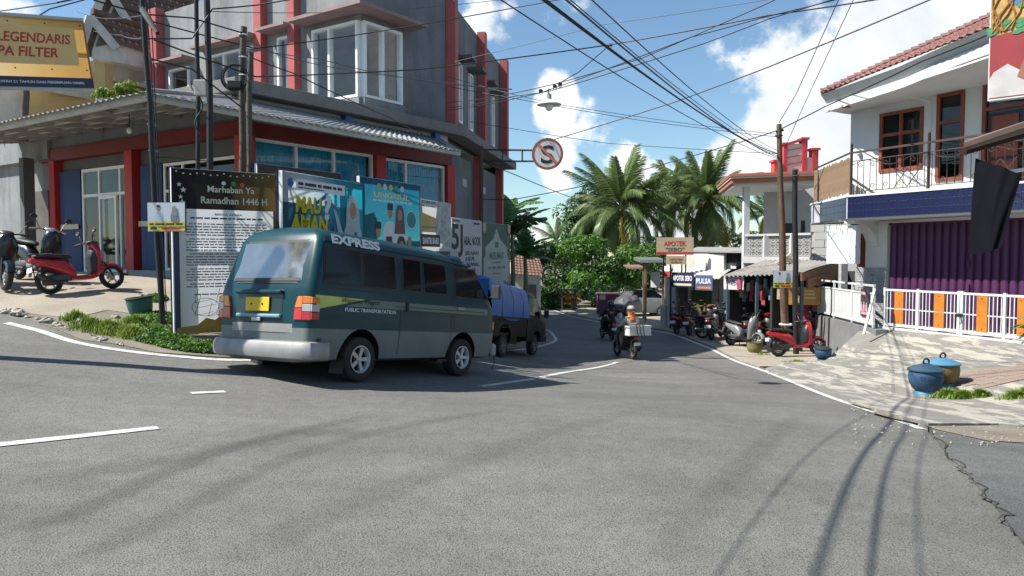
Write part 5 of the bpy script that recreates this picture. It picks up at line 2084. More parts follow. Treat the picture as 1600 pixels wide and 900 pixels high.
b1.lines([(.3, .75, .62, .02)], M_TXTG, seed=5)
l_ = b1.lift()
mb = MB()
cc = b1.p(.46, .43, l_)
mb.tube([cc + b1.ex * (.2 * math.cos(k * .3)) + Vector((0, 0, .14 * math.sin(k * .3))) for k in range(21)], .004, 4, close=True)
for a, z_ in ((.3, .3), (.62, .3), (.3, .5), (.62, .5), (.34, .42), (.5, .28)):
    mb.bar(b1.p(a, z_, l_), b1.p(a + .28, z_ + .05, l_), .006, .006)
    mb.bar(b1.p(a, z_, l_), b1.p(a + .06, z_ + .22, l_), .006, .006)
part(b1.t, 'stamp_sketch', mb, M_TXTG)
b1.poly([(.04, .02), (W1 - .2, .02), (W1 - .2, .16), (W1 * .7, .2), (W1 * .62, .13), (W1 * .5, .24), (W1 * .42, .3), (W1 * .36, .22), (W1 * .28, .26), (W1 * .2, .15), (.04, .12)], mat('print_amber', (0.42, 0.23, 0.05), .6, var=.35, vs=5), 'ornament')
# plank lying along the top of the board
b0 = Board('brown billboard with yellow arch, only its top showing behind the others', P(404, 13.0), P(534, 14.6), 3.28, 1.2, mat('print_brown', (0.04, 0.022, 0.02), .6))
b0.poly([(b0.w * .3 + b0.w * .34 * (1 - math.cos(k * PI / 12)), b0.h - .52 + .40 * math.sin(k * PI / 12)) for k in range(13)], mat('print_yellow', (0.60, 0.46, 0.03), .6), 'arch')
b0.poly([(b0.w * .42 + b0.w * .22 * (1 - math.cos(k * PI / 12)), b0.h - .54 + .29 * math.sin(k * PI / 12)) for k in range(13)], M_TXTG, 'arch')
b2 = Board('cyan school billboard with yellow headline and a veiled girl above the van rear', P(443, 11.9), P(568, 14.1), 3.03, .8, grad_mat('print_cyan', [(0, (0.50, 0.55, 0.58)), (.3, (0.42, 0.53, 0.57)), (.65, (0.04, 0.33, 0.44)), (1, (0.0, 0.26, 0.38))]))
W2, H2 = b2.w, b2.h
b2.rect(0, 0, W2, H2 - .5, grad_mat('print_teal', [(0, (0.03, 0.12, 0.17)), (.6, (0.02, 0.24, 0.32)), (1, (0.0, 0.28, 0.38))]), 'lower_field')
b2.disc(.2, H2 - .18, .09, mat('logo_blue', (0.03, 0.07, 0.25), .6), 'logo', n=5)
b2.rect(.34, H2 - .28, 1.75, H2 - .1, M_PRINTW, 'title_bar')
b2.lines([(.4, 1.7, H2 - .2, .05), (.4, 1.1, H2 - .25, .02)], M_INK, seed=8)
b2.poly([(.62, H2 - .58), (1.12, H2 - .31), (1.62, H2 - .58), (1.5, H2 - .58), (1.12, H2 - .39), (.74, H2 - .58)], mat('print_blue', (0.04, 0.1, 0.28), .6), 'roof_outline')
for a in (.78, .98, 1.18, 1.38):
    b2.rect(a, H2 - 1.0, a + .09, H2 - .6, mat('print_blue', (0.04, 0.1, 0.28)), 'column_print')
M_YELP = mat('print_yellow_bright', (0.72, 0.58, 0.02), .6, transl=.3)
for dx, m_ in ((.022, M_INK), (0, M_YELP)):
    b2.txt('MAU', .66 + dx, H2 - .64 - dx, .72, .26, m_, bold=.05, shear=.1)
    b2.txt('AMAN', .68 + dx, H2 - .96 - dx, 1.06, .27, m_, bold=.05, shear=.1)
    b2.txt('?', 1.2 + dx, H2 - .72 - dx, .22, .4, M_INK if dx else M_PRINTW, bold=.06, shear=.1)
b2.lines([(.2, 1.3, H2 - 1.06, .045), (.2, 1.2, H2 - 1.14, .03)], M_PRINTW, seed=9)
M_VEIL = mat('print_pale_veil', (0.56, 0.64, 0.66), .65, var=.12, transl=.4)
b2.person(1.98, H2 - 1.56, 1.32, M_VEIL, veil=M_VEIL)
b2.disc(2.06, H2 - .98, .05, mat('logo_blue', (0.03, 0.07, 0.25)), 'badge')
b2.poly([(1.35, H2 - .52), (1.45, H2 - .58), (1.62, H2 - .92), (1.8, H2 - 1.08), (1.7, H2 - 1.22), (1.5, H2 - .95)], M_VEIL, 'arm_print')
b3 = Board('teal and green school billboard with a group of uniformed pupils', P(563, 14.3), P(657, 16.2), 3.2, .7, grad_mat('print_teal_green', [(0, (0.14, 0.19, 0.03)), (.3, (0.05, 0.2, 0.14)), (.55, (0.03, 0.22, 0.27)), (1, (0.01, 0.13, 0.24))], axis='Z', nz=.25))
W3, H3 = b3.w, b3.h
for i, c in enumerate(((0.4, 0.36, 0.05), (0.5, 0.5, 0.5), (0.5, 0.42, 0.08), (0.05, 0.25, 0.15), (0.5, 0.52, 0.55))):
    b3.disc(.62 + i * .2, H3 - .15, .065, mat('logo_tint%d' % i, c, .6), 'logo')
b3.txt('UNGGUL', W3 * .5, H3 - .37, 1.25, .11, mat('print_pale_gold', (0.6, 0.52, 0.25), .6))
b3.lines([(.4, W3 - .35, H3 - .45, .035)], M_PRINTW, seed=11)
M_SHIRT = mat('print_shirt', (0.60, 0.63, 0.66), .65)
M_BLK = mat('print_black', (0.03, 0.025, 0.03), .65)
M_SKY = mat('print_pale_blue', (0.24, 0.40, 0.55), .65)
b3.person(.98, H3 - 1.44, 1.0, M_SHIRT, cap=M_BLK)
b3.person(1.32, H3 - 1.47, 1.0, M_SHIRT, veil=mat('print_brown_veil', (0.12, 0.07, 0.07), .6))
b3.person(.56, H3 - 1.85, 1.02, M_SHIRT, cap=M_BLK)
b3.person(.93, H3 - 2.1, .98, M_SKY, cap=M_BLK)
b3.person(1.36, H3 - 2.12, 1.0, M_BLK, veil=M_BLK)
b3.person(1.66, H3 - 2.0, .98, mat('print_teal_shirt', (0.05, 0.3, 0.34), .6))
b3.poly([(.55, H3 - 1.28), (.58, H3 - 1.28), (.6, H3 - 1.6), (.565, H3 - 1.65), (.53, H3 - 1.6)], M_BLK, 'tie')
b3.disc(1.72, H3 - .78, .2, M_PRINTW, 'round_badge')
b3.disc(1.72, H3 - .78, .18, mat('print_teal_badge', (0.02, 0.2, 0.22), .6), 'round_badge')
b4 = Board('white enrolment billboard with grey photo and dark headline blocks', P(656, 16.3), P(705, 17.9), 2.92, .4, mat('print_offwhite', (0.58, 0.59, 0.58), .65, var=.1, vs=2, transl=.45))
W4, H4 = b4.w, b4.h + .22
b4.poly([(0, H4 - .95), (W4 * .6, H4 - .95), (W4 * .5, H4 - .62), (0, H4 - .5)], mat('print_dull_gold', (0.42, 0.32, 0.10), .6, var=.2), 'gold_field')
b4.poly([(W4 * .55, H4 - .2), (W4 * .98, H4 - .1), (W4 * .98, H4 - 1.3), (W4 * .5, H4 - 1.15), (W4 * .48, H4 - .7)], mat('print_photo_grey', (0.3, 0.32, 0.31), .6, var=.55, vs=6), 'photo')
b4.lines([(.1, W4 * .5, H4 - .3, .05), (.1, W4 * .45, H4 - .38, .03), (.1, W4 * .55, H4 - .86, .04)], M_TXTG, seed=13)
b4.rect(.05, H4 - 1.28, W4 * .62, H4 - 1.0, M_BLK, 'headline_block')
b4.txt('SANTRI BARU', W4 * .33, H4 - 1.21, W4 * .5, .14, M_PRINTW, bold=.04)
b4.rect(.05, H4 - 1.62, W4 * .95, H4 - 1.38, M_BLK, 'headline_block')
b4.txt('TAHUN PELAJARAN 2025', W4 * .5, H4 - 1.56, W4 * .82, .11, M_PRINTW, bold=.04)
b4.lines([(.1, W4 * .9, H4 - 1.74 - i * .075, .035) for i in range(3)] + [(.1, W4 * .4, H4 - 2.1, .05)], M_INK, seed=14)
b5 = Board('white billboard with large 5J and red block at its foot', P(706, 18.1), P(752, 20.0), 2.6, .2, mat('print_offwhite2', (0.62, 0.63, 0.63), .65, var=.06, transl=.45))
W5, H5 = b5.w, b5.h + .36
b5.txt('5J', W5 * .17, H5 - 1.12, W5 * .36, .62, M_INK, bold=.025)
b5.txt('ABAL NOOR', W5 * .67, H5 - 1.02, W5 * .58, .22, M_INK, bold=.03)
for i, (wd, t) in enumerate(((.52, 'JELAJAH'), (.36, 'JUJUR'), (.54, 'JADWAL'), (.4, 'JELAS'), (.34, 'JITU'))):
    b5.txt(t, W5 * .42, H5 - 1.27 - i * .15, W5 * wd * .9, .09, M_INK, align='l')
b5.disc(W5 * .2, H5 - 1.45, .05, mat('print_red', (0.5, 0.05, 0.05), .6), 'dot')
b5.lines([(.1, .5, H5 - .45, .03), (W5 * .72, W5 * .95, H5 - .48, .05)], M_INK, seed=16)
b5.rect(.3, H5 - 2.12, W5 - .08, H5 - 1.9, mat('print_red', (0.5, 0.05, 0.05)), 'red_block')
b5.lines([(.45, W5 - .2, H5 - 2.04, .07)], M_PRINTW, seed=17)
b5.rect(.1, .03, W5 - .02, H5 - 2.2, mat('print_red', (0.5, 0.05, 0.05)), 'red_block')
b6 = Board('dark green mosque arch billboard, last of the row above the truck', P(753, 20.3), P(797, 22.0), 2.58, .55, mat('print_dark_green', (0.025, 0.07, 0.06), .6, var=.3, vs=4))
W6, H6 = b6.w, b6.h
arch = [(.1, .12), (W6 - .1, .12), (W6 - .1, H6 * .5), (W6 - .22, H6 * .56), (W6 - .2, H6 * .66), (W6 * .62, H6 * .78), (W6 * .5, H6 * .93), (W6 * .38, H6 * .78), (.2, H6 * .66), (.22, H6 * .56), (.1, H6 * .5)]
b6.poly(arch, mat('print_white_green', (0.55, 0.6, 0.58), .65, transl=.4), 'arch_field')
b6.rect(W6 * .44, H6 * .66, W6 * .56, H6 * .74, mat('print_deep_green', (0.02, 0.12, 0.09), .6), 'emblem')
b6.txt('MUSLIMAT', W6 * .5, H6 * .5, W6 * .5, .2, mat('print_deep_green', (0.02, 0.12, 0.09)), bold=.03)
b6.lines([(W6 * .35, W6 * .65, H6 * .44, .05), (W6 * .2, W6 * .8, H6 * .36, .07), (W6 * .38, W6 * .62, H6 * .29, .03)], M_TXTG, seed=18)
for i in range(10):
    a = .14 + i * (W6 - .28) / 10
    b6.rect(a, .1, a + .13, .16 + .22 * abs(math.sin(i * 2.2)), mat('print_skyline', (0.1, 0.12, 0.12), .6), 'skyline')
for a in (.02, W6 - .22):
    b6.poly([(a, H6 - .22), (a + .1, H6 - .3), (a + .2, H6 - .22), (a + .2, H6 - .02), (a, H6 - .02)], mat('print_gold2', (0.35, 0.3, 0.16), .6), 'corner_ornament')

# cigarette banner high at the left
bc = Board('golden cigarette banner with red slogan and navy warning strip at upper left', W(-140, 0, 9.1), W(145, 0, 10.4), 4.78, 3.87, grad_mat('print_gold_sheen', [(0, (0.66, 0.40, 0.13)), (.45, (0.78, 0.56, 0.28)), (.75, (0.64, 0.38, 0.11)), (1, (0.52, 0.29, 0.09))], nz=.12), name='advertising_banner', group=None, posts=False, edge=mat('banner_cloth', (0.5, 0.4, 0.24), .7, var=.15), deep=.015)
RED = mat('slogan_red', (0.42, 0.035, 0.03), .6)
NAVY = mat('warning_navy', (0.025, 0.03, 0.07), .6)
wE = bc.w
bc.rect(0, 0, wE, .135, NAVY, 'warning_strip')
bc.poly([(0, .3), (wE - .14, .3), (wE - .14, .8), (0, .8)], mat('slogan_field', (0.70, 0.47, 0.19), .6, var=.12, vs=3), 'slogan_field')
bc.txt('RASA LEGENDARIS', wE - .20 - .62, .585, 1.24, .125, RED, bold=.02, shear=.2)
bc.txt('TANPA FILTER', wE - .38 - .5, .40, 1.0, .125, RED, bold=.02, shear=.2)
bc.txt('PRIA ORANG DI BAWAH 21 TAHUN DAN PEREMPUAN HAMIL', wE - .82, .05, 1.42, .034, M_PRINTW, bold=.02)
mb = MB()
for i in range(5):
    for z in (.24, .84):
        mb.lathe([(.011, 0), (.009, .004)], 8, Matrix.Translation(bc.p(wE - .06 - i * .42, z, .012)) @ bc.n.to_track_quat('Z', 'Y').to_matrix().to_4x4())
o = part(bc.t, 'eyelets', mb, M_IRON)
o['kind'] = 'stuff'
mb = MB()
mb.bar(bc.p(0, bc.h + .02, -.03), bc.p(wE, bc.h + .02, -.03), .04, .04)
mb.bar(bc.p(0, -.02, -.03), bc.p(wE, -.02, -.03), .04, .04)
part(bc.t, 'frame_rail', mb, M_STEELW)
bc.t.rotation_euler = Matrix.Rotation(R(7), 3, bc.n).to_euler()
bp0 = W(-75, 500, 9.2)



# ------------------------------------------------------------------ poles
def pole(label, base, top, r0, r1, m, name='utility_pole', n=10, zf=Z):
    base, top = Vector(base), Vector(top)
    t = thing(name, label, 'pole', tuple(base), group='poles around the junction')
    mb = MB()
    k = 8
    mb.tube([base.lerp(top, i / k) + Vector((math.sin(i * 1.7) * .012, math.cos(i * 2.3) * .012, 0)) * (i > 0) for i in range(k + 1)], [r0 + (r1 - r0) * i / k for i in range(k + 1)], n)
    part(t, 'shaft', mb, m, smooth=True)
    return t


b_ = GP(255, 514)
pole('thick grey pole holding the golden banner beyond the left edge', (bp0.x, bp0.y, Z(bp0.x, bp0.y) - .3), (bp0.x, bp0.y, 6.4), .14, .11, M_WOODP)
q = W(40, 300, 21)
pole('weathered grey post rising behind the canopy below the golden banner', (q.x, 21, 4.9), W(41, 105, 21), .1, .09, M_WOODP)
t = pole('leaning black pole with tied cables beside the Ramadan billboard', (b_.x, b_.y, b_.z - .2), W(219, -70, 11.5), .044, .036, M_IRON)
mb = MB()
for k in range(3):
    mb.tube([W(256 + k * 2, 512 - 10 * k, b_.y - .06), W(249 + k * 3, 380, b_.y - .05), W(238 + 3 * k, 190, b_.y + .05), W(228 + k * 5, 60, b_.y + .1), W(219 + k * 4, -60, 11.3)], .008, 6)
part(t, 'strapped_cable', mb, M_BLACK)
mb = MB()
for v in (130, 152, 195, 236):
    c = W(222 + (v + 70) * .0615, v, b_.y + .15 - .0)
    mb.torus(c, .075, .012, 'z', 12, 5)
part(t, 'tie', mb, mat('blue_rope', (0.06, 0.16, 0.3), .8))
mb = MB()
mb.tube([W(222, 15, 11.4), W(232, 30, 11.2), W(246, 52, 11.0)], [.05, .05, .03], 8)
part(t, 'strut', mb, M_IRON)
for (u0, u1, d, r, lab) in ((310, 313, 12.9, .04, 'thin black pole carrying a pale junction box, left of two tall poles'), (326, 334, 12.7, .055, 'thicker tall black pole standing right of the junction box pole')):
    q = W(u1, 600, d)
    t = pole(lab, (q.x, d, Z(q.x, d) - .3), W(u0 - 3, -90, d), r, r * .9, M_IRON)
    if r < .05:
        mb = MB()
        c = W(315, 138, d - .1)
        mb.box(c, (.22, .14, .27))
        o = part(t, 'junction_box', mb, mat('box_grey', (0.40, 0.39, 0.35), .7, var=.15), bevel=.015)
        mb = MB()
        mb.tube([W(310, 150, d - .1) + Vector((math.sin(k * .5) * .07, 0, -.05 * k + (.9 if k > 12 else 0) * 0)) for k in range(14)], .015, 5)
        mb.tube([c + Vector((-.13 + .05 * math.sin(k * .4), 0, .1 - .16 * math.sin(k * .25))) for k in range(14)], .01, 5)
        part(o, 'cable_loop', mb, M_BLACK)
for (u, vt, d, r, lab) in ((380, 42, 13.4, .058, 'short weathered wooden pole holding a coil of cable'), (391, 82, 13.2, .05, 'shorter dark wooden pole just right of the cable coil')):
    q = W(u - 3, 600, d)
    t = pole(lab, (q.x, d, Z(q.x, d) - .3), W(u, vt, d), r * 1.15, r, M_WOODP)
    if vt == 42:
        mb = MB()
        c = W(369, 122, d - .12)
        for k in range(5):
            mb.torus(c + Vector((rnd.uniform(-.02, .02), -.02 * k, rnd.uniform(-.02, .02))), .235 + rnd.uniform(-.02, .02), .014, 'y', 24, 6)
        part(t, 'cable_coil', mb, M_BLACK)
        mb = MB()
        mb.box(W(367, 132, d - .2), (.24, .1, .13))
        part(t, 'splice_box', mb, M_IRON, bevel=.01)
        mb = MB()
        for v in (55, 90, 118):
            mb.torus(W(380, v, d), .07, .014, 'z', 10, 5)
        part(t, 'band', mb, M_COVE)
q = W(1228, 540, 22.8)
t = pole('tall brown wooden pole carrying many cables and a small poster', (q.x, 22.8, Z(q.x, 22.8) - .3), W(1217, 194, 22.6), .125, .075, mat('brown_pole', (0.12, 0.075, 0.052), .9, var=.3, vs=4, bump=.5, bs=15))
mb = MB()
mb.bar(W(1213, 207, 22.6), W(1224, 203, 22.6), .05, .07)
mb.torus(W(1217, 212, 22.6), .1, .02, 'z', 12, 5)
part(t, 'cable_clamp', mb, M_IRON)
mb = MB()
mb.torus(W(1227.5, 507, 22.6), .17, .035, 'z', 12, 5)
part(t, 'white_band', mb, M_PRINTW)
q = W(1244, 540, 22.1)
t = pole('black iron pole standing in front of the corrugated shop, right of the brown pole', (q.x, 22.1, Z(q.x, 22.1) - .3), W(1242, 264, 22.0), .085, .075, M_IRON)
mb = MB()
mb.torus(W(1243, 266, 22), .085, .014, 'z', 12, 5)
mb.torus(W(1243, 275, 22), .085, .014, 'z', 12, 5)
part(t, 'collar', mb, M_DARKTIN)

# small campaign posters


def campaign(label, u0, v0, u1, v1, d, zoff=0.0):
    a, b = W(u0, v1, d), W(u1, v1, d - .05)
    h = (v1 - v0) / FPX * d
    B = Board(label, a, b, a.z + h, a.z, mat('poster_pale', (0.50, 0.54, 0.60), .6, var=.1), name='campaign_poster', cat='poster', group='small yellow footed campaign posters on poles', posts=False, edge=M_POSTB, deep=.03)
    w, h = B.w, B.h
    B.rect(.012, .012, w - .012, h * .33, mat('poster_yellow', (0.58, 0.50, 0.03), .6), 'yellow_strip')
    mg = mat('poster_shirt', (0.42, 0.48, 0.55), .6, var=.15)
    B.person(w * .3, h * .33, h * .6, mg, cap=M_BLK)
    B.person(w * .72, h * .33, h * .55, mat('poster_scarf', (0.16, 0.18, 0.22), .6, var=.5, vs=20), veil=mat('poster_veil', (0.22, 0.24, 0.28), .6, var=.4, vs=20))
    B.lines([(w * .06, w * .94, h * .22, h * .065), (w * .08, w * .3, h * .07, h * .09)], M_INK, seed=21)
    B.poly([(w * .38, h * .06), (w * .8, h * .06), (w * .93, h * .105), (w * .8, h * .15), (w * .38, h * .15)], RED, 'arrow')
    return B


campaign('campaign poster of a capped man and veiled woman on the leaning black pole', 231, 316.5, 290, 362, 10.95)
campaign('campaign poster of a couple on the brown wooden pole by the corrugated shop', 1208, 423, 1240, 450, 22.5)

# no-stopping sign on its bracket
sp = thing('no_stopping_sign', 'round white sign with black S crossed out in red on a bracket', 'road sign', tuple(W(752, 470, 21)))
mb = MB()
q = W(752, 470, 21)
mb.tube([(q.x, 21, Z(q.x, 21) - .3), W(752, 228, 21)], .06, 10)
part(sp, 'pole', mb, mat('rusty_pole', (0.07, 0.05, 0.045), .8, .2, var=.35), smooth=True)
mb = MB()
for v in (234, 252):
    mb.bar(W(752, v, 21), W(838, v + (1 if v < 240 else 0), 20.4), .045, .045)
mb.bar(W(785, 234, 20.75), W(785, 252, 20.75), .03, .03)
mb.bar(W(816, 234, 20.5), W(816, 252, 20.5), .04, .04)
part(sp, 'bracket', mb, M_IRON)
c = W(855.5, 240.5, 20.2)
Ms = Matrix.Translation(c) @ (Vector((-.12, -1, -.02)).normalized()).to_track_quat('Z', 'Y').to_matrix().to_4x4()
rr = 24.5 / FPX * 20.2
mb = MB().lathe([(rr, -.02), (rr, 0)], 36, Ms)
part(sp, 'disc', mb, mat('sign_face', (0.60, 0.60, 0.58), .5, var=.1, dirt=.2, dcol=(.4, .4, .38)))
M_SRED = mat('sign_brown_red', (0.30, 0.075, 0.05), .5, var=.2, dirt=.3, dcol=(.25, .14, .11))
mb = MB()
n = 40
for ra, rb in ((rr * .84, rr * 1.0),):
    vs = [Ms @ Vector((r * math.cos(2 * PI * k / n), r * math.sin(2 * PI * k / n), .004)) for r in (ra, rb) for k in range(n)]
    mb.add(vs, [(k, (k + 1) % n, n + (k + 1) % n, n + k) for k in range(n)])
part(sp, 'rim_print', mb, M_SRED)
X, Y_, Nn = Ms.col[0].xyz.normalized(), Ms.col[1].xyz.normalized(), Ms.col[2].xyz.normalized()
if Y_.z < 0:
    X, Y_ = -X, -Y_
lettering(sp, 'S', mat('sign_black', (0.02, 0.02, 0.022), .5), c - Y_ * rr * .56 + Nn * .007, X, Y_, width=rr * .86, height=rr * 1.12, bold=.018)
mb = MB()
d1 = (X * -.7 + Y_ * .72).normalized()
mb.bar(c + d1 * rr * .88 + Nn * .011, c - d1 * rr * .88 + Nn * .011, rr * .17, .003, up=Nn)
part(sp, 'slash', mb, mat('sign_slash', (0.42, 0.14, 0.08), .5, var=.15))

# street lamp hung from the cables
lp = thing('street_lamp', 'white enamel street lamp hanging from the cables over the road', 'street lamp', tuple(W(858, 170, 14)))
c = W(858, 163, 14)
mb = MB().lathe([(.02, .10), (.05, .09), (.10, .065), (.23, .0), (.235, -.012), (.22, -.008), (.09, .045), (.02, .06)], 24, Matrix.Translation(c))
part(lp, 'shade', mb, mat('enamel', (0.70, 0.70, 0.66), .35, var=.06, dirt=.2, dcol=(.45, .4, .3)), smooth=True)
mb = MB().lathe([(.03, .2), (.045, .19), (.045, .12), (.05, .09)], 14, Matrix.Translation(c))
mb.tube([c + Vector((0, 0, .19)), c + Vector((-.03, 0, .25)), c + Vector((0, 0, .29))], .02, 8)
part(lp, 'neck', mb, M_TIN, smooth=True)
mb = MB().sphere(c + Vector((0, 0, -.045)), .075, 14, 10, 1, 1, 1.1)
part(lp, 'bulb', mb, mat('bulb_opal', (0.66, 0.66, 0.64), .25), smooth=True)

# ------------------------------------------------------------------ cables
M_CABLE = mat('cable', (0.014, 0.014, 0.017), .6)
M_CABLEL = mat('cable_grey', (0.10, 0.10, 0.105), .6)


def cable(label, pts, r=.012, sag=.15, m=None, n=16):
    P = [W(*q) if len(q) == 3 and abs(q[0]) + abs(q[1]) > 60 else Vector(q) for q in pts]
    out = []
    for a, b in zip(P[:-1], P[1:]):
        L_ = (b - a).length
        for k in range(n):
            t = k / n
            q = a.lerp(b, t)
            q.z -= sag * L_ / 12 * 4 * t * (1 - t)
            out.append(q)
    out.append(P[-1])
    mb = MB().tube(out, r, 6)
    return single('cable', mb, m or M_CABLE, label, 'cable', group='overhead cables', smooth=True)


pt = (1217, 203, 22.6)


def ext(a, b, k):
    """carry a span beyond the picture: from a through b"""
    A_, B_ = W(*a), W(*b)
    return tuple(A_ + (B_ - A_) * k)


for (u, v, u2, dv, r, lab) in ((849, 0, 1213, 240, .013, 'thickest black cable from the brown pole to the top centre, leftmost of the bundle'),
                            (853, -1, 1214, 243, .008, 'second thick cable hugging the leftmost overhead bundle'),
                            (885, 0, 1215, 246, .010, 'black cable from the brown pole reaching the top edge right of the thick bundle'),
                            (889, -2, 1216, 240, .006, 'thinner cable beside the black cable from the brown pole'),
                            (925, 0, 1216, 236, .007, 'thin cable from the brown pole, rightmost of those rising to top centre'),
                            (783, 0, 1215, 248, .007, 'thin cable from the brown pole rising farthest left over the grey building')):
    a, b = (u2, dv, 22.6), (u, v, 7.2)
    P0, P1 = W(*a), W(*b)
    Q = P0 + (P1 - P0) * 1.4
    cable(lab, [tuple(P0), tuple(P1), tuple(Q)], r, .12)
cable('long cable crossing the street from the grey building, joined at the clamp', [(240, 62, 11.6), (400, 120, 13.5), (660, 108, 14.5), (952, 70, 15), (1200, 24, 13), (1390, -4, 12), (1700, -60, 11)], .013, .05)
cable('upper cable along the grey facade rising to the top edge', [(225, 30, 11.6), (400, 76, 14), (575, 52, 16), (800, 13, 16), (880, -2, 15.5), (1000, -30, 15)], .012, .03)
cable('lower strand of the lamp cable sweeping up to the right', [(700, 168, 22), (800, 151, 14.8), (860, 142, 14), (1100, 68, 13), (1200, 30, 12.5), (1330, -10, 12)], .009, .05)
cable('upper strand of the lamp cable rising to the top right corner', [(700, 160, 22), (800, 146, 14.8), (872, 130, 14), (1000, 92, 13.5), (1200, 5, 12.5), (1260, -25, 12)], .009, .04)
cable('middle strand of the lamp cable', [(700, 172, 22), (845, 145, 14), (1080, 58, 13), (1190, 28, 12.5), (1420, -30, 12)], .008, .05)
cable('short stay between the lamp and the cable clamp', [(872, 131, 14), (905, 112, 14.3), (952, 71, 15)], .009, .02)
cable('slack black cable sweeping up over the balcony house eave', [(640, 308, 30), (800, 312, 27), (905, 292, 26.5), (1143, 226, 25.5), (1217, 203, 22.6), (1290, 166, 21), (1440, 96, 16), (1600, 30, 12), (1720, -30, 10)], .016, .05)
cable('straight grey cable rising right from the road sign past the lamp', [(866, 218, 21), (1050, 161, 17), (1200, 105, 14), (1452, 0, 11), (1560, -50, 10)], .013, .02, M_CABLEL)
cable('faint high wire over the lamp', [(660, 108, 21), (800, 75, 20), (940, 39, 19), (1192, 1, 17), (1300, -20, 16)], .007, .03, M_CABLEL)
cable('thin wire from the lamp down to the brown pole', [(700, 135, 22), (800, 153, 20), (1000, 188, 22), (1215, 214, 22.6)], .009, .04)
cable('thin wire just above the lamp wire to the brown pole', [(700, 120, 22), (800, 147, 20), (870, 163, 20.5), (1080, 194, 23), (1216, 210, 22.6)], .008, .03)
cable('low thin wire from the grey building to the brown pole', [(735, 190, 24), (800, 201, 23), (950, 224, 24), (1216, 240, 22.6)], .009, .04)
cable('steep wire from the brown pole up into the cloud, left one', [(1217, 192, 22.6), (1244, 147, 23), (1308, 5, 17), (1322, -30, 16)], .011, .0)
cable('steep wire from the brown pole up into the cloud, right one', [(1226, 232, 22.6), (1258, 160, 23), (1331, 5, 17), (1347, -30, 16)], .009, .0)
cable('short descending wire under the road sign', [(762, 255, 21), (800, 271, 23), (902, 312, 27), (960, 330, 30)], .013, .05)
cable('wire from the leaning pole down to the coil pole', [(236, 92, 11.5), (300, 108, 12.3), (378, 168, 13.3)], .013, .03)
cable('upper wire from the leaning pole to the wooden coil pole', [(146, 0, 10.8), (223, 22, 11.4), (300, 28, 12.4), (381, 52, 13.4)], .013, .03)
cable('dark cable from the leaning pole to the grey building upper corner', [(-20, 26, 10), (90, 4, 10.8), (223, -25, 11.5)], .012, .03)
cable('second dark cable crossing above the golden banner', [(-20, 72, 10.5), (78, 14, 11), (145, -4, 11.4)], .01, .03)
cable('wire passing across the gabled house from the leaning pole', [(120, 18, 22), (150, 27, 20), (224, 24, 11.6)], .009, .05)
cable('slack wire below the gabled house roof', [(145, 48, 24), (190, 55, 18), (222, 60, 11.6), (300, 60, 12.5), (332, 14, 12.7), (400, 8, 13), (560, -20, 13)], .012, .05)
cable('grey wire in front of the bay window', [(380, 58, 13.4), (440, 88, 15), (560, 112, 18), (640, 122, 19), (800, 140, 20)], .009, .08, M_CABLEL)
cable('lower grey wire in front of the bay window', [(380, 75, 13.4), (500, 92, 16), (570, 110, 18), (700, 132, 21), (800, 139, 22)], .009, .06, M_CABLEL)
cable('dark drop wire descending past the bay window to the shop canopy', [(380, 85, 13.4), (460, 115, 15), (600, 180, 18.5), (700, 228, 21)], .012, .06)
cable('thin wire high across the dark side wall', [(332, 18, 12.7), (500, 20, 17), (640, 14, 19.5), (780, 0, 21), (850, -10, 22)], .008, .03, M_CABLEL)
cable('wire from the canopy corner to the small poster pole', [(235, 245, 11.1), (275, 247, 11.4), (330, 252, 12.6)], .009, .03)
for lab, u, v in (('small black insulator on the lamp cable, left', 845, 142), ('small black insulator on the lamp cable, centre', 867, 135), ('small black insulator on the lamp cable, right', 875, 131), ('loop clamp where the long cables meet', 954, 70)):
    o = thing('insulator', lab, 'insulator', tuple(W(u, v, 14)), group='fittings on the cables')
    d_ = 14 if u < 900 else 15
    mb = MB().lathe([(.015, -.04), (.035, -.025), (.035, .025), (.015, .04)], 10, Matrix.Translation(W(u, v, d_)) @ Matrix.Rotation(PI / 2, 4, 'Y'))
    part(o, 'body', mb, M_IRON if u < 900 else M_CABLEL, smooth=True)
    mb = MB().torus(W(u, v + 3, d_), .03, .006, 'y', 10, 5)
    part(o, 'hook', mb, M_IRON)

# ------------------------------------------------------------------ bins
M_BINB = mat('bin_blue', (0.02, 0.065, 0.135), .6, var=.2, vs=4, dirt=.45, dcol=(.05, .07, .09))
M_BINL = mat('bin_light_blue', (0.07, 0.20, 0.32), .6, var=.15, dirt=.3, dcol=(.12, .16, .2))
M_BINO = mat('bin_olive', (0.16, 0.12, 0.03), .6, var=.3, dirt=.4)


def urn_bin(label, pos, R0, H, mb_, ml, mf):
    t = thing('rubber_bin', label, 'bin', tuple(pos), group='lidded rubber bins on the ramp')
    k, h = R0, H
    m = MB().lathe([(.62 * k, .14 * h), (.78 * k, .2 * h), (.97 * k, .4 * h), (1.0 * k, .55 * h), (.96 * k, .7 * h), (.93 * k, .72 * h)], 28)
    part(t, 'body', m, mb_, smooth=True, world=False)
    m = MB().lathe([(.78 * k, -.12 * h), (.75 * k, .02 * h), (.6 * k, .141 * h)], 28)
    part(t, 'foot', m, mf, smooth=True, world=False)
    m = MB().lathe([(1.06 * k, .72 * h), (1.06 * k, .75 * h), (.8 * k, .82 * h), (.3 * k, .9 * h), (.05 * k, .91 * h)], 28)
    o = part(t, 'lid', m, ml, smooth=True, world=False)
    m = MB().torus((0, 0, .97 * h), .11 * k * 1.6, .018, 'y', 16, 6)
    part(o, 'ring', m, M_IRON, smooth=True, world=False)
    return t


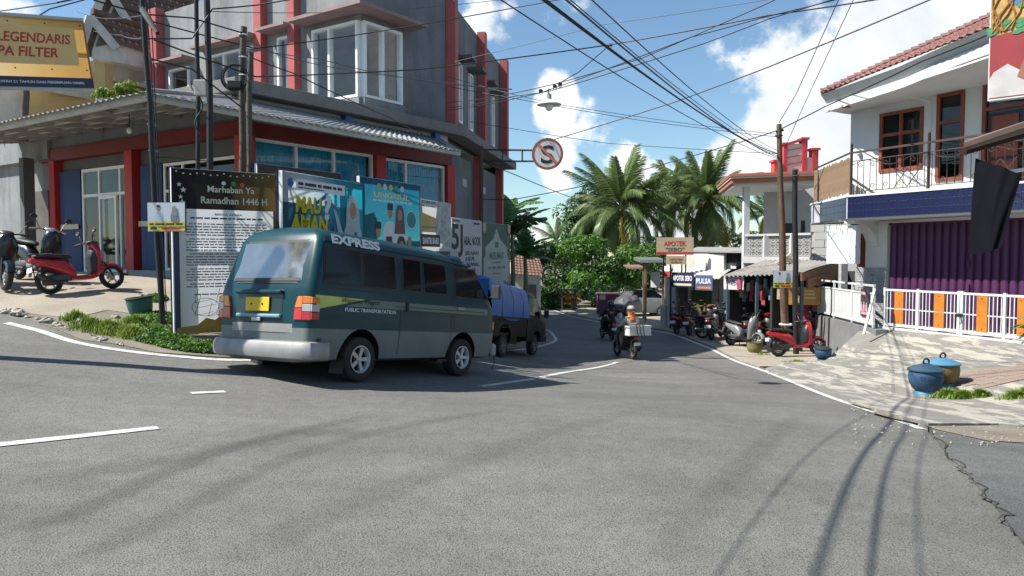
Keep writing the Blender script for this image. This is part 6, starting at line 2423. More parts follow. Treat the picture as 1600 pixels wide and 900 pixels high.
pb1, pb2 = on_ramp(1446, 617), on_ramp(1472, 605)
o = urn_bin('dark blue lidded rubber bin on the ramp, nearer of the pair', pb1, .285, .62, M_BINB, mat('bin_lid', (0.022, 0.065, 0.105), .6, var=.2, dirt=.3), M_BINL)
ex = Vector((1, 0, 0))
cpt = Vector(pb1) + Vector((0, -.285, .3))
nn_ = Vector((-.1, -1, 0)).normalized()
for i, ch in enumerate('DINAS PASAR'):
    if ch == ' ':
        continue
    a = -PI / 2 - .12 + (i - 5) * .12
    q = Vector(pb1) + Vector((math.cos(a) * .292, math.sin(a) * .292, .31))
    lettering(o, ch, mat('faded_ink', (0.02, 0.05, 0.1), .7), q, (-math.sin(a), math.cos(a), 0), (0, 0, 1), height=.055, name='letter')
urn_bin('olive rubber bin with light blue lid standing behind the dark blue bin', pb2, .285, .60, M_BINO, M_BINL, M_BINL)
gp = on_ground(221, 492)
t = thing('plant_tub', 'green rubber tub on the weedy verge left of the leaning pole', 'tub', (gp.x, gp.y, gp.z), (R(3), R(-6), 0))
m = MB().lathe([(.15, -.06), (.185, .08), (.205, .24), (.20, .29)], 26)
part(t, 'body', m, mat('tub_green', (0.015, 0.10, 0.075), .6, var=.25, dirt=.3), smooth=True, world=False)
m = MB().torus((0, 0, .29), .20, .018, 'z', 28, 8)
part(t, 'rim', m, M_BLACK, smooth=True, world=False)
m = MB().lathe([(.001, .26), (.19, .27)], 20, cap=False)
part(t, 'soil', m, M_EARTH, world=False)
gp = W(1286, 563, 18.3)
t = urn_bin('low blue rubber bin with black lid at the foot of the retaining wall', (gp.x, gp.y, gp.z - .02), .2, .42, M_BINB, M_BLACK, M_BINB)
gp = GP(1179, 552)
t = thing('clay_pot', 'olive clay pot under the dark motorbike in the parking row', 'pot', (gp.x, gp.y, gp.z))
m = MB().lathe([(.13, -.02), (.21, .1), (.24, .2), (.21, .3), (.22, .33), (.19, .33), (.16, .16)], 22)
part(t, 'body', m, mat('olive_clay', (0.17, 0.14, 0.05), .8, var=.2), smooth=True, world=False)
m = MB().torus((0, 0, .33), .205, .018, 'z', 22, 6)
part(t, 'rim', m, mat('dark_clay', (0.06, 0.06, 0.03), .8), world=False)
gp = GP(1206, 551)
t = thing('plastic_drum', 'small black plastic drum between the clay pot and the red scooter', 'drum', (gp.x, gp.y, gp.z))
m = MB().lathe([(.14, -.02), (.15, .02), (.15, .42), (.13, .45)], 18)
part(t, 'body', m, mat('drum_black', (0.02, 0.024, 0.032), .5), smooth=True, world=False)
m = MB().torus((0, 0, .22), .152, .012, 'z', 18, 6)
part(t, 'band', m, M_BLACK, world=False)
# ------------------------------------------------------------------ vehicles
def pose(rear, front, roll=0.0):
    """world matrix of a vehicle standing on two ground points (rear, front wheel contact)"""
    f = (Vector(front) - Vector(rear)).normalized()
    l = Vector((0, 0, 1)).cross(f).normalized()
    u = f.cross(l)
    if roll:
        q = Matrix.Rotation(roll, 3, f)
        l, u = q @ l, q @ u
    m = Matrix((f, l, u)).transposed().to_4x4()
    m.translation = Vector(rear)
    return m


def put(t, m):
    t.location, t.rotation_euler = m.to_translation(), m.to_euler()


M_TYRE = mat('tyre', (0.018, 0.018, 0.018), .85, var=.25, dirt=.3, dcol=(.06, .055, .05))
M_ALLOY = mat('alloy', (0.46, 0.46, 0.455), .4, .35, var=.1, dirt=.25, dcol=(.12, .11, .1))
M_VTEAL = mat('van_teal', (0.006, 0.043, 0.054), .32, .0, var=.12, coat=.12, spec=.2, dirt=.12, dcol=(.05, .06, .06), ds=3)
M_VSIDE = mat('van_grey', (0.15, 0.175, 0.17), .5, .0, var=.1, coat=.05, spec=.25, dirt=.3, dcol=(.09, .09, .08), ds=2)
M_SILV = mat('bumper_silver', (0.29, 0.29, 0.285), .5, .35, var=.2, dirt=.6, dcol=(.2, .19, .18), ds=3)
M_DGLASS = mat('dark_glass', (0.006, 0.007, 0.008), .08, var=.2, spec=.3)
M_FILM = mat('silver_film_glass', (0.40, 0.42, 0.41), .10, .85, var=.35, vs=2.2, dirt=.5, dcol=(.22, .23, .22), ds=2.2)
M_RUBT = mat('rubber_trim', (0.012, 0.012, 0.013), .55)
M_LRED = mat('lamp_red', (0.42, 0.012, 0.012), .18, var=.1, coat=.5)
M_LORG = mat('lamp_orange', (0.62, 0.17, 0.01), .18, var=.1, coat=.5)
M_LWHT = mat('lamp_clear', (0.40, 0.40, 0.38), .18, var=.1, coat=.5)
M_PLATE = mat('plate_yellow', (0.66, 0.43, 0.01), .5, var=.08)
M_FLASH = mat('flash_yellow', (0.46, 0.50, 0.12), .5, var=.15)
M_STRIPE = mat('stripe_sage', (0.11, 0.15, 0.13), .5, var=.12)

RING = [(.62, .27), (.79, .31), (.825, .5), (.842, .70), (.845, .9), (.845, 1.1), (.835, 1.2), (.80, 1.45), (.752, 1.74), (.715, 1.835), (.63, 1.905), (.42, 1.95), (0.0, 1.97)]
_rz = [z for _, z in RING]
_ry = [y for y, _ in RING]


def v_hw(z):
    return float(np.interp(z, _rz, _ry))


def v_xr(z):
    return float(np.interp(z, [.27, .7, 1.1, 1.25, 1.8, 1.9, 1.97], [.07, .04, .04, .07, .25, .31, .40]))


def v_xf(z):
    return float(np.interp(z, [.27, .6, 1.1, 1.2, 1.74, 1.85, 1.97], [4.22, 4.27, 4.2, 4.12, 3.62, 3.5, 3.2]))


def v_body():
    rr = .11
    ds = [0, .012, .04, .075, .12, .35, .8, 1.4, 2.0, 2.6, 3.1]
    de = [.5, .22, .11, .05, .015, 0]
    rings = []
    N = len(ds) + len(de)
    for k in range(N):
        ring = []
        for (y, z) in RING:
            a, b = v_xr(z), v_xf(z)
            if k < len(ds):
                d = ds[k]
                x = a + d
            else:
                d = de[k - len(ds)]
                x = b - d
            yy = y - (rr * (1 - math.sqrt(max(0, 1 - ((rr - d) / rr) ** 2))) if d < rr else 0) * min(1, y / .5)
            zz = z - (.05 * max(0, (x - 2.6) / 1.2) if z > 1.7 else 0)
            ring.append((x, yy, zz))
        rings.append(ring)
    mb = MB()
    n = len(RING)
    vs, fs, mi = [], [], []
    for sgn in (1, -1):
        for r in rings:
            for (x, y, z) in r:
                vs.append((x, y * sgn, z))

    def idx(s, k, i):
        return (0 if s > 0 else N * n) + k * n + i
    for s in (1, -1):
        for k in range(N - 1):
            for i in range(n - 1):
                fs.append((idx(s, k, i), idx(s, k + 1, i), idx(s, k + 1, i + 1), idx(s, k, i + 1)))
                mi.append(1 if RING[i + 1][1] <= .71 else 0)
    for k in (0, N - 1):
        for i in range(n - 1):
            fs.append((idx(1, k, i), idx(1, k, i + 1), idx(-1, k, i + 1), idx(-1, k, i)))
            mi.append(1 if RING[i + 1][1] <= .71 else 0)
    for k in range(N - 1):
        fs.append((idx(1, k, 0), idx(1, k + 1, 0), idx(-1, k + 1, 0), idx(-1, k, 0)))
        mi.append(1)
    mb.add(vs, fs)
    mb.mi = mi
    me = mb.mesh('body', smooth=True, angle=45)
    bm = bmesh.new()
    bm.from_mesh(me)
    bmesh.ops.remove_doubles(bm, verts=bm.verts, dist=1e-4)
    bmesh.ops.recalc_face_normals(bm, faces=bm.faces)
    bm.to_mesh(me)
    bm.free()
    me.set_sharp_from_angle(angle=R(45))
    return me


def cut(me, cutters, mats_, mdark):
    """cut wheel arches out of a body"""
    o = bpy.data.objects.new('tmp', me)
    COL.objects.link(o)
    for m_ in mats_ + [mdark]:
        me.materials.append(m_)
    cm = MB()
    for c in cutters:
        cm.lathe([(c[2], -c[3]), (c[2], c[3])], 28, Matrix.Translation((c[0], 0, c[1])) @ Matrix.Rotation(PI / 2, 4, 'X'))
    cme = cm.mesh('cut')
    for m_ in mats_ + [mdark]:
        cme.materials.append(m_)
    cme.polygons.foreach_set('material_index', [len(mats_)] * len(cme.polygons))
    co = bpy.data.objects.new('tmpc', cme)
    COL.objects.link(co)
    md = o.modifiers.new('b', 'BOOLEAN')
    md.object, md.operation, md.solver = co, 'DIFFERENCE', 'EXACT'
    bpy.context.view_layer.update()
    dg = bpy.context.evaluated_depsgraph_get()
    res = bpy.data.meshes.new_from_object(o.evaluated_get(dg))
    bpy.data.objects.remove(o)
    bpy.data.objects.remove(co)
    return res


def car_wheel(t, x, y, r, w, spokes=5, rim_r=.62, m=M_ALLOY, steer=0.0):
    mb = MB()
    s = -1 if y < 0 else 1
    prof = [(rim_r * r, -w * .42), (r * .86, -w * .5), (r * .97, -w * .42), (r, -w * .25), (r, w * .25), (r * .97, w * .42), (r * .86, w * .5), (rim_r * r, w * .42)]
    Mx = Matrix.Translation((x, y, r)) @ Matrix.Rotation(-s * PI / 2, 4, 'X')
    mb.lathe(prof, 32, Mx, cap=False)
    o = part(t, 'wheel', mb, M_TYRE, smooth=True, world=False, angle=30)
    mb = MB()
    mb.lathe([(rim_r * r * .88, w * .2), (rim_r * r * 1.0, w * .5), (rim_r * r * .93, w * .51), (rim_r * r * .84, w * .38), (rim_r * r * .8, w * .2)], 28, Mx, cap=False)
    mb.lathe([(.001, w * .46), (.2 * rim_r * r, w * .45), (.26 * rim_r * r, w * .36), (.26 * rim_r * r, w * .1)], 16, Mx, cap=False)
    for k in range(spokes):
        a = 2 * PI * k / spokes
        c, d = math.cos(a), math.sin(a)
        p0, p1 = Vector((c * .2 * rim_r * r, d * .2 * rim_r * r, w * .38)), Vector((c * .87 * rim_r * r, d * .87 * rim_r * r, w * .40))
        sd = Vector((-d, c, 0))
        q = [p0 - sd * .022, p0 + sd * .022, p1 + sd * .03, p1 - sd * .03]
        mb.hexa([Mx @ (v - Vector((0, 0, .03))) for v in q] + [Mx @ v for v in q])
    part(o, 'rim', mb, m, smooth=True, world=False, angle=30)
    mb = MB()
    mb.lathe([(.001, w * .05), (rim_r * r * .85, w * .06)], 20, Mx, cap=False)
    part(o, 'brake_drum', mb, M_RUBT, world=False)


van = thing('minibus', 'dark teal and grey public minibus with silver rear bumper and yellow plate', 'minibus')
RW, FWc = W(553, 596, 10.0), W(710, 587, 12.0)
ax = (FWc - RW).normalized()
lft = Vector((0, 0, 1)).cross(ax).normalized()
mv = pose(RW, FWc, R(-1.2))
van.scale = (1.03, 1.06, 1)
mv.translation = RW + mv.col[1].xyz * .784 - mv.col[0].xyz * 1.0
put(van, mv)
bme = cut(v_body(), [(.97, .31, .40, 2), (3.31, .31, .40, 2)], [M_VTEAL, M_VSIDE], M_RUBT)
o = link('body', bme, [M_VTEAL, M_VSIDE, M_RUBT], van)
mb = MB()
mb.box((2.1, 0, .36), (4.0, 1.1, .2))
part(van, 'underbody', mb, M_RUBT, world=False)
for x, y in ((.97, -.74), (3.31, -.74), (.97, .74), (3.31, .74)):
    car_wheel(van, x, y, .305, .2)


def vside(name, quad, off, m, sgn=-1, nu=10, nv=4, parent=None):
    """panel following the van side; quad = four (x, z): rear-bottom, front-bottom, front-top, rear-top"""
    (a, b, c, d) = quad
    mb = MB()

    def f(i, j):
        x = (a[0] * (1 - i) + b[0] * i) * (1 - j) + (d[0] * (1 - i) + c[0] * i) * j
        z = (a[1] * (1 - i) + b[1] * i) * (1 - j) + (d[1] * (1 - i) + c[1] * i) * j
        return Vector((x, sgn * (v_hw(z) + off), z))
    mb.grid(f, nu, nv)
    return part(parent or van, name, mb, m, smooth=True, world=False)


def vrear(name, quad, off, m, parent=None, nu=8, nv=4):
    (a, b, c, d) = quad
    mb = MB()

    def f(i, j):
        y = (a[0] * (1 - i) + b[0] * i) * (1 - j) + (d[0] * (1 - i) + c[0] * i) * j
        z = (a[1] * (1 - i) + b[1] * i) * (1 - j) + (d[1] * (1 - i) + c[1] * i) * j
        return Vector((v_xr(z) - off + .06 * (abs(y) / .8) ** 6, y, z))
    mb.grid(f, nu, nv)
    return part(parent or van, name, mb, m, smooth=True, world=False)


for sg in (-1, 1):
    for (x0, x1, xt0, xt1, zb, zt) in ((.22, .97, .30, .97, 1.235, 1.72), (.985, 1.68, .985, 1.66, 1.235, 1.72), (1.78, 2.24, 1.80, 2.24, 1.235, 1.72), (2.27, 2.88, 2.27, 2.86, 1.235, 1.71), (3.06, 4.02, 3.08, 3.66, 1.22, 1.70)):
        o = vside('side_window', ((x0, zb), (x1, zb), (xt1, zt), (xt0, zt)), .005, M_RUBT, sg)
        e = .028
        vside('pane', ((x0 + e, zb + e), (x1 - e * 1.6, zb + e), (xt1 - e, zt - e), (xt0 + e, zt - e)), .009, M_DGLASS, sg, parent=o)
    for q in (((.32, 1.03), (1.2, 1.0), (1.2, 1.085), (.18, 1.105)),):
        pass
    vside('side_stripe', ((.62, .985), (3.98, .985), (3.98, 1.085), (1.1, 1.085)), .004, M_STRIPE, sg, 24)
    vside('stripe_line', ((1.6, 1.02), (3.9, 1.02), (3.9, 1.032), (1.6, 1.032)), .006, M_VTEAL, sg, 24, 1)
    vside('flash', ((.14, .94), (.18, .94), (1.0, 1.085), (.10, 1.10)), .007, M_FLASH, sg, 12)
    # gaps of the doors
    for x, z0, z1 in ((1.73, .36, 1.76), (2.96, .36, 1.76), (3.03, .75, 1.74)):
        vside('door_gap', ((x, z0), (x + .012, z0), (x + .012, z1), (x, z1)), .003, M_RUBT, sg, 1, 10)
    vside('slide_rail', ((.35, 1.19), (1.7, 1.19), (1.7, 1.21), (.35, 1.21)), .006, M_RUBT, sg, 12, 1)
    mb = MB()
    mb.tube([(x, sg * (v_hw(1.775) + .008), 1.775 - .05 * max(0, (x - 2.6) / 1.2)) for x in [.3 + k * .25 for k in range(14)]], .013, 6)
    part(van, 'drip_rail', mb, M_VTEAL, world=False)
    mb = MB()
    mb.box((3.18, sg * .862, 1.06), (.17, .03, .045))
    part(van, 'door_handle', mb, M_SILV, world=False, bevel=.008)
    mb = MB()
    mb.box((1.86, sg * .862, 1.03), (.05, .03, .12))
    part(van, 'slide_handle', mb, M_RUBT, world=False, bevel=.008)
    mb = MB()
    mb.tube([(3.95, sg * .83, 1.25), (4.02, sg * .93, 1.3)], .014, 6)
    mb.box((4.02, sg * .97, 1.36), (.05, .16, .22))
    o = part(van, 'mirror', mb, M_RUBT, world=False, bevel=.015)
    mb = MB().box((3.993, sg * .97, 1.36), (.004, .13, .18))
    part(o, 'mirror_glass', mb, M_FILM, world=False)
    mb = MB()
    mb.box((4.19, sg * .72, .82), (.12, .2, .14))
    part(van, 'indicator', mb, M_LORG, world=False, bevel=.02)
    mb = MB()
    for k in range(7):
        mb.box((.2 + k * .1, sg * .844, .62), (.01, .003, .1))
mb = MB()
mb.tube([(.8, -.866, .98), (.82, -.866, .97)], .004, 4)
lv = 'lettering'
slope = Vector((0, .3, .95)).normalized()
base = Vector((.36, -.757, 1.725))
o = lettering(van, 'EXPRESS', M_PRINTW, base + Vector((.52, -.0, .0)) + Vector((0, slope.y, slope.z)) * .02 + Vector((0, -.016, .012)), (1, 0, 0), (0, slope.y, slope.z), width=.92, height=.115, bold=.045, world=False)
o = lettering(van, 'Western Wagon', M_INK, (.92, -.857, 1.03), (1, 0, 0), (0, 0, 1), width=.72, height=.06, shear=.35, bold=.005, world=False)
o = lettering(van, 'PUBLIC TRANSPORTATION', M_PRINTW, (1.12, -.853, .925), (1, 0, 0), (0, 0, 1), width=1.0, height=.045, bold=.02, world=False)
# rear end
o = vrear('rear_window', ((-.70, 1.235), (.70, 1.235), (.635, 1.78), (-.635, 1.78)), .006, M_RUBT)
vrear('pane', ((-.665, 1.27), (.665, 1.27), (.605, 1.75), (-.605, 1.75)), .011, M_FILM, parent=o)
vrear('lower_seal', ((-.60, 1.262), (.60, 1.262), (.59, 1.30), (-.59, 1.30)), .014, M_RUBT, parent=o)
vrear('tailgate_gap', ((-.76, .755), (.76, .755), (.76, .765), (-.76, .765)), .003, M_RUBT)
vrear('plate_recess', ((-.36, .84), (.46, .84), (.46, 1.10), (-.36, 1.10)), .004, mat('van_teal_dark', (0.006, 0.028, 0.035), .4, .2, coat=.3))
mb = MB()
mb.box((.02, .05, 1.125), (.07, .84, .055))
part(van, 'tailgate_grip', mb, M_VTEAL, world=False, bevel=.02)
mb = MB()
mb.box((.025, .05, .835), (.05, .80, .045))
part(van, 'plate_ledge', mb, mat('van_teal_pale', (0.16, 0.30, 0.33), .45, var=.2), world=False, bevel=.015)  # ledge in a much paler teal than the body
mb = MB()
mb.box((.018, .07, .975), (.012, .43, .17))
o = part(van, 'number_plate', mb, M_PLATE, world=False, bevel=.004)
mb = MB()
for y in (-.03, .17):
    mb.lathe([(.012, 0), (.012, .006)], 8, Matrix.Translation((.010, y, .975)) @ Matrix.Rotation(-PI / 2, 4, 'Y'))
part(o, 'screws', mb, M_IRON, world=False)
mb = MB()
mb.box((.02, .08, .79), (.03, .16, .05))
part(van, 'tailgate_lock', mb, M_ALLOY, world=False, bevel=.01)
vrear('silver_strip', ((-.80, .64), (.80, .64), (.80, .745), (-.80, .745)), .008, M_SILV)
for sg in (-1, 1):
    t = None
    cells = (((.60, .80), (.74, .80), (.74, .94), (.62, .94), M_LRED), ((.62, .94), (.74, .94), (.74, 1.08), (.655, 1.08), M_LORG))
    mb = MB()
    mb.box((.11, sg * .72, .94), (.11, .23, .29))
    t = part(van, 'tail_light', mb, M_RUBT, world=False, bevel=.03)

    def lens(nm, y0, y1, z0, z1, m, yt0=None):
        yt0 = y0 if yt0 is None else yt0
        mb = MB()
        q = [(.018, sg * y0, z0), (.018 if y1 < .78 else .05, sg * y1, z0), (.018 if y1 < .78 else .05, sg * y1, z1), (.018, sg * yt0, z1)]
        back = [(x + .03, y, z) for x, y, z in q]
        mb.hexa(q + back)
        part(t, nm, mb, m, world=False, bevel=.006)
    lens('red_lens', .575, .718, .795, .935, M_LRED, .59)
    lens('orange_lens', .59, .715, .94, 1.075, M_LORG, .635)
    lens('red_lens', .72, .83, .795, .89, M_LRED)
    lens('clear_lens', .72, .83, .895, .985, M_LWHT)
    lens('orange_lens', .72, .83, .99, 1.075, M_LORG)
    for z0, z1, m in ((.80, .89, M_LRED), (.895, .985, M_LWHT), (.99, 1.07, M_LORG)):
        mb = MB()
        mb.box((.115, sg * .843, (z0 + z1) / 2), (.13, .022, z1 - z0 - .004))
        part(t, 'side_lens', mb, m, world=False, bevel=.006)
# bumper wraps round the corners
mb = MB()
prof = [(.0, .30), (-.04, .32), (-.06, .38), (-.055, .47), (-.03, .525), (.03, .54), (.08, .525), (.08, .30)]
path = [(.36, -.852), (.26, -.86), (.14, -.862), (.06, -.84), (.02, -.78), (.0, -.6), (-.01, 0), (.0, .6), (.02, .78), (.06, .84), (.14, .862), (.26, .86), (.36, .852)]
rg = []
for i, (x, y) in enumerate(path):
    a, b = Vector(path[max(i - 1, 0)]), Vector(path[min(i + 1, len(path) - 1)])
    tt = (b - a).normalized()
    nn = Vector((tt.y, -tt.x))
    if i <= 1 or i >= len(path) - 2:
        kk = .35
    else:
        kk = 1
    rg.append([(x - nn.x * -1 * q * -kk if False else x + (-nn.x) * (-q) * kk * -1 * -1, y + (-nn.y) * (-q) * kk * -1 * -1, z) for q, z in prof])
mb.rings(rg)
part(van, 'rear_bumper', mb, M_SILV, smooth=True, world=False, angle=35)
mb = MB()
mb.box((4.27, 0, .42), (.14, 1.66, .22))
part(van, 'front_bumper', mb, M_SILV, world=False, bevel=.04)
mb = MB()
mb.grid(lambda i, j: Vector((v_xf(1.22 + .48 * j) + .006 - .05 * abs(2 * i - 1) ** 3, (2 * i - 1) * (.74 - .08 * j), 1.22 + .48 * j - .04 * j)), 12, 5)
part(van, 'windscreen', mb, M_DGLASS, smooth=True, world=False)
mb = MB()
for sg in (-1, 1):
    mb.box((.8 + 2.1, sg * .72, .26), (.35, .12, .04))
mb.tube([(4.28, -.80, .36), (4.30, -.82, .2), (4.26, -.80, .08)], .008, 5)
part(van, 'mud_strap', mb, M_RUBT, world=False)
for sg in (-1, 1):
    mb = MB()
    mb.grid(lambda i, j: Vector((.62 + .03 * j, sg * (.62 + .24 * i), .12 + .22 * j)), 2, 3)
    part(van, 'mud_flap', mb, M_RUBT, world=False)
mb = MB()
mb.box((3.65, -.3, 1.235), (.3, .25, .02))
mb.box((.2, -.846, .565), (.06, .012, .03))
part(van, 'filler_catch', mb, M_RUBT, world=False)

# ------------------------------------------------------------------ pickup under a blue tarpaulin
M_PBLK = mat('pickup_black', (0.006, 0.006, 0.0065), .45, .0, var=.2, spec=.25, coat=.05, dirt=.15, dcol=(.03, .026, .024))
pk = thing('pickup_truck', 'small black pickup truck parked under a blue tarpaulin ahead of the minibus', 'pickup truck')
PR, PFr = W(781, 558, 17.5), W(832, 555, 19.65)
mp_ = pose(PR, PFr, R(1.0))
mp_.translation = PR + mp_.col[1].xyz * .66 - mp_.col[0].xyz * .95
put(pk, mp_)
for x, y in ((.95, -.66), (3.18, -.66), (.95, .66), (3.18, .66)):
    car_wheel(pk, x, y, .28, .16, 6, .6, mat('steel_wheel', (0.16, 0.155, 0.15), .5, .5, var=.2))
mb = MB()
mb.box((1.4, 0, .42), (2.7, 1.0, .16))
mb.box((2.0, -.45, .40), (.5, .25, .2))
part(pk, 'chassis', mb, M_RUBT, world=False)
mb = MB()
for sg in (-1, 1):
    prof = [(0.02, .50), (.55, .50), (.62, .66), (.75, .76), (.95, .79), (1.15, .76), (1.28, .66), (1.35, .50), (2.42, .50), (2.42, .95), (0.02, .95)]
    mb.prism([(x, sg * .76, z) for x, z in prof], (0, -sg * .05, 0))
    mb.box((1.22, sg * .775, .95), (2.42, .05, .05))
    mb.box((1.22, sg * .768, .72), (1.0, .012, .03))
mb.box((.04, 0, .72), (.05, 1.5, .44))
mb.box((2.40, 0, .8), (.05, 1.5, .6))
mb.box((1.22, 0, .56), (2.36, 1.44, .06))
part(pk, 'cargo_bed', mb, M_PBLK, world=False)
secs = []
rg = []
for (x, zb, zt, wb, wt) in ((2.46, .40, 1.52, .76, .60), (2.5, .38, 1.62, .77, .62), (3.0, .36, 1.66, .78, .63), (3.35, .36, 1.62, .78, .62), (3.72, .36, 1.25, .77, .66), (3.98, .38, .95, .75, .70), (4.05, .42, .80, .70, .66)):
    zm = zb + (zt - zb) * .45
    zm = min(zm, 1.0)
    rg.append([(x, -wb, zb), (x, -wb - .01, zm), (x, -wt - .04, zt - .1), (x, -wt + .04, zt), (x, wt - .04, zt), (x, wt + .04, zt - .1), (x, wb + .01, zm), (x, wb, zb)])
mb.__init__()
mb.rings(rg)
cme = cut(mb.mesh('cab', smooth=True, angle=35), [(3.18, .29, .37, 2)], [M_PBLK], M_RUBT)
link('cab', cme, [M_PBLK, M_RUBT], pk)
for sg in (-1, 1):
    mb = MB()
    mb.prism([(2.62, sg * .758, 1.06), (3.56, sg * .768, 1.06), (3.30, sg * .69, 1.5), (2.66, sg * .672, 1.52)], (0, sg * .012, 0))
    part(pk, 'door_window', mb, M_DGLASS, world=False)
    mb = MB()
    mb.box((3.55, sg * .9, 1.12), (.05, .13, .2))
    mb.tube([(3.5, sg * .76, 1.05), (3.55, sg * .88, 1.08)], .012, 6)
    part(pk, 'mirror', mb, M_RUBT, world=False, bevel=.015)
    mb = MB()
    mb.box((2.74, sg * .80, .93), (.14, .02, .03))
    part(pk, 'door_handle', mb, M_IRON, world=False)
    mb = MB()
    mb.box((.015, sg * .66, .72), (.04, .14, .2))
    part(pk, 'tail_light', mb, M_LRED, world=False, bevel=.01)
    mb = MB()
    mb.box((4.02, sg * .55, .68), (.06, .22, .14))
    part(pk, 'headlight', mb, M_LWHT, world=False, bevel=.02)
mb = MB()
mb.box((4.06, 0, .45), (.1, 1.5, .16))
part(pk, 'front_bumper', mb, M_RUBT, world=False, bevel=.03)
mb = MB()
mb.prism([(3.44, -.6, 1.53), (3.44, .6, 1.53), (3.74, .68, 1.22), (3.74, -.68, 1.22)], (.012, 0, .012))
part(pk, 'windscreen', mb, M_DGLASS, world=False)
M_BTARP = mat('blue_tarp', (0.010, 0.10, 0.33), .45, var=.15, vs=3, bump=.3, bs=6, dirt=.2, dcol=(.03, .15, .38))
tarp = thing('tarpaulin_cover', 'bright blue tarpaulin roped over the load of the black pickup', 'tarpaulin')
put(tarp, mp_)
mb = MB()
r8 = random.Random(4)
fold = [[r8.uniform(-1, 1) for _ in range(40)] for _ in range(40)]


def tf(i, j):
    x = .0 + 2.52 * i
    a = (j - .5) * 2
    y = a
    h = 1.92 - .16 * i - .1 * max(0, (.12 - i) / .12) ** 2
    if abs(a) < .62:
        yy = a / .62 * .66
        z = h - .09 * (abs(a) / .62) ** 3 + .02 * math.sin(i * 9) * (1 - abs(a))
    else:
        f = (abs(a) - .62) / .38
        yy = math.copysign(.66 + .14 * math.sin(f * 1.6), a)
        low = .93 + .05 * math.sin(i * 7 + 1)
        z = h - .09 - (h - .09 - low) * f
    if i == 0 or i == 1:
        pass
    return Vector((x, yy, z + .006 * fold[int(i * 39)][int(j * 39)]))


mb.grid(tf, 48, 36)
for e, x in ((0, -.02), (1, 2.54)):
    mb.grid(lambda i, j: Vector((x + (.05 * math.sin(i * 18) * (1 - j) if e == 0 else 0), (i - .5) * 1.36, .80 + ((1.80 if e == 0 else 1.68) - .80) * j)), 20, 6)
part(tarp, 'sheet', mb, M_BTARP, smooth=True, world=False, angle=0)
mb = MB()
for x in (.5, 1.2, 1.9):
    pts = [(x + .1 * math.sin(k), yy, zz) for k, (yy, zz) in enumerate([(-.82, .7), (-.815, 1.0), (-.80, 1.4), (-.70, 1.82 - .07 * x), (0, 1.95 - .07 * x), (.70, 1.82 - .07 * x), (.81, 1.4), (.82, .7)])]
    mb.tube(pts, .006, 5)
part(tarp, 'rope', mb, mat('rope_dark', (0.03, 0.05, 0.09), .8), world=False)

# ------------------------------------------------------------------ motorbikes
CACHE = {}
SHORT = ('rear_body', 'seat:scooter', 'tail_light', 'grab_rail', 'rear_fender', 'plate:s', 'exhaust:s')


def cmesh(key, fn, smooth=True, bevel=0.0, angle=40):
    if key not in CACHE:
        mb = MB()
        fn(mb)
        if key in SHORT:
            mb.v = [(x if x > -.1 else -.1 + (x + .1) * .68, y, z) for x, y, z in mb.v]
        CACHE[key] = mb.mesh(key.split(':')[0], smooth, bevel, True, angle)
    return CACHE[key]


def bike_wheel(t, x, key, r=.27, w=.055, front=False, m=M_ALLOY, spokes=5):
    o = link('wheel', cmesh('wheel:%s%.2f' % (key, x), lambda b: b.torus((x, 0, r), r - w, w, 'y', 28, 8, .95)), M_TYRE, t)

    def rim(b):
        b.torus((x, 0, r), r - w * 1.9, .014, 'y', 24, 6)
        b.lathe([(.05, -.05), (.05, .05)], 12, Matrix.Translation((x, 0, r)) @ Matrix.Rotation(PI / 2, 4, 'X'))
        for k in range(spokes):
            a = 2 * PI * k / spokes + .3
            b.bar((x + .04 * math.cos(a), 0, r + .04 * math.sin(a)), (x + (r - w * 1.9) * math.cos(a), 0, r + (r - w * 1.9) * math.sin(a)), .028 if spokes < 9 else .006, .03 if spokes < 9 else .006, up=(0, 1, 0))
        b.lathe([(.09, -.008), (.09, .008)], 16, Matrix.Translation((x, .045, r)) @ Matrix.Rotation(PI / 2, 4, 'X'))
    link('rim', cmesh('rim:%s%.2f' % (key, x), rim), m, o)


def fender_arc(b, x, r, w, a0, a1, R_):
    pr = []
    for k in range(11):
        a = a0 + (a1 - a0) * k / 10
        c, s = math.cos(a), math.sin(a)
        pr.append([(x + (R_ + h) * c, y, r + (R_ + h) * s) for y, h in ((-w, -.05), (-w * .8, .0), (0, .02), (w * .8, .0), (w, -.05), (w * .75, -.05), (0, -.0), (-w * .75, -.05))])
    b.rings(pr)


M_SEATB = mat('bike_seat', (0.02, 0.02, 0.022), .55, var=.2)
M_BPLAST = mat('black_plastic', (0.022, 0.022, 0.025), .45, var=.2)
M_ENG = mat('engine_metal', (0.10, 0.10, 0.105), .5, .6, var=.3, dirt=.3)
M_CHROME = mat('chrome', (0.6, 0.6, 0.6), .12, 1.0, var=.05)
M_MIRROR = mat('mirror_face', (0.5, 0.52, 0.55), .05, 1.0)


def paint(name, c):
    return mat('bike_' + name, c, .3, .15, var=.1, coat=.7)


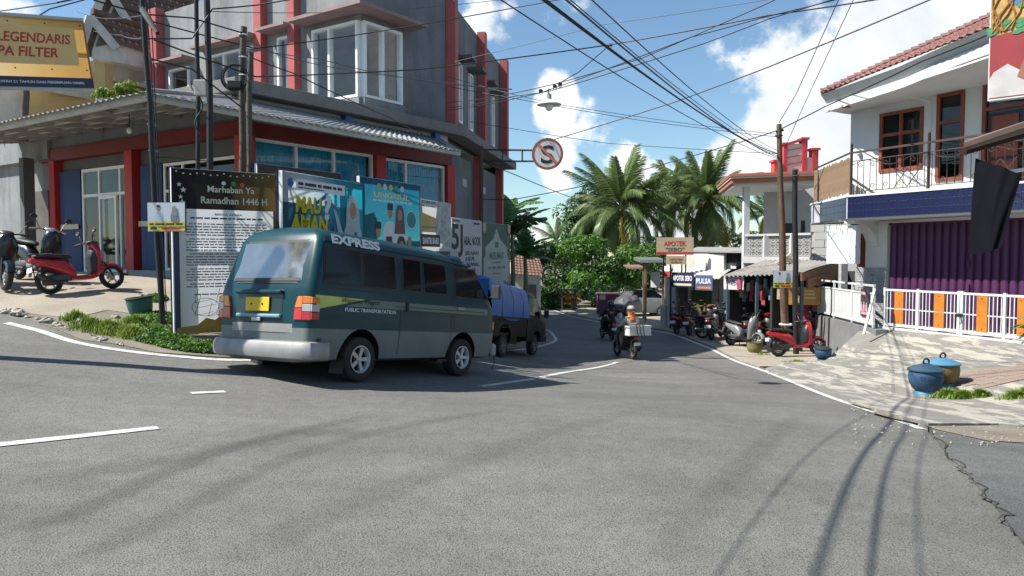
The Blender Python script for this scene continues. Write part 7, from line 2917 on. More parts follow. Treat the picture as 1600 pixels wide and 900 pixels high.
def scooter(label, rear, front, col, col2=None, lean=-7, round_light=False, plate=True, group='parked motorbikes', steer=0):
    """step-through scooter standing with its rear wheel at rear, pointing to front"""
    col2 = col2 or M_BPLAST
    t = thing('scooter', label, 'scooter', group=group)
    m = pose(rear, Vector(rear) + (Vector(front) - Vector(rear)).normalized() * 1.25, R(lean))
    m.translation = Vector(rear)
    put(t, m)
    bike_wheel(t, 0, 's')
    bike_wheel(t, 1.25, 's')

    def rb(b):
        b.loftx([(-.40, .70, .03, .03, 2), (-.36, .70, .08, .055, 2.4), (-.2, .66, .125, .09, 2.6), (0.05, .60, .14, .12, 2.8), (.28, .54, .135, .17, 2.8), (.42, .46, .12, .16, 2.8), (.50, .38, .11, .09, 2.6)], 18)
    link('rear_body', cmesh('rear_body', rb), col, t)

    def seat(b):
        b.loftx([(-.32, .765, .06, .02, 2.4), (-.26, .785, .115, .04, 2.6), (0.0, .785, .14, .05, 2.6), (.12, .765, .14, .05, 2.6), (.3, .745, .12, .05, 2.6), (.42, .74, .08, .045, 2.4), (.48, .72, .04, .03, 2)], 18)
    link('seat', cmesh('seat:scooter', seat), M_SEATB, t)

    def shield(b):
        rg = []
        for (x, z, hy, hx, e) in ((.90, .30, .13, .05, 2.6), (.93, .42, .17, .06, 2.6), (.95, .6, .19, .065, 2.4), (.955, .78, .20, .075, 2.2), (.94, .92, .15, .085, 2.2), (.92, 1.0, .1, .08, 2), (.91, 1.03, .06, .06, 2)):
            ring = []
            for k in range(16):
                q = 2 * PI * k / 16
                c, s = math.cos(q), math.sin(q)
                ring.append((x + math.copysign(abs(c) ** (2 / e), c) * hx + .04 * (1 - (s * s)) * (1 if c > 0 else .3), math.copysign(abs(s) ** (2 / e), s) * hy, z))
            rg.append(ring)
        b.rings(rg)
    link('leg_shield', cmesh('leg_shield', shield), col, t)

    def under(b):
        b.loftx([(.40, .30, .11, .06, 3), (.6, .28, .12, .045, 3.4), (.82, .29, .12, .05, 3.4), (.95, .36, .10, .08, 3)], 14)
    link('floorboard', cmesh('floorboard', under), col if not round_light else col2, t)

    def inner(b):
        b.loftx([(.80, .56, .11, .18, 3), (.88, .62, .16, .3, 2.8), (.91, .64, .16, .3, 2.8)], 14)
        b.box((.62, 0, .332), (.4, .2, .012))
    link('inner_panel', cmesh('inner_panel', inner), M_BPLAST, t)
    link('front_fender', cmesh('front_fender', lambda b: fender_arc(b, 1.25, .27, .075, R(20), R(165), .275)), col, t)

    def fork(b):
        for y in (-.085, .085):
            b.tube([(1.25, y, .27), (1.1, y * .8, .58)], .018, 8)
        b.tube([(1.1, 0, .56), (.93, 0, 1.0)], .025, 8)
    link('fork', cmesh('fork:s', fork), M_IRON, t)

    def bars(b):
        b.tube([(.80, -.34, 1.0), (.87, -.2, 1.02), (.90, 0, 1.0), (.87, .2, 1.02), (.80, .34, 1.0)], .014, 8)
        for s in (-1, 1):
            b.tube([(.77, s * .35, .995), (.84, s * .24, 1.015)], .022, 8)
            b.tube([(.9, s * .33, 1.0), (.88, s * .2, 1.015)], .008, 6)
        b.loftx([(.80, 1.0, .07, .03, 2.4), (.88, 1.02, .12, .045, 2.4), (.98, 1.0, .1, .05, 2.2), (1.02, .98, .05, .03, 2)], 14)
    link('handlebar', cmesh('handlebar:s', bars), col2, t)

    def light(b):
        if round_light:
            b.lathe([(.001, .035), (.05, .03), (.085, .0), (.08, -.05)], 18, Matrix.Translation((1.0, 0, .97)) @ Matrix.Rotation(PI / 2, 4, 'Y'))
        else:
            b.loftx([(.98, .80, .14, .04, 2.2), (1.03, .79, .12, .045, 2.2), (1.05, .785, .06, .025, 2)], 14)
    link('headlight', cmesh('headlight:%d' % round_light, light), M_LWHT, t)
    for s in (-1, 1):
        o = link('mirror', cmesh('mirror:%d' % s, lambda b: (b.tube([(.86, s * .2, 1.02), (.84, s * .26, 1.14), (.86, s * .31, 1.2)], .007, 6), b.sphere((.855, s * .34, 1.24), .055, 10, 8, .4, 1.25, .9))), M_BPLAST, t)
        link('mirror_glass', cmesh('mg:%d' % s, lambda b: b.lathe([(.001, .001), (.045, 0)], 12, Matrix.Translation((.832, s * .34, 1.24)) @ Matrix.Rotation(-PI / 2, 4, 'Y') @ Matrix.Diagonal((.8, 1.2, 1, 1)), cap=False)), M_MIRROR, o)

    def tail(b):
        b.loftx([(-.43, .70, .05, .03, 2.4), (-.40, .70, .085, .05, 2.4), (-.34, .70, .095, .05, 2.4)], 12)
    link('tail_light', cmesh('tail_light', tail), M_LRED, t)

    def rack(b):
        b.tube([(-.15, -.1, .80), (-.35, -.11, .82), (-.42, -.06, .825), (-.42, .06, .825), (-.35, .11, .82), (-.15, .1, .80)], .013, 7)
    link('grab_rail', cmesh('grab_rail', rack), M_BPLAST, t)

    def eng(b):
        b.loftx([(-.12, .27, .05, .08, 2.4), (.0, .28, .075, .1, 2.6), (.2, .30, .09, .11, 2.6), (.36, .33, .1, .1, 2.4), (.46, .36, .08, .07, 2.2)], 12)
        b.tube([(-.08, .1, .30), (-.15, .11, .6)], .022, 8)
    link('engine', cmesh('engine:s', eng), M_ENG, t)

    def exh(b):
        b.tube([(.3, -.1, .24), (.12, -.14, .24), (0.0, -.15, .27)], .018, 8)
        b.tube([(.02, -.15, .26), (-.08, -.155, .30), (-.30, -.16, .40), (-.34, -.16, .415)], [.03, .055, .06, .03], 12)
    link('exhaust', cmesh('exhaust:s', exh), M_BPLAST, t)

    def hug(b):
        fender_arc(b, 0, .27, .07, R(75), R(175), .275)
        b.bar((-.36, 0, .62), (-.45, 0, .38), .13, .012)
    link('rear_fender', cmesh('rear_fender', hug), M_BPLAST, t)
    if plate:
        link('number_plate', cmesh('plate:s', lambda b: b.bar((-.425, 0, .56), (-.455, 0, .46), .22, .008)), M_PRINTW, t)
    if lean:
        link('side_stand', cmesh('stand:s', lambda b: b.tube([(.3, .1, .22), (.22, .2, .03)], .012, 6)), M_IRON, t)
    return t


def motorcycle(label, rear, front, col, lean=-8, group='parked motorbikes'):
    t = thing('motorcycle', label, 'motorcycle', group=group)
    m = pose(rear, Vector(rear) + (Vector(front) - Vector(rear)).normalized() * 1.28, R(lean))
    m.translation = Vector(rear)
    put(t, m)
    bike_wheel(t, 0, 'm', .30, .045, spokes=18, m=M_CHROME)
    bike_wheel(t, 1.28, 'm', .30, .042, spokes=18, m=M_CHROME)

    def tank(b):
        b.loftx([(.42, .80, .06, .06, 2.2), (.5, .81, .11, .1, 2.4), (.68, .83, .145, .12, 2.4), (.85, .84, .13, .11, 2.2), (.95, .83, .06, .06, 2)], 16)
    link('fuel_tank', cmesh('fuel_tank', tank), col, t)
    link('seat', cmesh('seat:m', lambda b: b.loftx([(-.30, .80, .07, .03, 2.6), (-.22, .81, .12, .05, 2.8), (.1, .79, .13, .055, 2.8), (.42, .77, .11, .05, 2.8), (.48, .77, .06, .03, 2.2)], 16)), M_SEATB, t)

    def tailp(b):
        b.loftx([(-.42, .73, .04, .03, 2), (-.3, .72, .09, .05, 2.4), (0, .68, .11, .07, 2.6), (.3, .62, .10, .1, 2.6), (.42, .58, .06, .06, 2)], 14)
    link('side_cover', cmesh('side_cover', tailp), col, t)

    def frame(b):
        b.tube([(1.0, 0, .86), (.78, 0, .45), (.4, 0, .3), (.12, 0, .36), (.15, 0, .7)], .02, 8)
        b.tube([(1.0, 0, .86), (.5, 0, .72), (-.2, 0, .7)], .02, 8)
        for s in (-1, 1):
            b.tube([(0, s * .1, .3), (.3, s * .1, .33)], .018, 8)
            b.tube([(0, s * .11, .32), (-.02, s * .11, .68)], .022, 8)
    link('frame', cmesh('frame:m', frame), M_IRON, t)

    def eng(b):
        b.loftx([(.22, .36, .08, .06, 2.4), (.3, .36, .13, .1, 2.8), (.5, .36, .14, .11, 2.8), (.62, .38, .1, .08, 2.4)], 14)
        for k in range(6):
            b.box((.58 + k * .004, 0, .46 + k * .035), (.17, .17, .016))
        b.tube([(.58, 0, .44), (.6, 0, .66)], .055, 10)
    link('engine', cmesh('engine:m', eng), M_ENG, t)

    def exh(b):
        b.tube([(.66, -.06, .6), (.78, -.1, .5), (.7, -.13, .28), (.4, -.15, .24), (.15, -.16, .26)], .02, 8)
        b.tube([(.2, -.16, .255), (.1, -.165, .27), (-.32, -.17, .36), (-.36, -.17, .37)], [.02, .045, .048, .03], 12)
    link('exhaust', cmesh('exhaust:m', exh), M_CHROME, t)

    def fork(b):
        for s in (-1, 1):
            b.tube([(1.28, s * .085, .30), (1.0, s * .085, .98)], .02, 8)
        b.box((1.02, 0, .93), (.06, .22, .03))
    link('fork', cmesh('fork:m', fork), M_CHROME, t)
    link('front_fender', cmesh('front_fender:m', lambda b: fender_arc(b, 1.28, .30, .06, R(35), R(160), .30)), col, t)
    link('rear_fender', cmesh('rear_fender:m', lambda b: (fender_arc(b, 0, .30, .065, R(60), R(170), .31), b.bar((-.34, 0, .5), (-.40, 0, .34), .12, .01))), M_BPLAST, t)

    def bars(b):
        b.tube([(.82, -.36, 1.02), (.92, -.24, 1.06), (1.0, -.06, 1.0), (1.0, .06, 1.0), (.92, .24, 1.06), (.82, .36, 1.02)], .013, 8)
        for s in (-1, 1):
            b.tube([(.79, s * .37, 1.01), (.88, s * .27, 1.045)], .02, 8)
    link('handlebar', cmesh('handlebar:m', bars), M_IRON, t)
    link('headlight', cmesh('headlight:m', lambda b: b.lathe([(.001, .06), (.07, .05), (.09, .02), (.085, -.05), (.04, -.09)], 18, Matrix.Translation((1.08, 0, .92)) @ Matrix.Rotation(PI / 2, 4, 'Y'))), M_LWHT, t)
    link('tail_light', cmesh('tail_light:m', lambda b: b.box((-.41, 0, .72), (.05, .14, .06)), False, .01), M_LRED, t)
    for s in (-1, 1):
        o = link('mirror', cmesh('mirrorm:%d' % s, lambda b: (b.tube([(.9, s * .24, 1.06), (.88, s * .3, 1.18), (.9, s * .34, 1.24)], .007, 6), b.sphere((.9, s * .36, 1.27), .055, 10, 8, .4, 1.25, .9))), M_BPLAST, t)
    link('side_stand', cmesh('stand:m', lambda b: b.tube([(.35, .12, .25), (.28, .24, .03)], .012, 6)), M_IRON, t)
    return t


M_CRED = paint('crimson', (0.45, 0.008, 0.02))
M_DRED = paint('dark_red', (0.22, 0.012, 0.015))
M_BLKP = paint('black', (0.015, 0.015, 0.017))
M_GOLDB = paint('bronze', (0.32, 0.15, 0.06))
M_SILVB = paint('silver', (0.22, 0.225, 0.23))
lr, lf_ = GP(80, 463), GP(184, 453)
for p in (lr, lf_):
    p.z += .03
scooter('glossy red scooter parked alone on the concrete apron at left', lr, lf_, M_CRED, M_BPLAST).scale = (.88, .88, .88)
for (u, v, dx, dy, c, lab) in ((28, 439, -.55, -.8, M_BLKP, 'black scooter with pale headlight, nearer the red scooter'), (-22, 446, -.35, -.9, M_BLKP, 'black scooter cut off by the left edge of the view')):
    p = GP(u, v)
    p.z += .03
    q = p + Vector((-dx, -dy * -.35, 0))
    q.z = Z(q.x, q.y) + .03
    scooter(lab, p, q, c, M_SILVB if u > 0 else M_BPLAST, round_light=u > 0)
FZ = .03


def gpt(u, v):
    p = GP(u, v)
    return Vector((p.x, p.y, p.z + FZ))


a = gpt(1217, 559)
scooter('bright red scooter parked across the forecourt nearest the white fence', a, a + Vector((1.2, .2, .02)), M_CRED, M_BPLAST)
scooter('dark maroon scooter behind the olive clay pot', gpt(1172, 541), gpt(1200, 532), M_DRED, M_BPLAST)
scooter('black scooter in the middle of the row, left of the silver one', gpt(1112, 533), gpt(1136, 524), M_BLKP, M_BPLAST)
scooter('black and red scooter wedged behind the clay pot and drum', gpt(1192, 543), gpt(1218, 534), M_BLKP, M_DRED)
motorcycle('dark red motorcycle in the shade of the shop doorway', gpt(1160, 528), gpt(1190, 522), M_DRED)
scooter('charcoal scooter at the rear left of the black standard motorcycle', gpt(1100, 520), gpt(1128, 513), M_BLKP, M_GOLDB)
a = gpt(1141, 541)
scooter('silver and black scooter facing the road with round headlight', a, a + Vector((.5, -1.1, 0)), M_SILVB, M_BLKP, round_light=True)
motorcycle('black standard motorcycle parked side on in the middle of the row', gpt(1098, 530), gpt(1139, 528), M_BLKP)
scooter('dark red scooter at the far end of the parked row', gpt(1058, 524), gpt(1090, 516), M_DRED, M_BPLAST)
scooter('bronze scooter squeezed between the dark red scooter and black motorcycle', gpt(1078, 526), gpt(1108, 516), M_GOLDB, M_BPLAST)
motorcycle('black motorcycle behind the silver scooter, partly hidden', gpt(1120, 521), gpt(1152, 517), M_BLKP)
scooter('black scooter at the back of the row before the pharmacy door', gpt(1085, 516), gpt(1068, 509), M_BLKP, M_DRED)
motorcycle('dark motorcycle tucked under the corrugated roof by the poles', gpt(1205, 533), gpt(1238, 530), M_BLKP)
# stretch the upper body of the minibus to its real height
for c in van.children_recursive:
    if c.type == 'MESH' and c.name.split('.')[0] not in ('wheel', 'rim', 'brake_drum', 'rear_bumper', 'mud_flap', 'underbody'):
        for v_ in c.data.vertices:
            if v_.co.z > .6:
                v_.co.z += (v_.co.z - .6) * .075
        c.data.update()


# ------------------------------------------------------------------ riders
def skin_mesh(name, nodes, edges, sub=2):
    """one continuous surface grown round a skeleton: nodes = {name: (co, radius)}"""
    keys = list(nodes)
    me = bpy.data.meshes.new(name)
    me.from_pydata([nodes[k][0] for k in keys], [(keys.index(a), keys.index(b)) for a, b in edges], [])
    o = bpy.data.objects.new(name, me)
    COL.objects.link(o)
    md = o.modifiers.new('s', 'SKIN')
    md.use_smooth_shade = True
    lay = me.skin_vertices[0].data if me.skin_vertices else None
    if lay is None:
        bm = bmesh.new()
        bm.from_mesh(me)
        bm.verts.layers.skin.verify()
        bm.to_mesh(me)
        bm.free()
        lay = me.skin_vertices[0].data
    for i, k in enumerate(keys):
        r = nodes[k][1]
        lay[i].radius = r if isinstance(r, tuple) else (r, r)
        lay[i].use_root = (i == 0)
    s2 = o.modifiers.new('u', 'SUBSURF')
    s2.levels = s2.render_levels = sub
    bpy.context.view_layer.update()
    res = bpy.data.meshes.new_from_object(o.evaluated_get(bpy.context.evaluated_depsgraph_get()))
    bpy.data.objects.remove(o)
    res.polygons.foreach_set('use_smooth', [True] * len(res.polygons))
    return res


def rider(label, mtx, skin, jacket, trousers, helmet, scarf=None, gown=False, group=None):
    t = thing('person', label, 'person', group=group)
    put(t, mtx)
    N = {'pelvis': ((-.02, 0, .86), .13), 'waist': ((.01, 0, 1.0), (.12, .10)), 'chest': ((.07, 0, 1.22), (.155, .11)), 'neck': ((.11, 0, 1.39), .055), 'jaw': ((.15, 0, 1.48), (.065, .07)), 'head': ((.14, 0, 1.58), (.082, .092)), 'crown': ((.13, 0, 1.67), (.05, .055))}
    E = [('pelvis', 'waist'), ('waist', 'chest'), ('chest', 'neck'), ('neck', 'jaw'), ('jaw', 'head'), ('head', 'crown')]
    J, EJ = {k: (v[0], tuple(q * 1.14 for q in (v[1] if isinstance(v[1], tuple) else (v[1], v[1])))) for k, v in N.items() if k in ('pelvis', 'waist', 'chest')}, [('pelvis', 'waist'), ('waist', 'chest')]
    Tn, ET = {'pelvis': ((-.02, 0, .85), .145)}, []
    J['collar'] = ((.10, 0, 1.36), .075)
    EJ.append(('chest', 'collar'))
    for s in (-1, 1):
        k = 'r' if s < 0 else 'l'
        arm = {'sh': ((.07, s * .19, 1.32), .055), 'el': ((.28, s * .31, 1.10), .042), 'wr': ((.66, s * .325, 1.03), .028), 'palm': ((.745, s * .33, 1.03), (.036, .024))}
        for a, v in arm.items():
            N[a + k] = v
        E += [('chest', 'sh' + k), ('sh' + k, 'el' + k), ('el' + k, 'wr' + k), ('wr' + k, 'palm' + k)]
        for f, (dy, ln) in enumerate(((-.03, .034), (-.011, .04), (.009, .038), (.028, .03))):
            y = s * .33 + dy
            N['f%d%s' % (f, k)] = ((.785, y, 1.032), .0095)
            N['g%d%s' % (f, k)] = ((.785 + ln * .55, y, 1.022), .009)
            N['h%d%s' % (f, k)] = ((.785 + ln * .35, y, .992), .008)
            E += [('palm' + k, 'f%d%s' % (f, k)), ('f%d%s' % (f, k), 'g%d%s' % (f, k)), ('g%d%s' % (f, k), 'h%d%s' % (f, k))]
        N['t0' + k] = ((.75, s * .285, 1.01), .011)
        N['t1' + k] = ((.79, s * .27, .985), .0095)
        E += [('palm' + k, 't0' + k), ('t0' + k, 't1' + k)]
        leg = {'hip': ((.08, s * .11, .84), .085), 'kn': ((.50, s * .19, .76), .062), 'an': ((.46, s * .2, .42), .036), 'heel': ((.43, s * .2, .375), .035), 'toe': ((.64, s * .22, .37), (.04, .025))}
        for a, v in leg.items():
            N[a + k] = v
        E += [('pelvis', 'hip' + k), ('hip' + k, 'kn' + k), ('kn' + k, 'an' + k), ('an' + k, 'heel' + k), ('heel' + k, 'toe' + k)]
        for a in ('sh', 'el'):
            J[a + k] = (arm[a][0], arm[a][1] * 1.35)
        J['cuff' + k] = ((.62, s * .324, 1.035), .045)
        EJ += [('chest', 'sh' + k), ('sh' + k, 'el' + k), ('el' + k, 'cuff' + k)]
        Tn['hip' + k] = (leg['hip'][0], .108)
        Tn['kn' + k] = (leg['kn'][0], .085 if not gown else .11)
        Tn['hem' + k] = ((.462, s * .2, .47 if not gown else .40), .062 if not gown else .12)
        ET += [('pelvis', 'hip' + k), ('hip' + k, 'kn' + k), ('kn' + k, 'hem' + k)]
        mb = MB()
        mb.loftx([(.36, .365, .035, .035, 2.6), (.42, .375, .042, .045, 2.6), (.56, .36, .045, .035, 2.6), (.68, .35, .04, .025, 2.4), (.71, .345, .02, .015, 2)], 12)
        mb.v = [(x, y + s * .205 + (x - .42) * s * .07, z) for x, y, z in mb.v]
        part(t, 'shoe', mb, M_BPLAST, smooth=True, world=False)
    link('body', skin_mesh('body', N, E), skin, t)
    link('jacket', skin_mesh('jacket', J, EJ), jacket, t)
    link('trousers' if not gown else 'gown', skin_mesh('trousers', Tn, ET), trousers, t)
    c = Vector((.13, 0, 1.585))
    mb = MB()
    prof = [(.085, -.10), (.118, -.07), (.135, 0), (.132, .05), (.112, .10), (.07, .135), (.001, .148)]
    mb.lathe(prof, 22, Matrix.Translation(c) @ Matrix.Diagonal((1.12, .95, 1, 1)), cap=False)
    mb.lathe([(r - .008, z) for r, z in prof][:-1], 22, Matrix.Translation(c) @ Matrix.Diagonal((1.12, .95, 1, 1)), cap=False)
    hm = part(t, 'helmet', mb, helmet[0], smooth=True, world=False, recalc=False)
    mb = MB()
    mb.grid(lambda i, j: c + Vector((1.14 * (.137 - .01 * j * j) * math.cos((i - .5) * 2.2), .98 * (.137 - .01 * j * j) * math.sin((i - .5) * 2.2), -.06 + .1 * j)), 12, 4)
    part(hm, 'visor', mb, M_DGLASS, smooth=True, world=False)
    mb = MB()
    mb.lathe([(.136, -.03), (.1385, 0), (.136, .03)], 22, Matrix.Translation(c) @ Matrix.Diagonal((1.13, .97, 1, 1)), cap=False)
    part(hm, 'helmet_band', mb, helmet[1], smooth=True, world=False)
    # face: nose, eyes, mouth inside the open helmet
    mb = MB().sphere((.245, 0, 1.555), .014, 8, 6, 1, .8, 1.3)
    part(t, 'nose', mb, skin, smooth=True, world=False)
    mb = MB()
    for s in (-1, 1):
        mb.sphere((.226, s * .032, 1.585), .011, 8, 6)
    part(t, 'eyes', mb, M_INK, world=False)
    mb = MB().box((.232, 0, 1.515), (.01, .045, .01))
    part(t, 'mouth', mb, mat('lips', (0.25, 0.09, 0.08), .6), world=False)
    if scarf:
        mb = MB()
        mb.lathe([(.118, 1.60), (.122, 1.53), (.105, 1.44), (.13, 1.37), (.17, 1.30), (.175, 1.26)], 22, Matrix.Translation((.10, 0, 0)) @ Matrix.Diagonal((.85, 1, 1, 1)), cap=False)
        part(t, 'head_scarf', mb, scarf, smooth=True, world=False)
    return t


M_SK = mat('skin_brown', (0.27, 0.145, 0.085), .55, var=.08)


def riding(rear, heading, label_p, label_s, col, col2, **kw):
    rear = Vector(rear)
    f = rear + Vector((heading[0], heading[1], 0))
    f.z = Z(f.x, f.y)
    s = scooter(label_s, rear, f, col, col2, lean=0, group='scooters riding away down the road')
    m = pose(rear, rear + (f - rear).normalized() * 1.25)
    m.translation = rear
    return s, rider(label_p, m, group='riders going away down the road', **kw), m


RW1 = W(989, 562, 20.5)
RW1.z = Z(RW1.x, RW1.y) + .012
s1, r1_, m1 = riding(RW1, (-.26, .96), 'rider in orange scarf and pale jacket carrying a white crate, nearest on the road', 'black scooter ridden down the road with a white plate and large crate', M_BLKP, M_BPLAST,
                     skin=M_SK, jacket=mat('jacket_cream', (0.50, 0.45, 0.39), .85, var=.12), trousers=mat('trousers_taupe', (0.20, 0.155, 0.125), .85, var=.12), helmet=(mat('helmet_pale', (0.40, 0.37, 0.33), .4, coat=.3), mat('helmet_grey', (0.06, 0.06, 0.06), .4)), scarf=mat('scarf_orange', (0.56, 0.15, 0.03), .85, var=.15))
crate = thing('delivery_crate', 'wide white plastic crate strapped across the back of the nearer scooter', 'crate')
put(crate, m1)
M_CRATE = mat('crate_white', (0.58, 0.58, 0.55), .6, var=.1, dirt=.4, dcol=(.32, .3, .27), ds=5)
mb = MB()
x0, x1, y0, y1, z0, z1 = -.58, -.2, -.36, .36, .80, 1.10
for (a, b, c, d, e, f) in ((x0, x1, y0, y1, z0, z0 + .02), (x0, x0 + .02, y0, y1, z0 + .02, z1), (x1 - .02, x1, y0, y1, z0 + .02, z1), (x0 + .02, x1 - .02, y0, y0 + .02, z0 + .02, z1), (x0 + .02, x1 - .02, y1 - .02, y1, z0 + .02, z1)):
    mb.box(((a + b) / 2, (c + d) / 2, (e + f) / 2), (b - a, d - c, f - e))
part(crate, 'crate_wall', mb, M_CRATE, world=False)
mb = MB()
mb.box((x0 - .012, 0, z1 - .02), (.03, .76, .05))
mb.box((x1 + .012, 0, z1 - .02), (.03, .76, .05))
for s in (-1, 1):
    mb.box(((x0 + x1) / 2, s * .37, z1 - .02), (x1 - x0, .03, .05))
mb.box((x0 - .01, 0, z0 + .03), (.025, .74, .04))
part(crate, 'rim', mb, M_CRATE, world=False)
mb = MB()
for k in range(3):
    y = -.1 + k * .11
    mb.tube([(x0 - .04, y - .04, z0 - .05), (x0 - .045, y, z0 + .1), (x0 - .045, y + .03, z1 + .02), (-.4, y + .02, z1 + .06), (x1 + .04, y, z1 + .02)], .012, 6)
part(crate, 'rubber_strap', mb, M_BLACK, world=False)
RW2 = W(956, 532, 27.6)
RW2.z = Z(RW2.x, RW2.y) + .012
s2, r2_, m2 = riding(RW2, (-.2, .97), 'rider all in black with a black helmet, farther along the road', 'dark red tailed scooter ridden by the person in black', M_BLKP, M_DRED,
                     skin=M_SK, jacket=mat('cloth_black', (0.014, 0.014, 0.016), .85), trousers=mat('gown_black', (0.012, 0.012, 0.013), .9), helmet=(mat('helmet_black', (0.016, 0.016, 0.018), .2, coat=.6), mat('helmet_grey', (0.06, 0.06, 0.06))), scarf=mat('cloth_black', (0.014, 0.014, 0.016)), gown=True)
bag = MB().box((0, 0, 0), (.1, .16, .24))
bag.v = [tuple(m2 @ (.87 * Vector(p) + Vector((.2, -.42, .92)))) for p in bag.v]
bg_ = single('carrier_bag', bag, M_PRINTW, 'small white bag hanging at the right arm of the rider in black', 'bag', bevel=.03)
for o in (s1, r1_, crate, s2, r2_):
    o.scale = (.87, .87, .87)
# ------------------------------------------------------------------ vegetation
def leaf_mat(name, a, b, rough=.55, scale=1.2):
    m = bpy.data.materials.new(name)
    m.use_nodes = True
    t = m.node_tree
    L = t.links.new
    bs = t.nodes['Principled BSDF']
    bs.inputs['Roughness'].default_value = rough
    bs.inputs['Specular IOR Level'].default_value = .35
    ge = nd(t, 'ShaderNodeNewGeometry')
    tc = nd(t, 'ShaderNodeTexCoord')
    n = nd(t, 'ShaderNodeTexNoise', ins={'Scale': scale, 'Detail': 3.0})
    L(tc.outputs['Object'], n.inputs['Vector'])
    ad = nd(t, 'ShaderNodeMath', operation='MULTIPLY_ADD', ins={1: .55, 2: -.1})
    L(ge.outputs['Random Per Island'], ad.inputs[0])
    ad2 = nd(t, 'ShaderNodeMath', operation='ADD', use_clamp=True)
    L(ad.outputs[0], ad2.inputs[0])
    r = nd(t, 'ShaderNodeMapRange', ins={1: .35, 2: .65, 3: 0, 4: .55})
    L(n.outputs['Fac'], r.inputs[0])
    L(r.outputs[0], ad2.inputs[1])
    mx = nd(t, 'ShaderNodeMix', data_type='RGBA', ins={6: (*a, 1), 7: (*b, 1)})
    L(ad2.outputs[0], mx.inputs[0])
    L(mx.outputs[2], bs.inputs['Base Color'])
    tl2 = nd(t, 'ShaderNodeBsdfTranslucent')
    L(mx.outputs[2], tl2.inputs[0])
    ms = nd(t, 'ShaderNodeMixShader', ins={0: .28})
    L(bs.outputs[0], ms.inputs[1])
    L(tl2.outputs[0], ms.inputs[2])
    L(ms.outputs[0], t.nodes['Material Output'].inputs[0])
    MATS[name] = m
    return m


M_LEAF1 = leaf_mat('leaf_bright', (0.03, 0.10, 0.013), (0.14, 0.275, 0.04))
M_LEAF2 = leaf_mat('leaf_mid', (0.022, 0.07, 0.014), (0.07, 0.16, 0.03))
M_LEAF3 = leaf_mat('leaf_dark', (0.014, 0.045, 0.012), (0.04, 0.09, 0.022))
M_PALM = leaf_mat('palm_leaf', (0.06, 0.11, 0.03), (0.19, 0.245, 0.09), .4, 2.0)
M_PALMY = leaf_mat('palm_yellow', (0.30, 0.24, 0.03), (0.46, 0.36, 0.06), .5)
M_BANANA = leaf_mat('banana_leaf', (0.035, 0.10, 0.025), (0.13, 0.22, 0.08), .32, 1.0)
M_GRASS = leaf_mat('grass_leaf', (0.09, 0.17, 0.02), (0.30, 0.38, 0.08), .6, 3.0)
M_WEED = leaf_mat('weed_leaf', (0.035, 0.10, 0.014), (0.15, 0.27, 0.05), .5, 3.0)
M_CROTON = leaf_mat('croton_leaf', (0.42, 0.16, 0.03), (0.55, 0.36, 0.08), .5)
M_TRUNK = mat('tree_bark', (0.12, 0.095, 0.07), .95, var=.35, vs=4, bump=.7, bs=14)


def leaves(mb, blobs, n, size, r, flat=.35):
    """leaf-sized folded faces through uneven clumps; blobs = (centre, radius xyz)"""
    wts = [b[1][0] * b[1][1] * b[1][2] for b in blobs]
    for _ in range(n):
        c, q = r.choices(blobs, wts)[0]
        while True:
            d = Vector((r.uniform(-1, 1), r.uniform(-1, 1), r.uniform(-1, 1)))
            if .3 < d.length < 1:
                break
        d = d.normalized() * d.length ** .4
        if d.z < -.4 and r.random() < .5:
            continue
        p = Vector(c) + Vector((d.x * q[0], d.y * q[1], d.z * q[2]))
        nrm = (d + Vector((r.uniform(-1, 1), r.uniform(-1, 1), r.uniform(-.2, 1.3)))).normalized()
        a = nrm.cross(Vector((r.uniform(-1, 1), r.uniform(-1, 1), r.uniform(-.6, .2)))).normalized()
        b = nrm.cross(a)
        s = size * r.uniform(.6, 1.35)
        mb.add([p - a * s * .5, p + b * s * flat * .6, p + a * s * .5, p - b * s * flat * .6], [(0, 1, 2, 3)])


def clumps(c, rad, k, r, small=.42):
    out = []
    for _ in range(k):
        d = Vector((r.gauss(0, 1), r.gauss(0, 1), r.gauss(0, .9))).normalized()
        q = r.uniform(.45, .95)
        s = r.uniform(small * .6, small * 1.2)
        out.append((Vector(c) + Vector((d.x * rad[0] * q, d.y * rad[1] * q, d.z * rad[2] * q)), (rad[0] * s, rad[1] * s, rad[2] * s * .8)))
    return out


def tree(label, u, v, d, rad, n, size, m, name='leafy_tree', cat='tree', group='trees and bushes beyond the bend', k=14, seed=1, base=None):
    r = random.Random(seed)
    c = W(u, v, d)
    g_ = Z(c.x, c.y) if d < 60 else -1.5
    t = thing(name, label, cat, (c.x, c.y, g_), group=group)
    bl = clumps(c, rad, k, r)
    mb = MB()
    leaves(mb, bl, n, size, r)
    part(t, 'crown', mb, m, recalc=False)
    mb = MB()
    top = Vector((c.x, c.y, c.z + rad[2] * .2))
    mb.tube([(c.x, c.y, g_ - .3), (c.x + .1, c.y, (g_ + c.z) / 2), top], [.05 * rad[0] + .05, .04 * rad[0] + .04, .03], 8)
    for (q, _) in bl[:6]:
        s = Vector((c.x, c.y, g_ + (c.z - g_) * r.uniform(.5, .9)))
        mb.tube([s, s.lerp(q, .5) + Vector((0, 0, .15)), q], [.02 * rad[0] + .02, .02 * rad[0], .012], 6)
    part(t, 'trunk', mb, M_TRUNK, smooth=True)
    return t


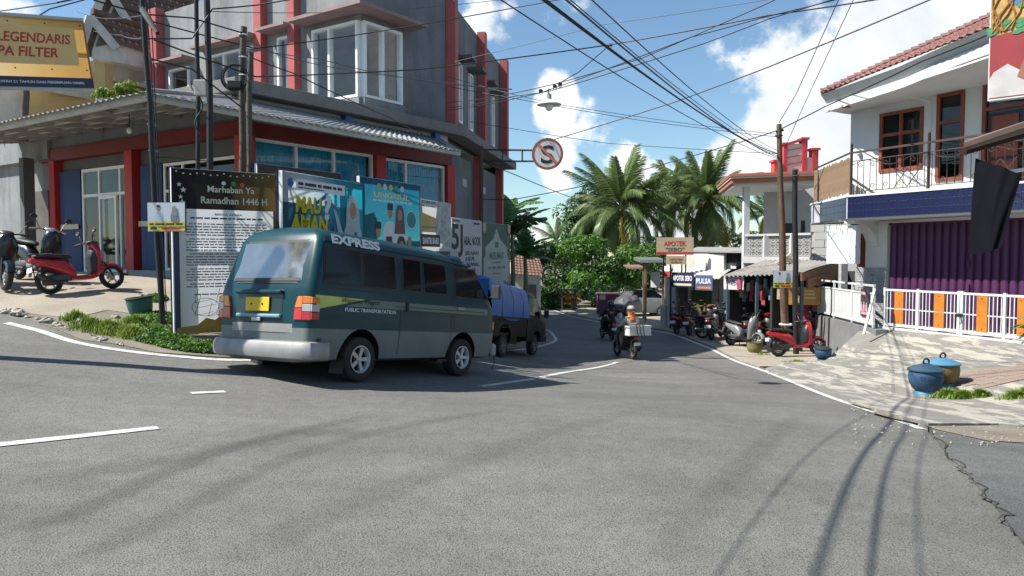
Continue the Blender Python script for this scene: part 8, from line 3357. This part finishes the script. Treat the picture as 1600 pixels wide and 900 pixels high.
B_ = 'bush'
tree('bright green bush at the inside of the bend, left end of the hedge row', 868, 445, 45, (2.1, 1.5, 1.7), 5200, .22, M_LEAF1, B_, B_, seed=2)
tree('large bright bush with layered leaves below the left coconut palm', 930, 418, 47, (3.1, 2.0, 2.2), 8600, .25, M_LEAF1, B_, B_, seed=3, k=20)
tree('spreading bright bush reaching right towards the pharmacy sign', 995, 422, 48, (2.7, 1.8, 1.8), 7000, .25, M_LEAF1, B_, B_, seed=4, k=18)
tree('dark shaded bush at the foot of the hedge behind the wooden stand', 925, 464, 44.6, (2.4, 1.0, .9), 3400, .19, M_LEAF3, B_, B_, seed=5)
tree('low bush beside the purple kiosk', 935, 458, 43.0, (.55, .5, .75), 800, .14, M_LEAF2, B_, B_, seed=15)
tree('tall mid green tree rising left of the left coconut palm', 905, 372, 56, (2.3, 2.2, 3.2), 5600, .28, M_LEAF2, seed=6, k=20)
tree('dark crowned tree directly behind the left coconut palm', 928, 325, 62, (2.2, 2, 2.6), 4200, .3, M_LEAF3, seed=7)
tree('olive green small tree between the bushes and the palms', 885, 402, 50, (1.7, 1.4, 1.5), 3000, .22, M_LEAF2, seed=8)
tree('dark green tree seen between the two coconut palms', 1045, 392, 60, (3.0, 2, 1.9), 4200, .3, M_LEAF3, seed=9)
tree('dark tree behind the banana plants by the small tiled house', 822, 398, 47, (1.6, 1.5, 2.0), 3200, .25, M_LEAF3, seed=10)
tree('green tree above the pharmacy roofs right of the right coconut palm', 1150, 385, 60, (2.6, 2, 1.8), 3200, .28, M_LEAF2, seed=13)
tree('orange leaved croton shrub by the wooden stand', 897, 469, 42.5, (.62, .5, .42), 700, .15, M_CROTON, 'croton_shrub', 'shrub', seed=11, k=9)

# far woods ahead, with an unseen nearer belt added behind to darken reflections
r6 = random.Random(21)
mb = MB()
for i in range(230):
    a = 2 * PI * i / 230 + r6.uniform(-.01, .01)
    f = .5 + .5 * math.sin(a)          # 1 straight ahead
    rr_ = 42 + 78 * f + r6.uniform(-4, 8)
    c = Vector((math.cos(a) * rr_, math.sin(a) * rr_ + 4, -1.2 + (3.2 + 3.2 * r6.random()) * .5))
    h = r6.uniform(3.0, 5.2)
    s = rr_ * .02 + 1.0
    c.z = -2 + h * .5 + (1.6 if math.cos(a) < -.2 else 0)
    leaves(mb, clumps(c, (s * 1.6, s * 1.4, h * .55), 5, r6, .6), 130, .9, r6, .5)
single('woods_and_added_belt', mb, M_LEAF3, 'distant dark green trees closing the view, with an added unseen belt behind the camera that darkens reflections', 'woods', kind='stuff', recalc=False)

# coconut palms: every frond a part
FR = []
for (bend, ln, seed) in ((.55, 1.0, 1), (1.15, 1.0, 2), (1.75, .95, 3), (2.3, .9, 4), (.3, .85, 5)):
    r = random.Random(seed)
    mb = MB()
    pts = []
    p = Vector((0, 0, 0))
    ang = 0.0
    n = 78
    for i in range(n + 1):
        pts.append(p.copy())
        p = p + Vector((math.cos(ang), 0, -math.sin(ang))) * (ln / n)
        ang += bend / n * (.5 + i / n)
    mb.tube([pts[i] for i in range(0, n + 1, 4)], [.010 - .0005 * k for k in range(len(range(0, n + 1, 4)))], 5)
    for i in range(6, n):
        t = i / n
        L_ = .29 * min(1, (t - .08) * 5) * (1 - .62 * t ** 2.2)
        T = (pts[i + 1] - pts[i - 1]).normalized()
        for s in (-1, 1):
            for kk in (0,):
                side = Vector((0, s, 0))
                d = (side * .8 + T * (.55 + .4 * t) + Vector((0, 0, -.25 - .35 * r.random()))).normalized()
                b0, b1 = pts[i], pts[i] + d * L_ * .55
                b2 = b1 + (d + Vector((0, 0, -.75 - .5 * r.random()))).normalized() * L_ * .5
                w = T * .0062
                mb.add([b0 - w, b0 + w, b1 + w * 1.1, b1 - w * 1.1, b2], [(0, 1, 2, 3), (3, 2, 4)])
    FR.append(mb.mesh('frond', recalc=False))


def coconut(label, u, v, d, size, seed, nfr=30, trunk_r=.16, lean=(.4, 0)):
    r = random.Random(seed)
    c = W(u, v, d)
    t = thing('coconut_palm', label, 'palm tree', (c.x - lean[0], c.y, -1.5), group='coconut palms beyond the bend')
    mb = MB()
    k = 14
    b = Vector((c.x - lean[0], c.y, -1.8))
    pts = [b.lerp(c, i / k) + Vector((lean[0] * -.3 * math.sin(i / k * PI), 0, 0)) for i in range(k + 1)]
    rs = []
    P2 = []
    for i in range(k):
        for q in (0, .5):
            P2.append(pts[i].lerp(pts[i + 1], q))
            rs.append(trunk_r * (1.15 - .35 * i / k) * (1.04 if q == 0 else .95))
    mb.tube(P2, rs, 10)
    part(t, 'trunk', mb, M_TRUNK, smooth=True)
    for i in range(nfr):
        f = i / nfr
        az = i * 2.399 + r.uniform(-.25, .25)
        if f < .2:
            el, var = R(r.uniform(62, 86)), 4 if r.random() < .5 else 0
        elif f < .5:
            el, var = R(r.uniform(28, 58)), 1 if r.random() < .6 else 0
        elif f < .78:
            el, var = R(r.uniform(-2, 28)), 1 if r.random() < .5 else 2
        else:
            el, var = R(r.uniform(-48, -12)), 2 if r.random() < .4 else 3
        o = link('frond', FR[var], M_PALM if not (f > .8 and r.random() < .22) else M_PALMY, t)
        s = size * r.uniform(.85, 1.08) * (.88 if f < .2 else 1)
        o.location = c - t.location + Vector((0, 0, r.uniform(-.2, .25)))
        o.rotation_euler = (r.uniform(-.5, .5), -el, az)
        o.rotation_mode = 'XYZ'
        o.scale = (s, s, s)
    mb = MB()
    for i in range(9):
        a = r.uniform(0, 6.3)
        mb.sphere(c + Vector((math.cos(a) * .32, math.sin(a) * .32, -.35 - r.random() * .3)), .13, 8, 6, 1, 1, 1.2)
    o = part(t, 'coconuts', mb, mat('coconut_husk', (0.28, 0.15, 0.03), .7, var=.3), smooth=True)
    o['kind'] = 'stuff'
    return t


coconut('left coconut palm, tallest crown behind the bushes', 972, 326, 53, 5.1, 3, 50)
coconut('right coconut palm with one yellowing frond over the pharmacy roof', 1104, 312, 54, 4.9, 8, 46, lean=(-.3, 0))
coconut('smaller coconut palm half hidden between the two large ones', 1052, 318, 62, 4.6, 12, 30)
coconut('far coconut palm peeping out right of the white column', 1199, 335, 64, 3.2, 17, 16)
coconut('small distant palm at the left of the mid green tree', 872, 378, 66, 3.2, 23, 14)

# banana plants
BL = []
for (bend, seed) in ((.45, 1), (.9, 2), (1.5, 3)):
    mb = MB()
    n = 16

    def rib(t):
        a = bend * t
        return Vector((math.sin(a) / bend, 0, (math.cos(a) - 1) / bend)) if bend else Vector((t, 0, 0))
    r = random.Random(seed)
    tears = [r.uniform(-.02, .02) for _ in range(n + 1)]
    for s in (-1, 1):
        for i in range(n):
            t0, t1 = i / n, (i + 1) / n - (.012 if r.random() < .4 else 0)
            w0, w1 = [.19 * math.sin(PI * min(1, max(0, .06 + .94 * (t * .93 + .05)))) ** .6 for t in (t0, t1)]
            q0, q1 = rib(t0), rib(t1)
            dz = -.05 + tears[i]
            mb.add([q0, q1, q1 + Vector((.01, s * w1, dz)), q0 + Vector((0, s * w0, dz))], [(0, 1, 2, 3)])
    mb.tube([rib(i / 8) for i in range(9)], [.012 - .001 * i for i in range(9)], 5)
    BL.append(mb.mesh('leaf', recalc=False))


def banana(label, u, v, d, size, seed, n=11):
    r = random.Random(seed)
    c = W(u, v, d)
    g_ = Z(c.x, c.y)
    t = thing('banana_plant', label, 'banana plant', (c.x, c.y, g_), group='banana plants behind the corner building')
    mb = MB().tube([(c.x, c.y, g_ - .2), (c.x + .05, c.y, (g_ + c.z) / 2), c], [.16, .13, .07], 10)
    part(t, 'trunk', mb, mat('banana_stem', (0.13, 0.15, 0.06), .7, var=.3))
    for i in range(n):
        o = link('leaf', BL[r.randrange(3)], M_BANANA, t)
        s = size * r.uniform(.8, 1.15)
        o.scale = (s, s, s)
        o.location = c - t.location + Vector((0, 0, r.uniform(-.3, .1)))
        o.rotation_euler = (r.uniform(-.4, .4), -R(r.uniform(15, 75)), i * 2.4 + r.uniform(-.3, .3))
    return t


banana('banana plant with a long leaf reaching right over the small tiled house', 800, 360, 36, 2.1, 5, 17)
banana('second banana plant close to the corner building wall', 790, 335, 40, 2.2, 9, 15)
banana('lower banana plant in front of the dark tree', 820, 395, 38, 1.7, 14, 14)

# ground cover, grass tufts and stones on the verge


def tufts(name, label, area, n, hgt, m, seed, zf=None, lean=.5, wd=.012):
    """grass blades scattered over pixel-defined patches on the ground"""
    r = random.Random(seed)
    mb = MB()
    for (u, v, rx, ry, k) in area:
        c = on_ramp(u, v) if zf else GP(u, v)
        for _ in range(int(n * k)):
            a, q = r.uniform(0, 6.283), abs(r.gauss(0, .55))
            x, y = c.x + math.cos(a) * q * rx, c.y + math.sin(a) * q * ry
            mb.v.append((x, y, max(.3, 1.1 - .6 * q)))
            mb.f.append(None)
    pts = [(p[0], p[1]) for p in mb.v]
    kh = [p[2] for p in mb.v]
    zz = Zs(pts) if not zf else [zf(*p) for p in pts]
    mb.v, mb.f = [], []
    for (x, y), z, k_ in zip(pts, zz, kh):
        h = hgt * r.uniform(.45, 1.2) * k_
        d = Vector((r.uniform(-1, 1), r.uniform(-1, 1), 0)) * lean * h
        s = Vector((-d.y, d.x, 0)).normalized() * wd
        p = Vector((x, y, z + .015))
        mb.add([p - s, p + s, p + d * .4 + Vector((0, 0, h * .7)) + s * .7, p + d * .4 + Vector((0, 0, h * .7)) - s * .7, p + d + Vector((0, 0, h))], [(0, 1, 2, 3), (3, 2, 4)])
    return single(name, mb, m, label, 'grass', kind='stuff', recalc=False)


def weeds(name, label, area, n, hgt, size, m, seed):
    r = random.Random(seed)
    pts = []
    for (u, v, rx, ry, k) in area:
        c = GP(u, v)
        for _ in range(int(n * k)):
            a, q = r.uniform(0, 6.283), math.sqrt(r.random())
            pts.append((c.x + math.cos(a) * q * rx, c.y + math.sin(a) * q * ry, 1 - q * q))
    zz = Zs([p[:2] for p in pts])
    mb = MB()
    for (x, y, k), z in zip(pts, zz):
        p = Vector((x, y, z + .02 + hgt * r.random() * (.35 + .65 * k)))
        nrm = Vector((r.uniform(-1, 1), r.uniform(-1, 1), r.uniform(.2, 1.4))).normalized()
        a = nrm.cross(Vector((r.uniform(-1, 1), r.uniform(-1, 1), .1))).normalized()
        b = nrm.cross(a)
        s = size * r.uniform(.5, 1.3)
        mb.add([p - a * s * .5, p + b * s * .3, p + a * s * .5, p - b * s * .3], [(0, 1, 2, 3)])
    return single(name, mb, m, label, 'weeds', kind='stuff', recalc=False)


tufts('verge_grass', 'bright grass tufts on the verge by the edge line', [(140, 514, .30, .22, .7), (172, 520, .34, .26, 1.3), (205, 527, .30, .22, 1.0), (215, 512, .35, .25, .8), (118, 503, .25, .15, .4)], 900, .17, M_GRASS, 4)
weeds('verge_weeds', 'low leafy weeds spreading along the foot of the billboards', [(235, 520, .42, .32, 1), (262, 535, .5, .3, 1.4), (300, 545, .55, .28, 1.4), (345, 548, .55, .3, 1.3), (385, 550, .5, .35, 1.2), (250, 500, .4, .35, .8), (225, 505, .3, .3, .6), (430, 548, .6, .5, 1.0), (243, 470, .2, .3, .5)], 1900, .11, .055, M_WEED, 6)
tufts('bin_grass', 'grass tuft growing at the foot of the lidded bins', [(1480, 622, .28, .2, 1.2), (1505, 624, .24, .18, .9), (1530, 622, .2, .14, .6), (1585, 624, .22, .12, .6), (1600, 620, .2, .15, .4)], 800, .14, M_GRASS, 8, zf=ZR, lean=.8)
tufts('forecourt_grass', 'thin grass along the forecourt edge', [(1060, 503, .4, .3, .5), (1245, 568, .5, .25, .35), (1265, 577, .4, .2, .25), (1190, 556, .3, .2, .15)], 500, .10, M_GRASS, 9)
STN = []
for k in range(4):
    r = random.Random(k + 40)
    mb = MB().sphere((0, 0, 0), .5, 9, 6)
    mb.v = [tuple(Vector(p) * r.uniform(.72, 1.2)) for p in mb.v]
    STN.append(mb.mesh('stone', bevel=0))
for i, (u, v, s) in enumerate([(10, 489, .22), (28, 492, .3), (45, 497, .16), (75, 505, .26), (90, 510, .2), (128, 502, .3), (150, 530, .16), (160, 533, .19), (186, 538, .12), (176, 515, .2), (102, 515, .14), (60, 500, .14), (180, 498, .2), (190, 540, .1)]):
    p = GP(u, v)
    o = link('stone', STN[i % 4], M_STONE)
    o.location = (p.x, p.y, p.z + s * .10)
    o.scale = (s, s * .8, s * .5)
    o.rotation_euler = (rnd.uniform(-.2, .2), rnd.uniform(-.2, .2), rnd.uniform(0, 6))
    tag(o, 'pale broken stone lying on the edge of the concrete apron', 'stone', 'rubble stones along the verge')
# litter and small stones along the right edge
r = random.Random(77)
mb = MB()
for _ in range(120):
    u, v = r.uniform(1330, 1600), r.uniform(640, 700)
    if v < 620 + (u - 1300) * .32 and u < 1440:
        continue
    p = GP(u, v)
    mb.box((p.x, p.y, p.z + .035), (r.uniform(.006, .03), r.uniform(.006, .025), r.uniform(.005, .015)), r.uniform(0, 3))
for _ in range(160):
    u, v = r.uniform(1200, 1330), r.uniform(566, 590)
    p = GP(u, v)
    mb.box((p.x, p.y, p.z + .04), (r.uniform(.006, .03), r.uniform(.006, .025), r.uniform(.005, .015)), r.uniform(0, 3))
single('gravel_litter', mb, M_STONE, 'loose grit and small stones along the right road edge', 'gravel', kind='stuff')
# shoulder of earth and broken surface at the right road edge
structure('shoulder', patch([tuple(GP(u, v)[:2]) for (u, v) in ((1330, 632), (1400, 657), (1452, 674), (1530, 690), (1640, 700), (1640, 655), (1540, 652), (1450, 650), (1380, 636))], .4, dz=.03, wob=.12), M_EARTH)
# ornamental palm at the right edge and balcony plants
op = thing('ornamental_plant', 'spiky green plant at the right edge before the white gate', 'plant', tuple(on_ramp(1612, 540)))
for i in range(12):
    mb = MB()
    a = i * 2.4
    c = Vector(op.location)
    d = Vector((math.cos(a), math.sin(a), 0))
    pts = [c + Vector((0, 0, .3)) + d * (.5 * t) + Vector((0, 0, .5 * t - .5 * t * t)) for t in [k / 6 for k in range(7)]]
    sd = Vector((-d.y, d.x, 0))
    mb.add([p - sd * .035 * math.sin(PI * min(1, .15 + k / 7)) for k, p in enumerate(pts)] + [p + sd * .035 * math.sin(PI * min(1, .15 + k / 7)) for k, p in enumerate(pts)], [(k, k + 1, 8 + k, 7 + k) for k in range(6)])
    part(op, 'leaf', mb, M_WEED, recalc=False)
mb = MB().tube([Vector(op.location) + Vector((0, 0, -.1)), Vector(op.location) + Vector((0, 0, .32))], .05, 8)
part(op, 'stem', mb, M_TRUNK)
for i, (u, v, lab) in enumerate(((172, 143, 'leafy balcony plant in a planter above the tin canopy, left one'), (208, 138, 'leafy balcony plant in a planter above the tin canopy, right one'))):
    c = W(u, v, 22)
    t = thing('potted_plant', lab, 'plant', (c.x, c.y, c.z - .4), group='balcony plants')
    mb = MB()
    r = random.Random(i + 3)
    leaves(mb, clumps(c, (.52, .3, .22), 9, r, .5), 420, .15, r)
    part(t, 'foliage', mb, M_GRASS, recalc=False)
    mb = MB().box(c - Vector((0, 0, .38)), (.7, .3, .3))
    part(t, 'planter', mb, M_OLDWHITE, bevel=.02)

# ------------------------------------------------------------------ far things by the bend
th = thing('tiled_cottage', 'small cottage with brown tiled roof behind the pickup', 'cottage', tuple(W(822, 445, 42)))
c = W(822, 440, 42)
mb = MB()
mb.box((c.x + .1, 43.5, -.5), (1.5, 2.4, 2.3))
part(th, 'wall', mb, M_OLDWHITE)
e0_, e1x = Vector((c.x - .8, 42.0, .62)), Vector((c.x + 1.05, 42.0, .5))
tiled(e0_, e1x, e1x + Vector((-.25, 1.5, 1.0)), e0_ + Vector((.0, 1.5, 1.1)), th, 'tiled_roof', mat('cottage_tile', (0.17, 0.095, 0.07), .9, var=.35, vs=4), .2, .25)
mb = MB()
mb.box((c.x + .35, 42.27, -.6), (.5, .08, 1.2))
part(th, 'door', mb, M_DARKTIN)
mb = MB()
mb.prism([Vector((c.x - 1.0, 41.9, .5)), Vector((c.x - .75, 41.9, .6)), Vector((c.x - .75, 43.5, 1.6)), Vector((c.x - 1.0, 43.5, 1.5))], (0, 0, .1))
part(th, 'barge_board', mb, M_WHITE)
c = W(950, 483, 39)
t = thing('purple_kiosk', 'faded purple wooden kiosk beside the covered silver car', 'kiosk', (c.x, c.y, Z(c.x, c.y)))
g_ = Z(c.x, c.y)
M_PURK = mat('faded_purple', (0.13, 0.045, 0.10), .85, var=.3, vs=2, dirt=.5, dcol=(.2, .13, .16))
mb = MB()
mb.box((c.x, c.y + .4, g_ + .55), (1.05, .8, 1.15))
part(t, 'body', mb, M_PURK)
mb = MB()
for k in range(6):
    mb.box((c.x - .45 + k * .18, c.y - .005, g_ + .45), (.16, .03, .8))
part(t, 'front_planks', mb, M_PURK)
mb = MB()
mb.box((c.x, c.y + .35, g_ + 1.16), (1.2, 1.0, .06))
part(t, 'lid', mb, mat('kiosk_lid', (0.2, 0.12, 0.14), .8))
mb = MB()
mb.box((c.x - .3, c.y - .03, g_ + .98), (.32, .02, .28))
part(t, 'notice', mb, M_CREAM)
c = W(888, 480, 42)
g_ = Z(c.x, c.y)
t = thing('wooden_stand', 'small rustic wooden stand at the edge of the bend', 'stand', (c.x, c.y, g_))
for dx, dy in ((-.35, 0), (.35, 0), (-.35, .5), (.35, .5)):
    mb = MB()
    mb.bar((c.x + dx, c.y + dy, g_ - .1), (c.x + dx * 1.05, c.y + dy, g_ + 1.2), .07, .07)
    part(t, 'leg', mb, M_WOODP)
mb = MB()
mb.box((c.x, c.y + .25, g_ + 1.22), (1.05, .8, .06))
mb.box((c.x, c.y + .25, g_ + .95), (.8, .5, .04))
part(t, 'top', mb, M_WOODP)
# silver car half under a grey cover
c = W(1000, 484, 38.5)
g_ = Z(c.x, c.y)
car = thing('silver_car', 'silver car parked beside the kiosk with a grey cover over its nose', 'car', (c.x, c.y, g_), (0, 0, R(6)))
mb = MB()
mb.rings([[(x, -w, zb), (x, -w - .02, zm), (x, -w * .86, zt), (x, w * .86, zt), (x, w + .02, zm), (x, w, zb)] for x, w, zb, zm, zt in ((-1.25, .6, .35, .6, .78), (-1.1, .72, .25, .7, .95), (-.3, .76, .22, .75, 1.0), (.8, .76, .22, .75, .98), (1.25, .72, .25, .7, .92), (1.38, .6, .35, .6, .75))])
part(car, 'body', mb, M_SILVB, smooth=True, world=False, angle=35)
mb = MB()
mb.rings([[(x, -w, .93), (x, -w * .85, zt), (x, w * .85, zt), (x, w, .93)] for x, w, zt in ((-.75, .64, 1.0), (-.3, .66, 1.38), (.55, .66, 1.38), (1.1, .62, 1.0))])
part(car, 'cabin', mb, M_DGLASS, smooth=True, world=False, angle=35)
mb = MB()
mb.grid(lambda i, j: Vector((-.28 + .8 * i, (j - .5) * 1.16, 1.39 + .015 * math.sin(j * PI))), 4, 6)
part(car, 'roof', mb, M_SILVB, smooth=True, world=False)
for x, y in ((-.8, -.72), (.9, -.72), (-.8, .72), (.9, .72)):
    car_wheel(car, x, y, .28, .16, 5)
cov = thing('car_cover', 'crumpled dark grey cover thrown over the nose of the silver car', 'cover', (c.x, c.y, g_), (0, 0, R(6)))
mb = MB()
rc_ = random.Random(9)
mb.grid(lambda i, j: Vector((-1.42 + 1.05 * i + .06 * math.sin(j * 9), (j - .5) * 1.72, (.3 + .9 * math.sin(min(1, .12 + i) * PI * .5)) * math.sin(PI * (.1 + .8 * j)) ** .4 + .03 * math.sin(i * 15 + j * 8) + .12)), 16, 16)
part(cov, 'sheet', mb, mat('cover_grey', (0.04, 0.043, 0.052), .7, var=.3), smooth=True, world=False, angle=0)
# roadside shelter over the car
c = W(1018, 500, 35)
sh_ = thing('roadside_shelter', 'small open shelter with flat dark roof and notice board left of the pharmacy', 'shelter', (c.x, c.y, Z(c.x, c.y)))
g_ = Z(c.x, c.y) - .1
for (u, d) in ((1009, 34.5), (1040, 34), (1006, 36.4), (1036, 36.2)):
    q = W(u, 430, d)
    mb = MB()
    mb.bar((q.x, q.y, g_), (q.x, q.y, 1.35), .09, .09)
    part(sh_, 'post', mb, mat('shelter_post', (0.24, 0.17, 0.11), .8, var=.2))
qa, qb = W(1000, 410, 34.2), W(1040, 408, 33.6)
mb = MB()
mb.prism([Vector((qa.x, qa.y, 1.35)), Vector((qb.x, qb.y, 1.35)), Vector((qb.x + .2, 36.4, 1.45)), Vector((qa.x + .1, 36.6, 1.45))], (0, 0, .14))
part(sh_, 'roof', mb, mat('shelter_roof', (0.13, 0.14, 0.15), .7, var=.2))
mb = MB()
qc, qd = W(983, 420, 38), W(1010, 420, 37.5)
mb.prism([Vector((qc.x, qc.y, 1.0)), Vector((qd.x, qd.y, 1.0)), Vector((qd.x, 40, 1.1)), Vector((qc.x, 40, 1.1))], (0, 0, .08))
part(sh_, 'lower_roof', mb, mat('rust_roof', (0.2, 0.12, 0.10), .8, var=.2))
qe, qf = W(1017, 449, 36), W(1031, 449, 35.8)
mb = MB()
mb.obox(qe, qf - qe, Vector((0, .04, 0)), Vector((0, 0, .75)))
part(sh_, 'notice_board', mb, M_PRINTW)
mb = MB()
for k in range(5):
    mb.obox(qe + Vector((.08, -.006, .12 + k * .12)), Vector((.3 - .03 * (k % 3), 0, 0)), Vector((0, .004, 0)), Vector((0, 0, .035)))
o = part(sh_, 'small_print', mb, M_TXTG)
o['kind'] = 'stuff'
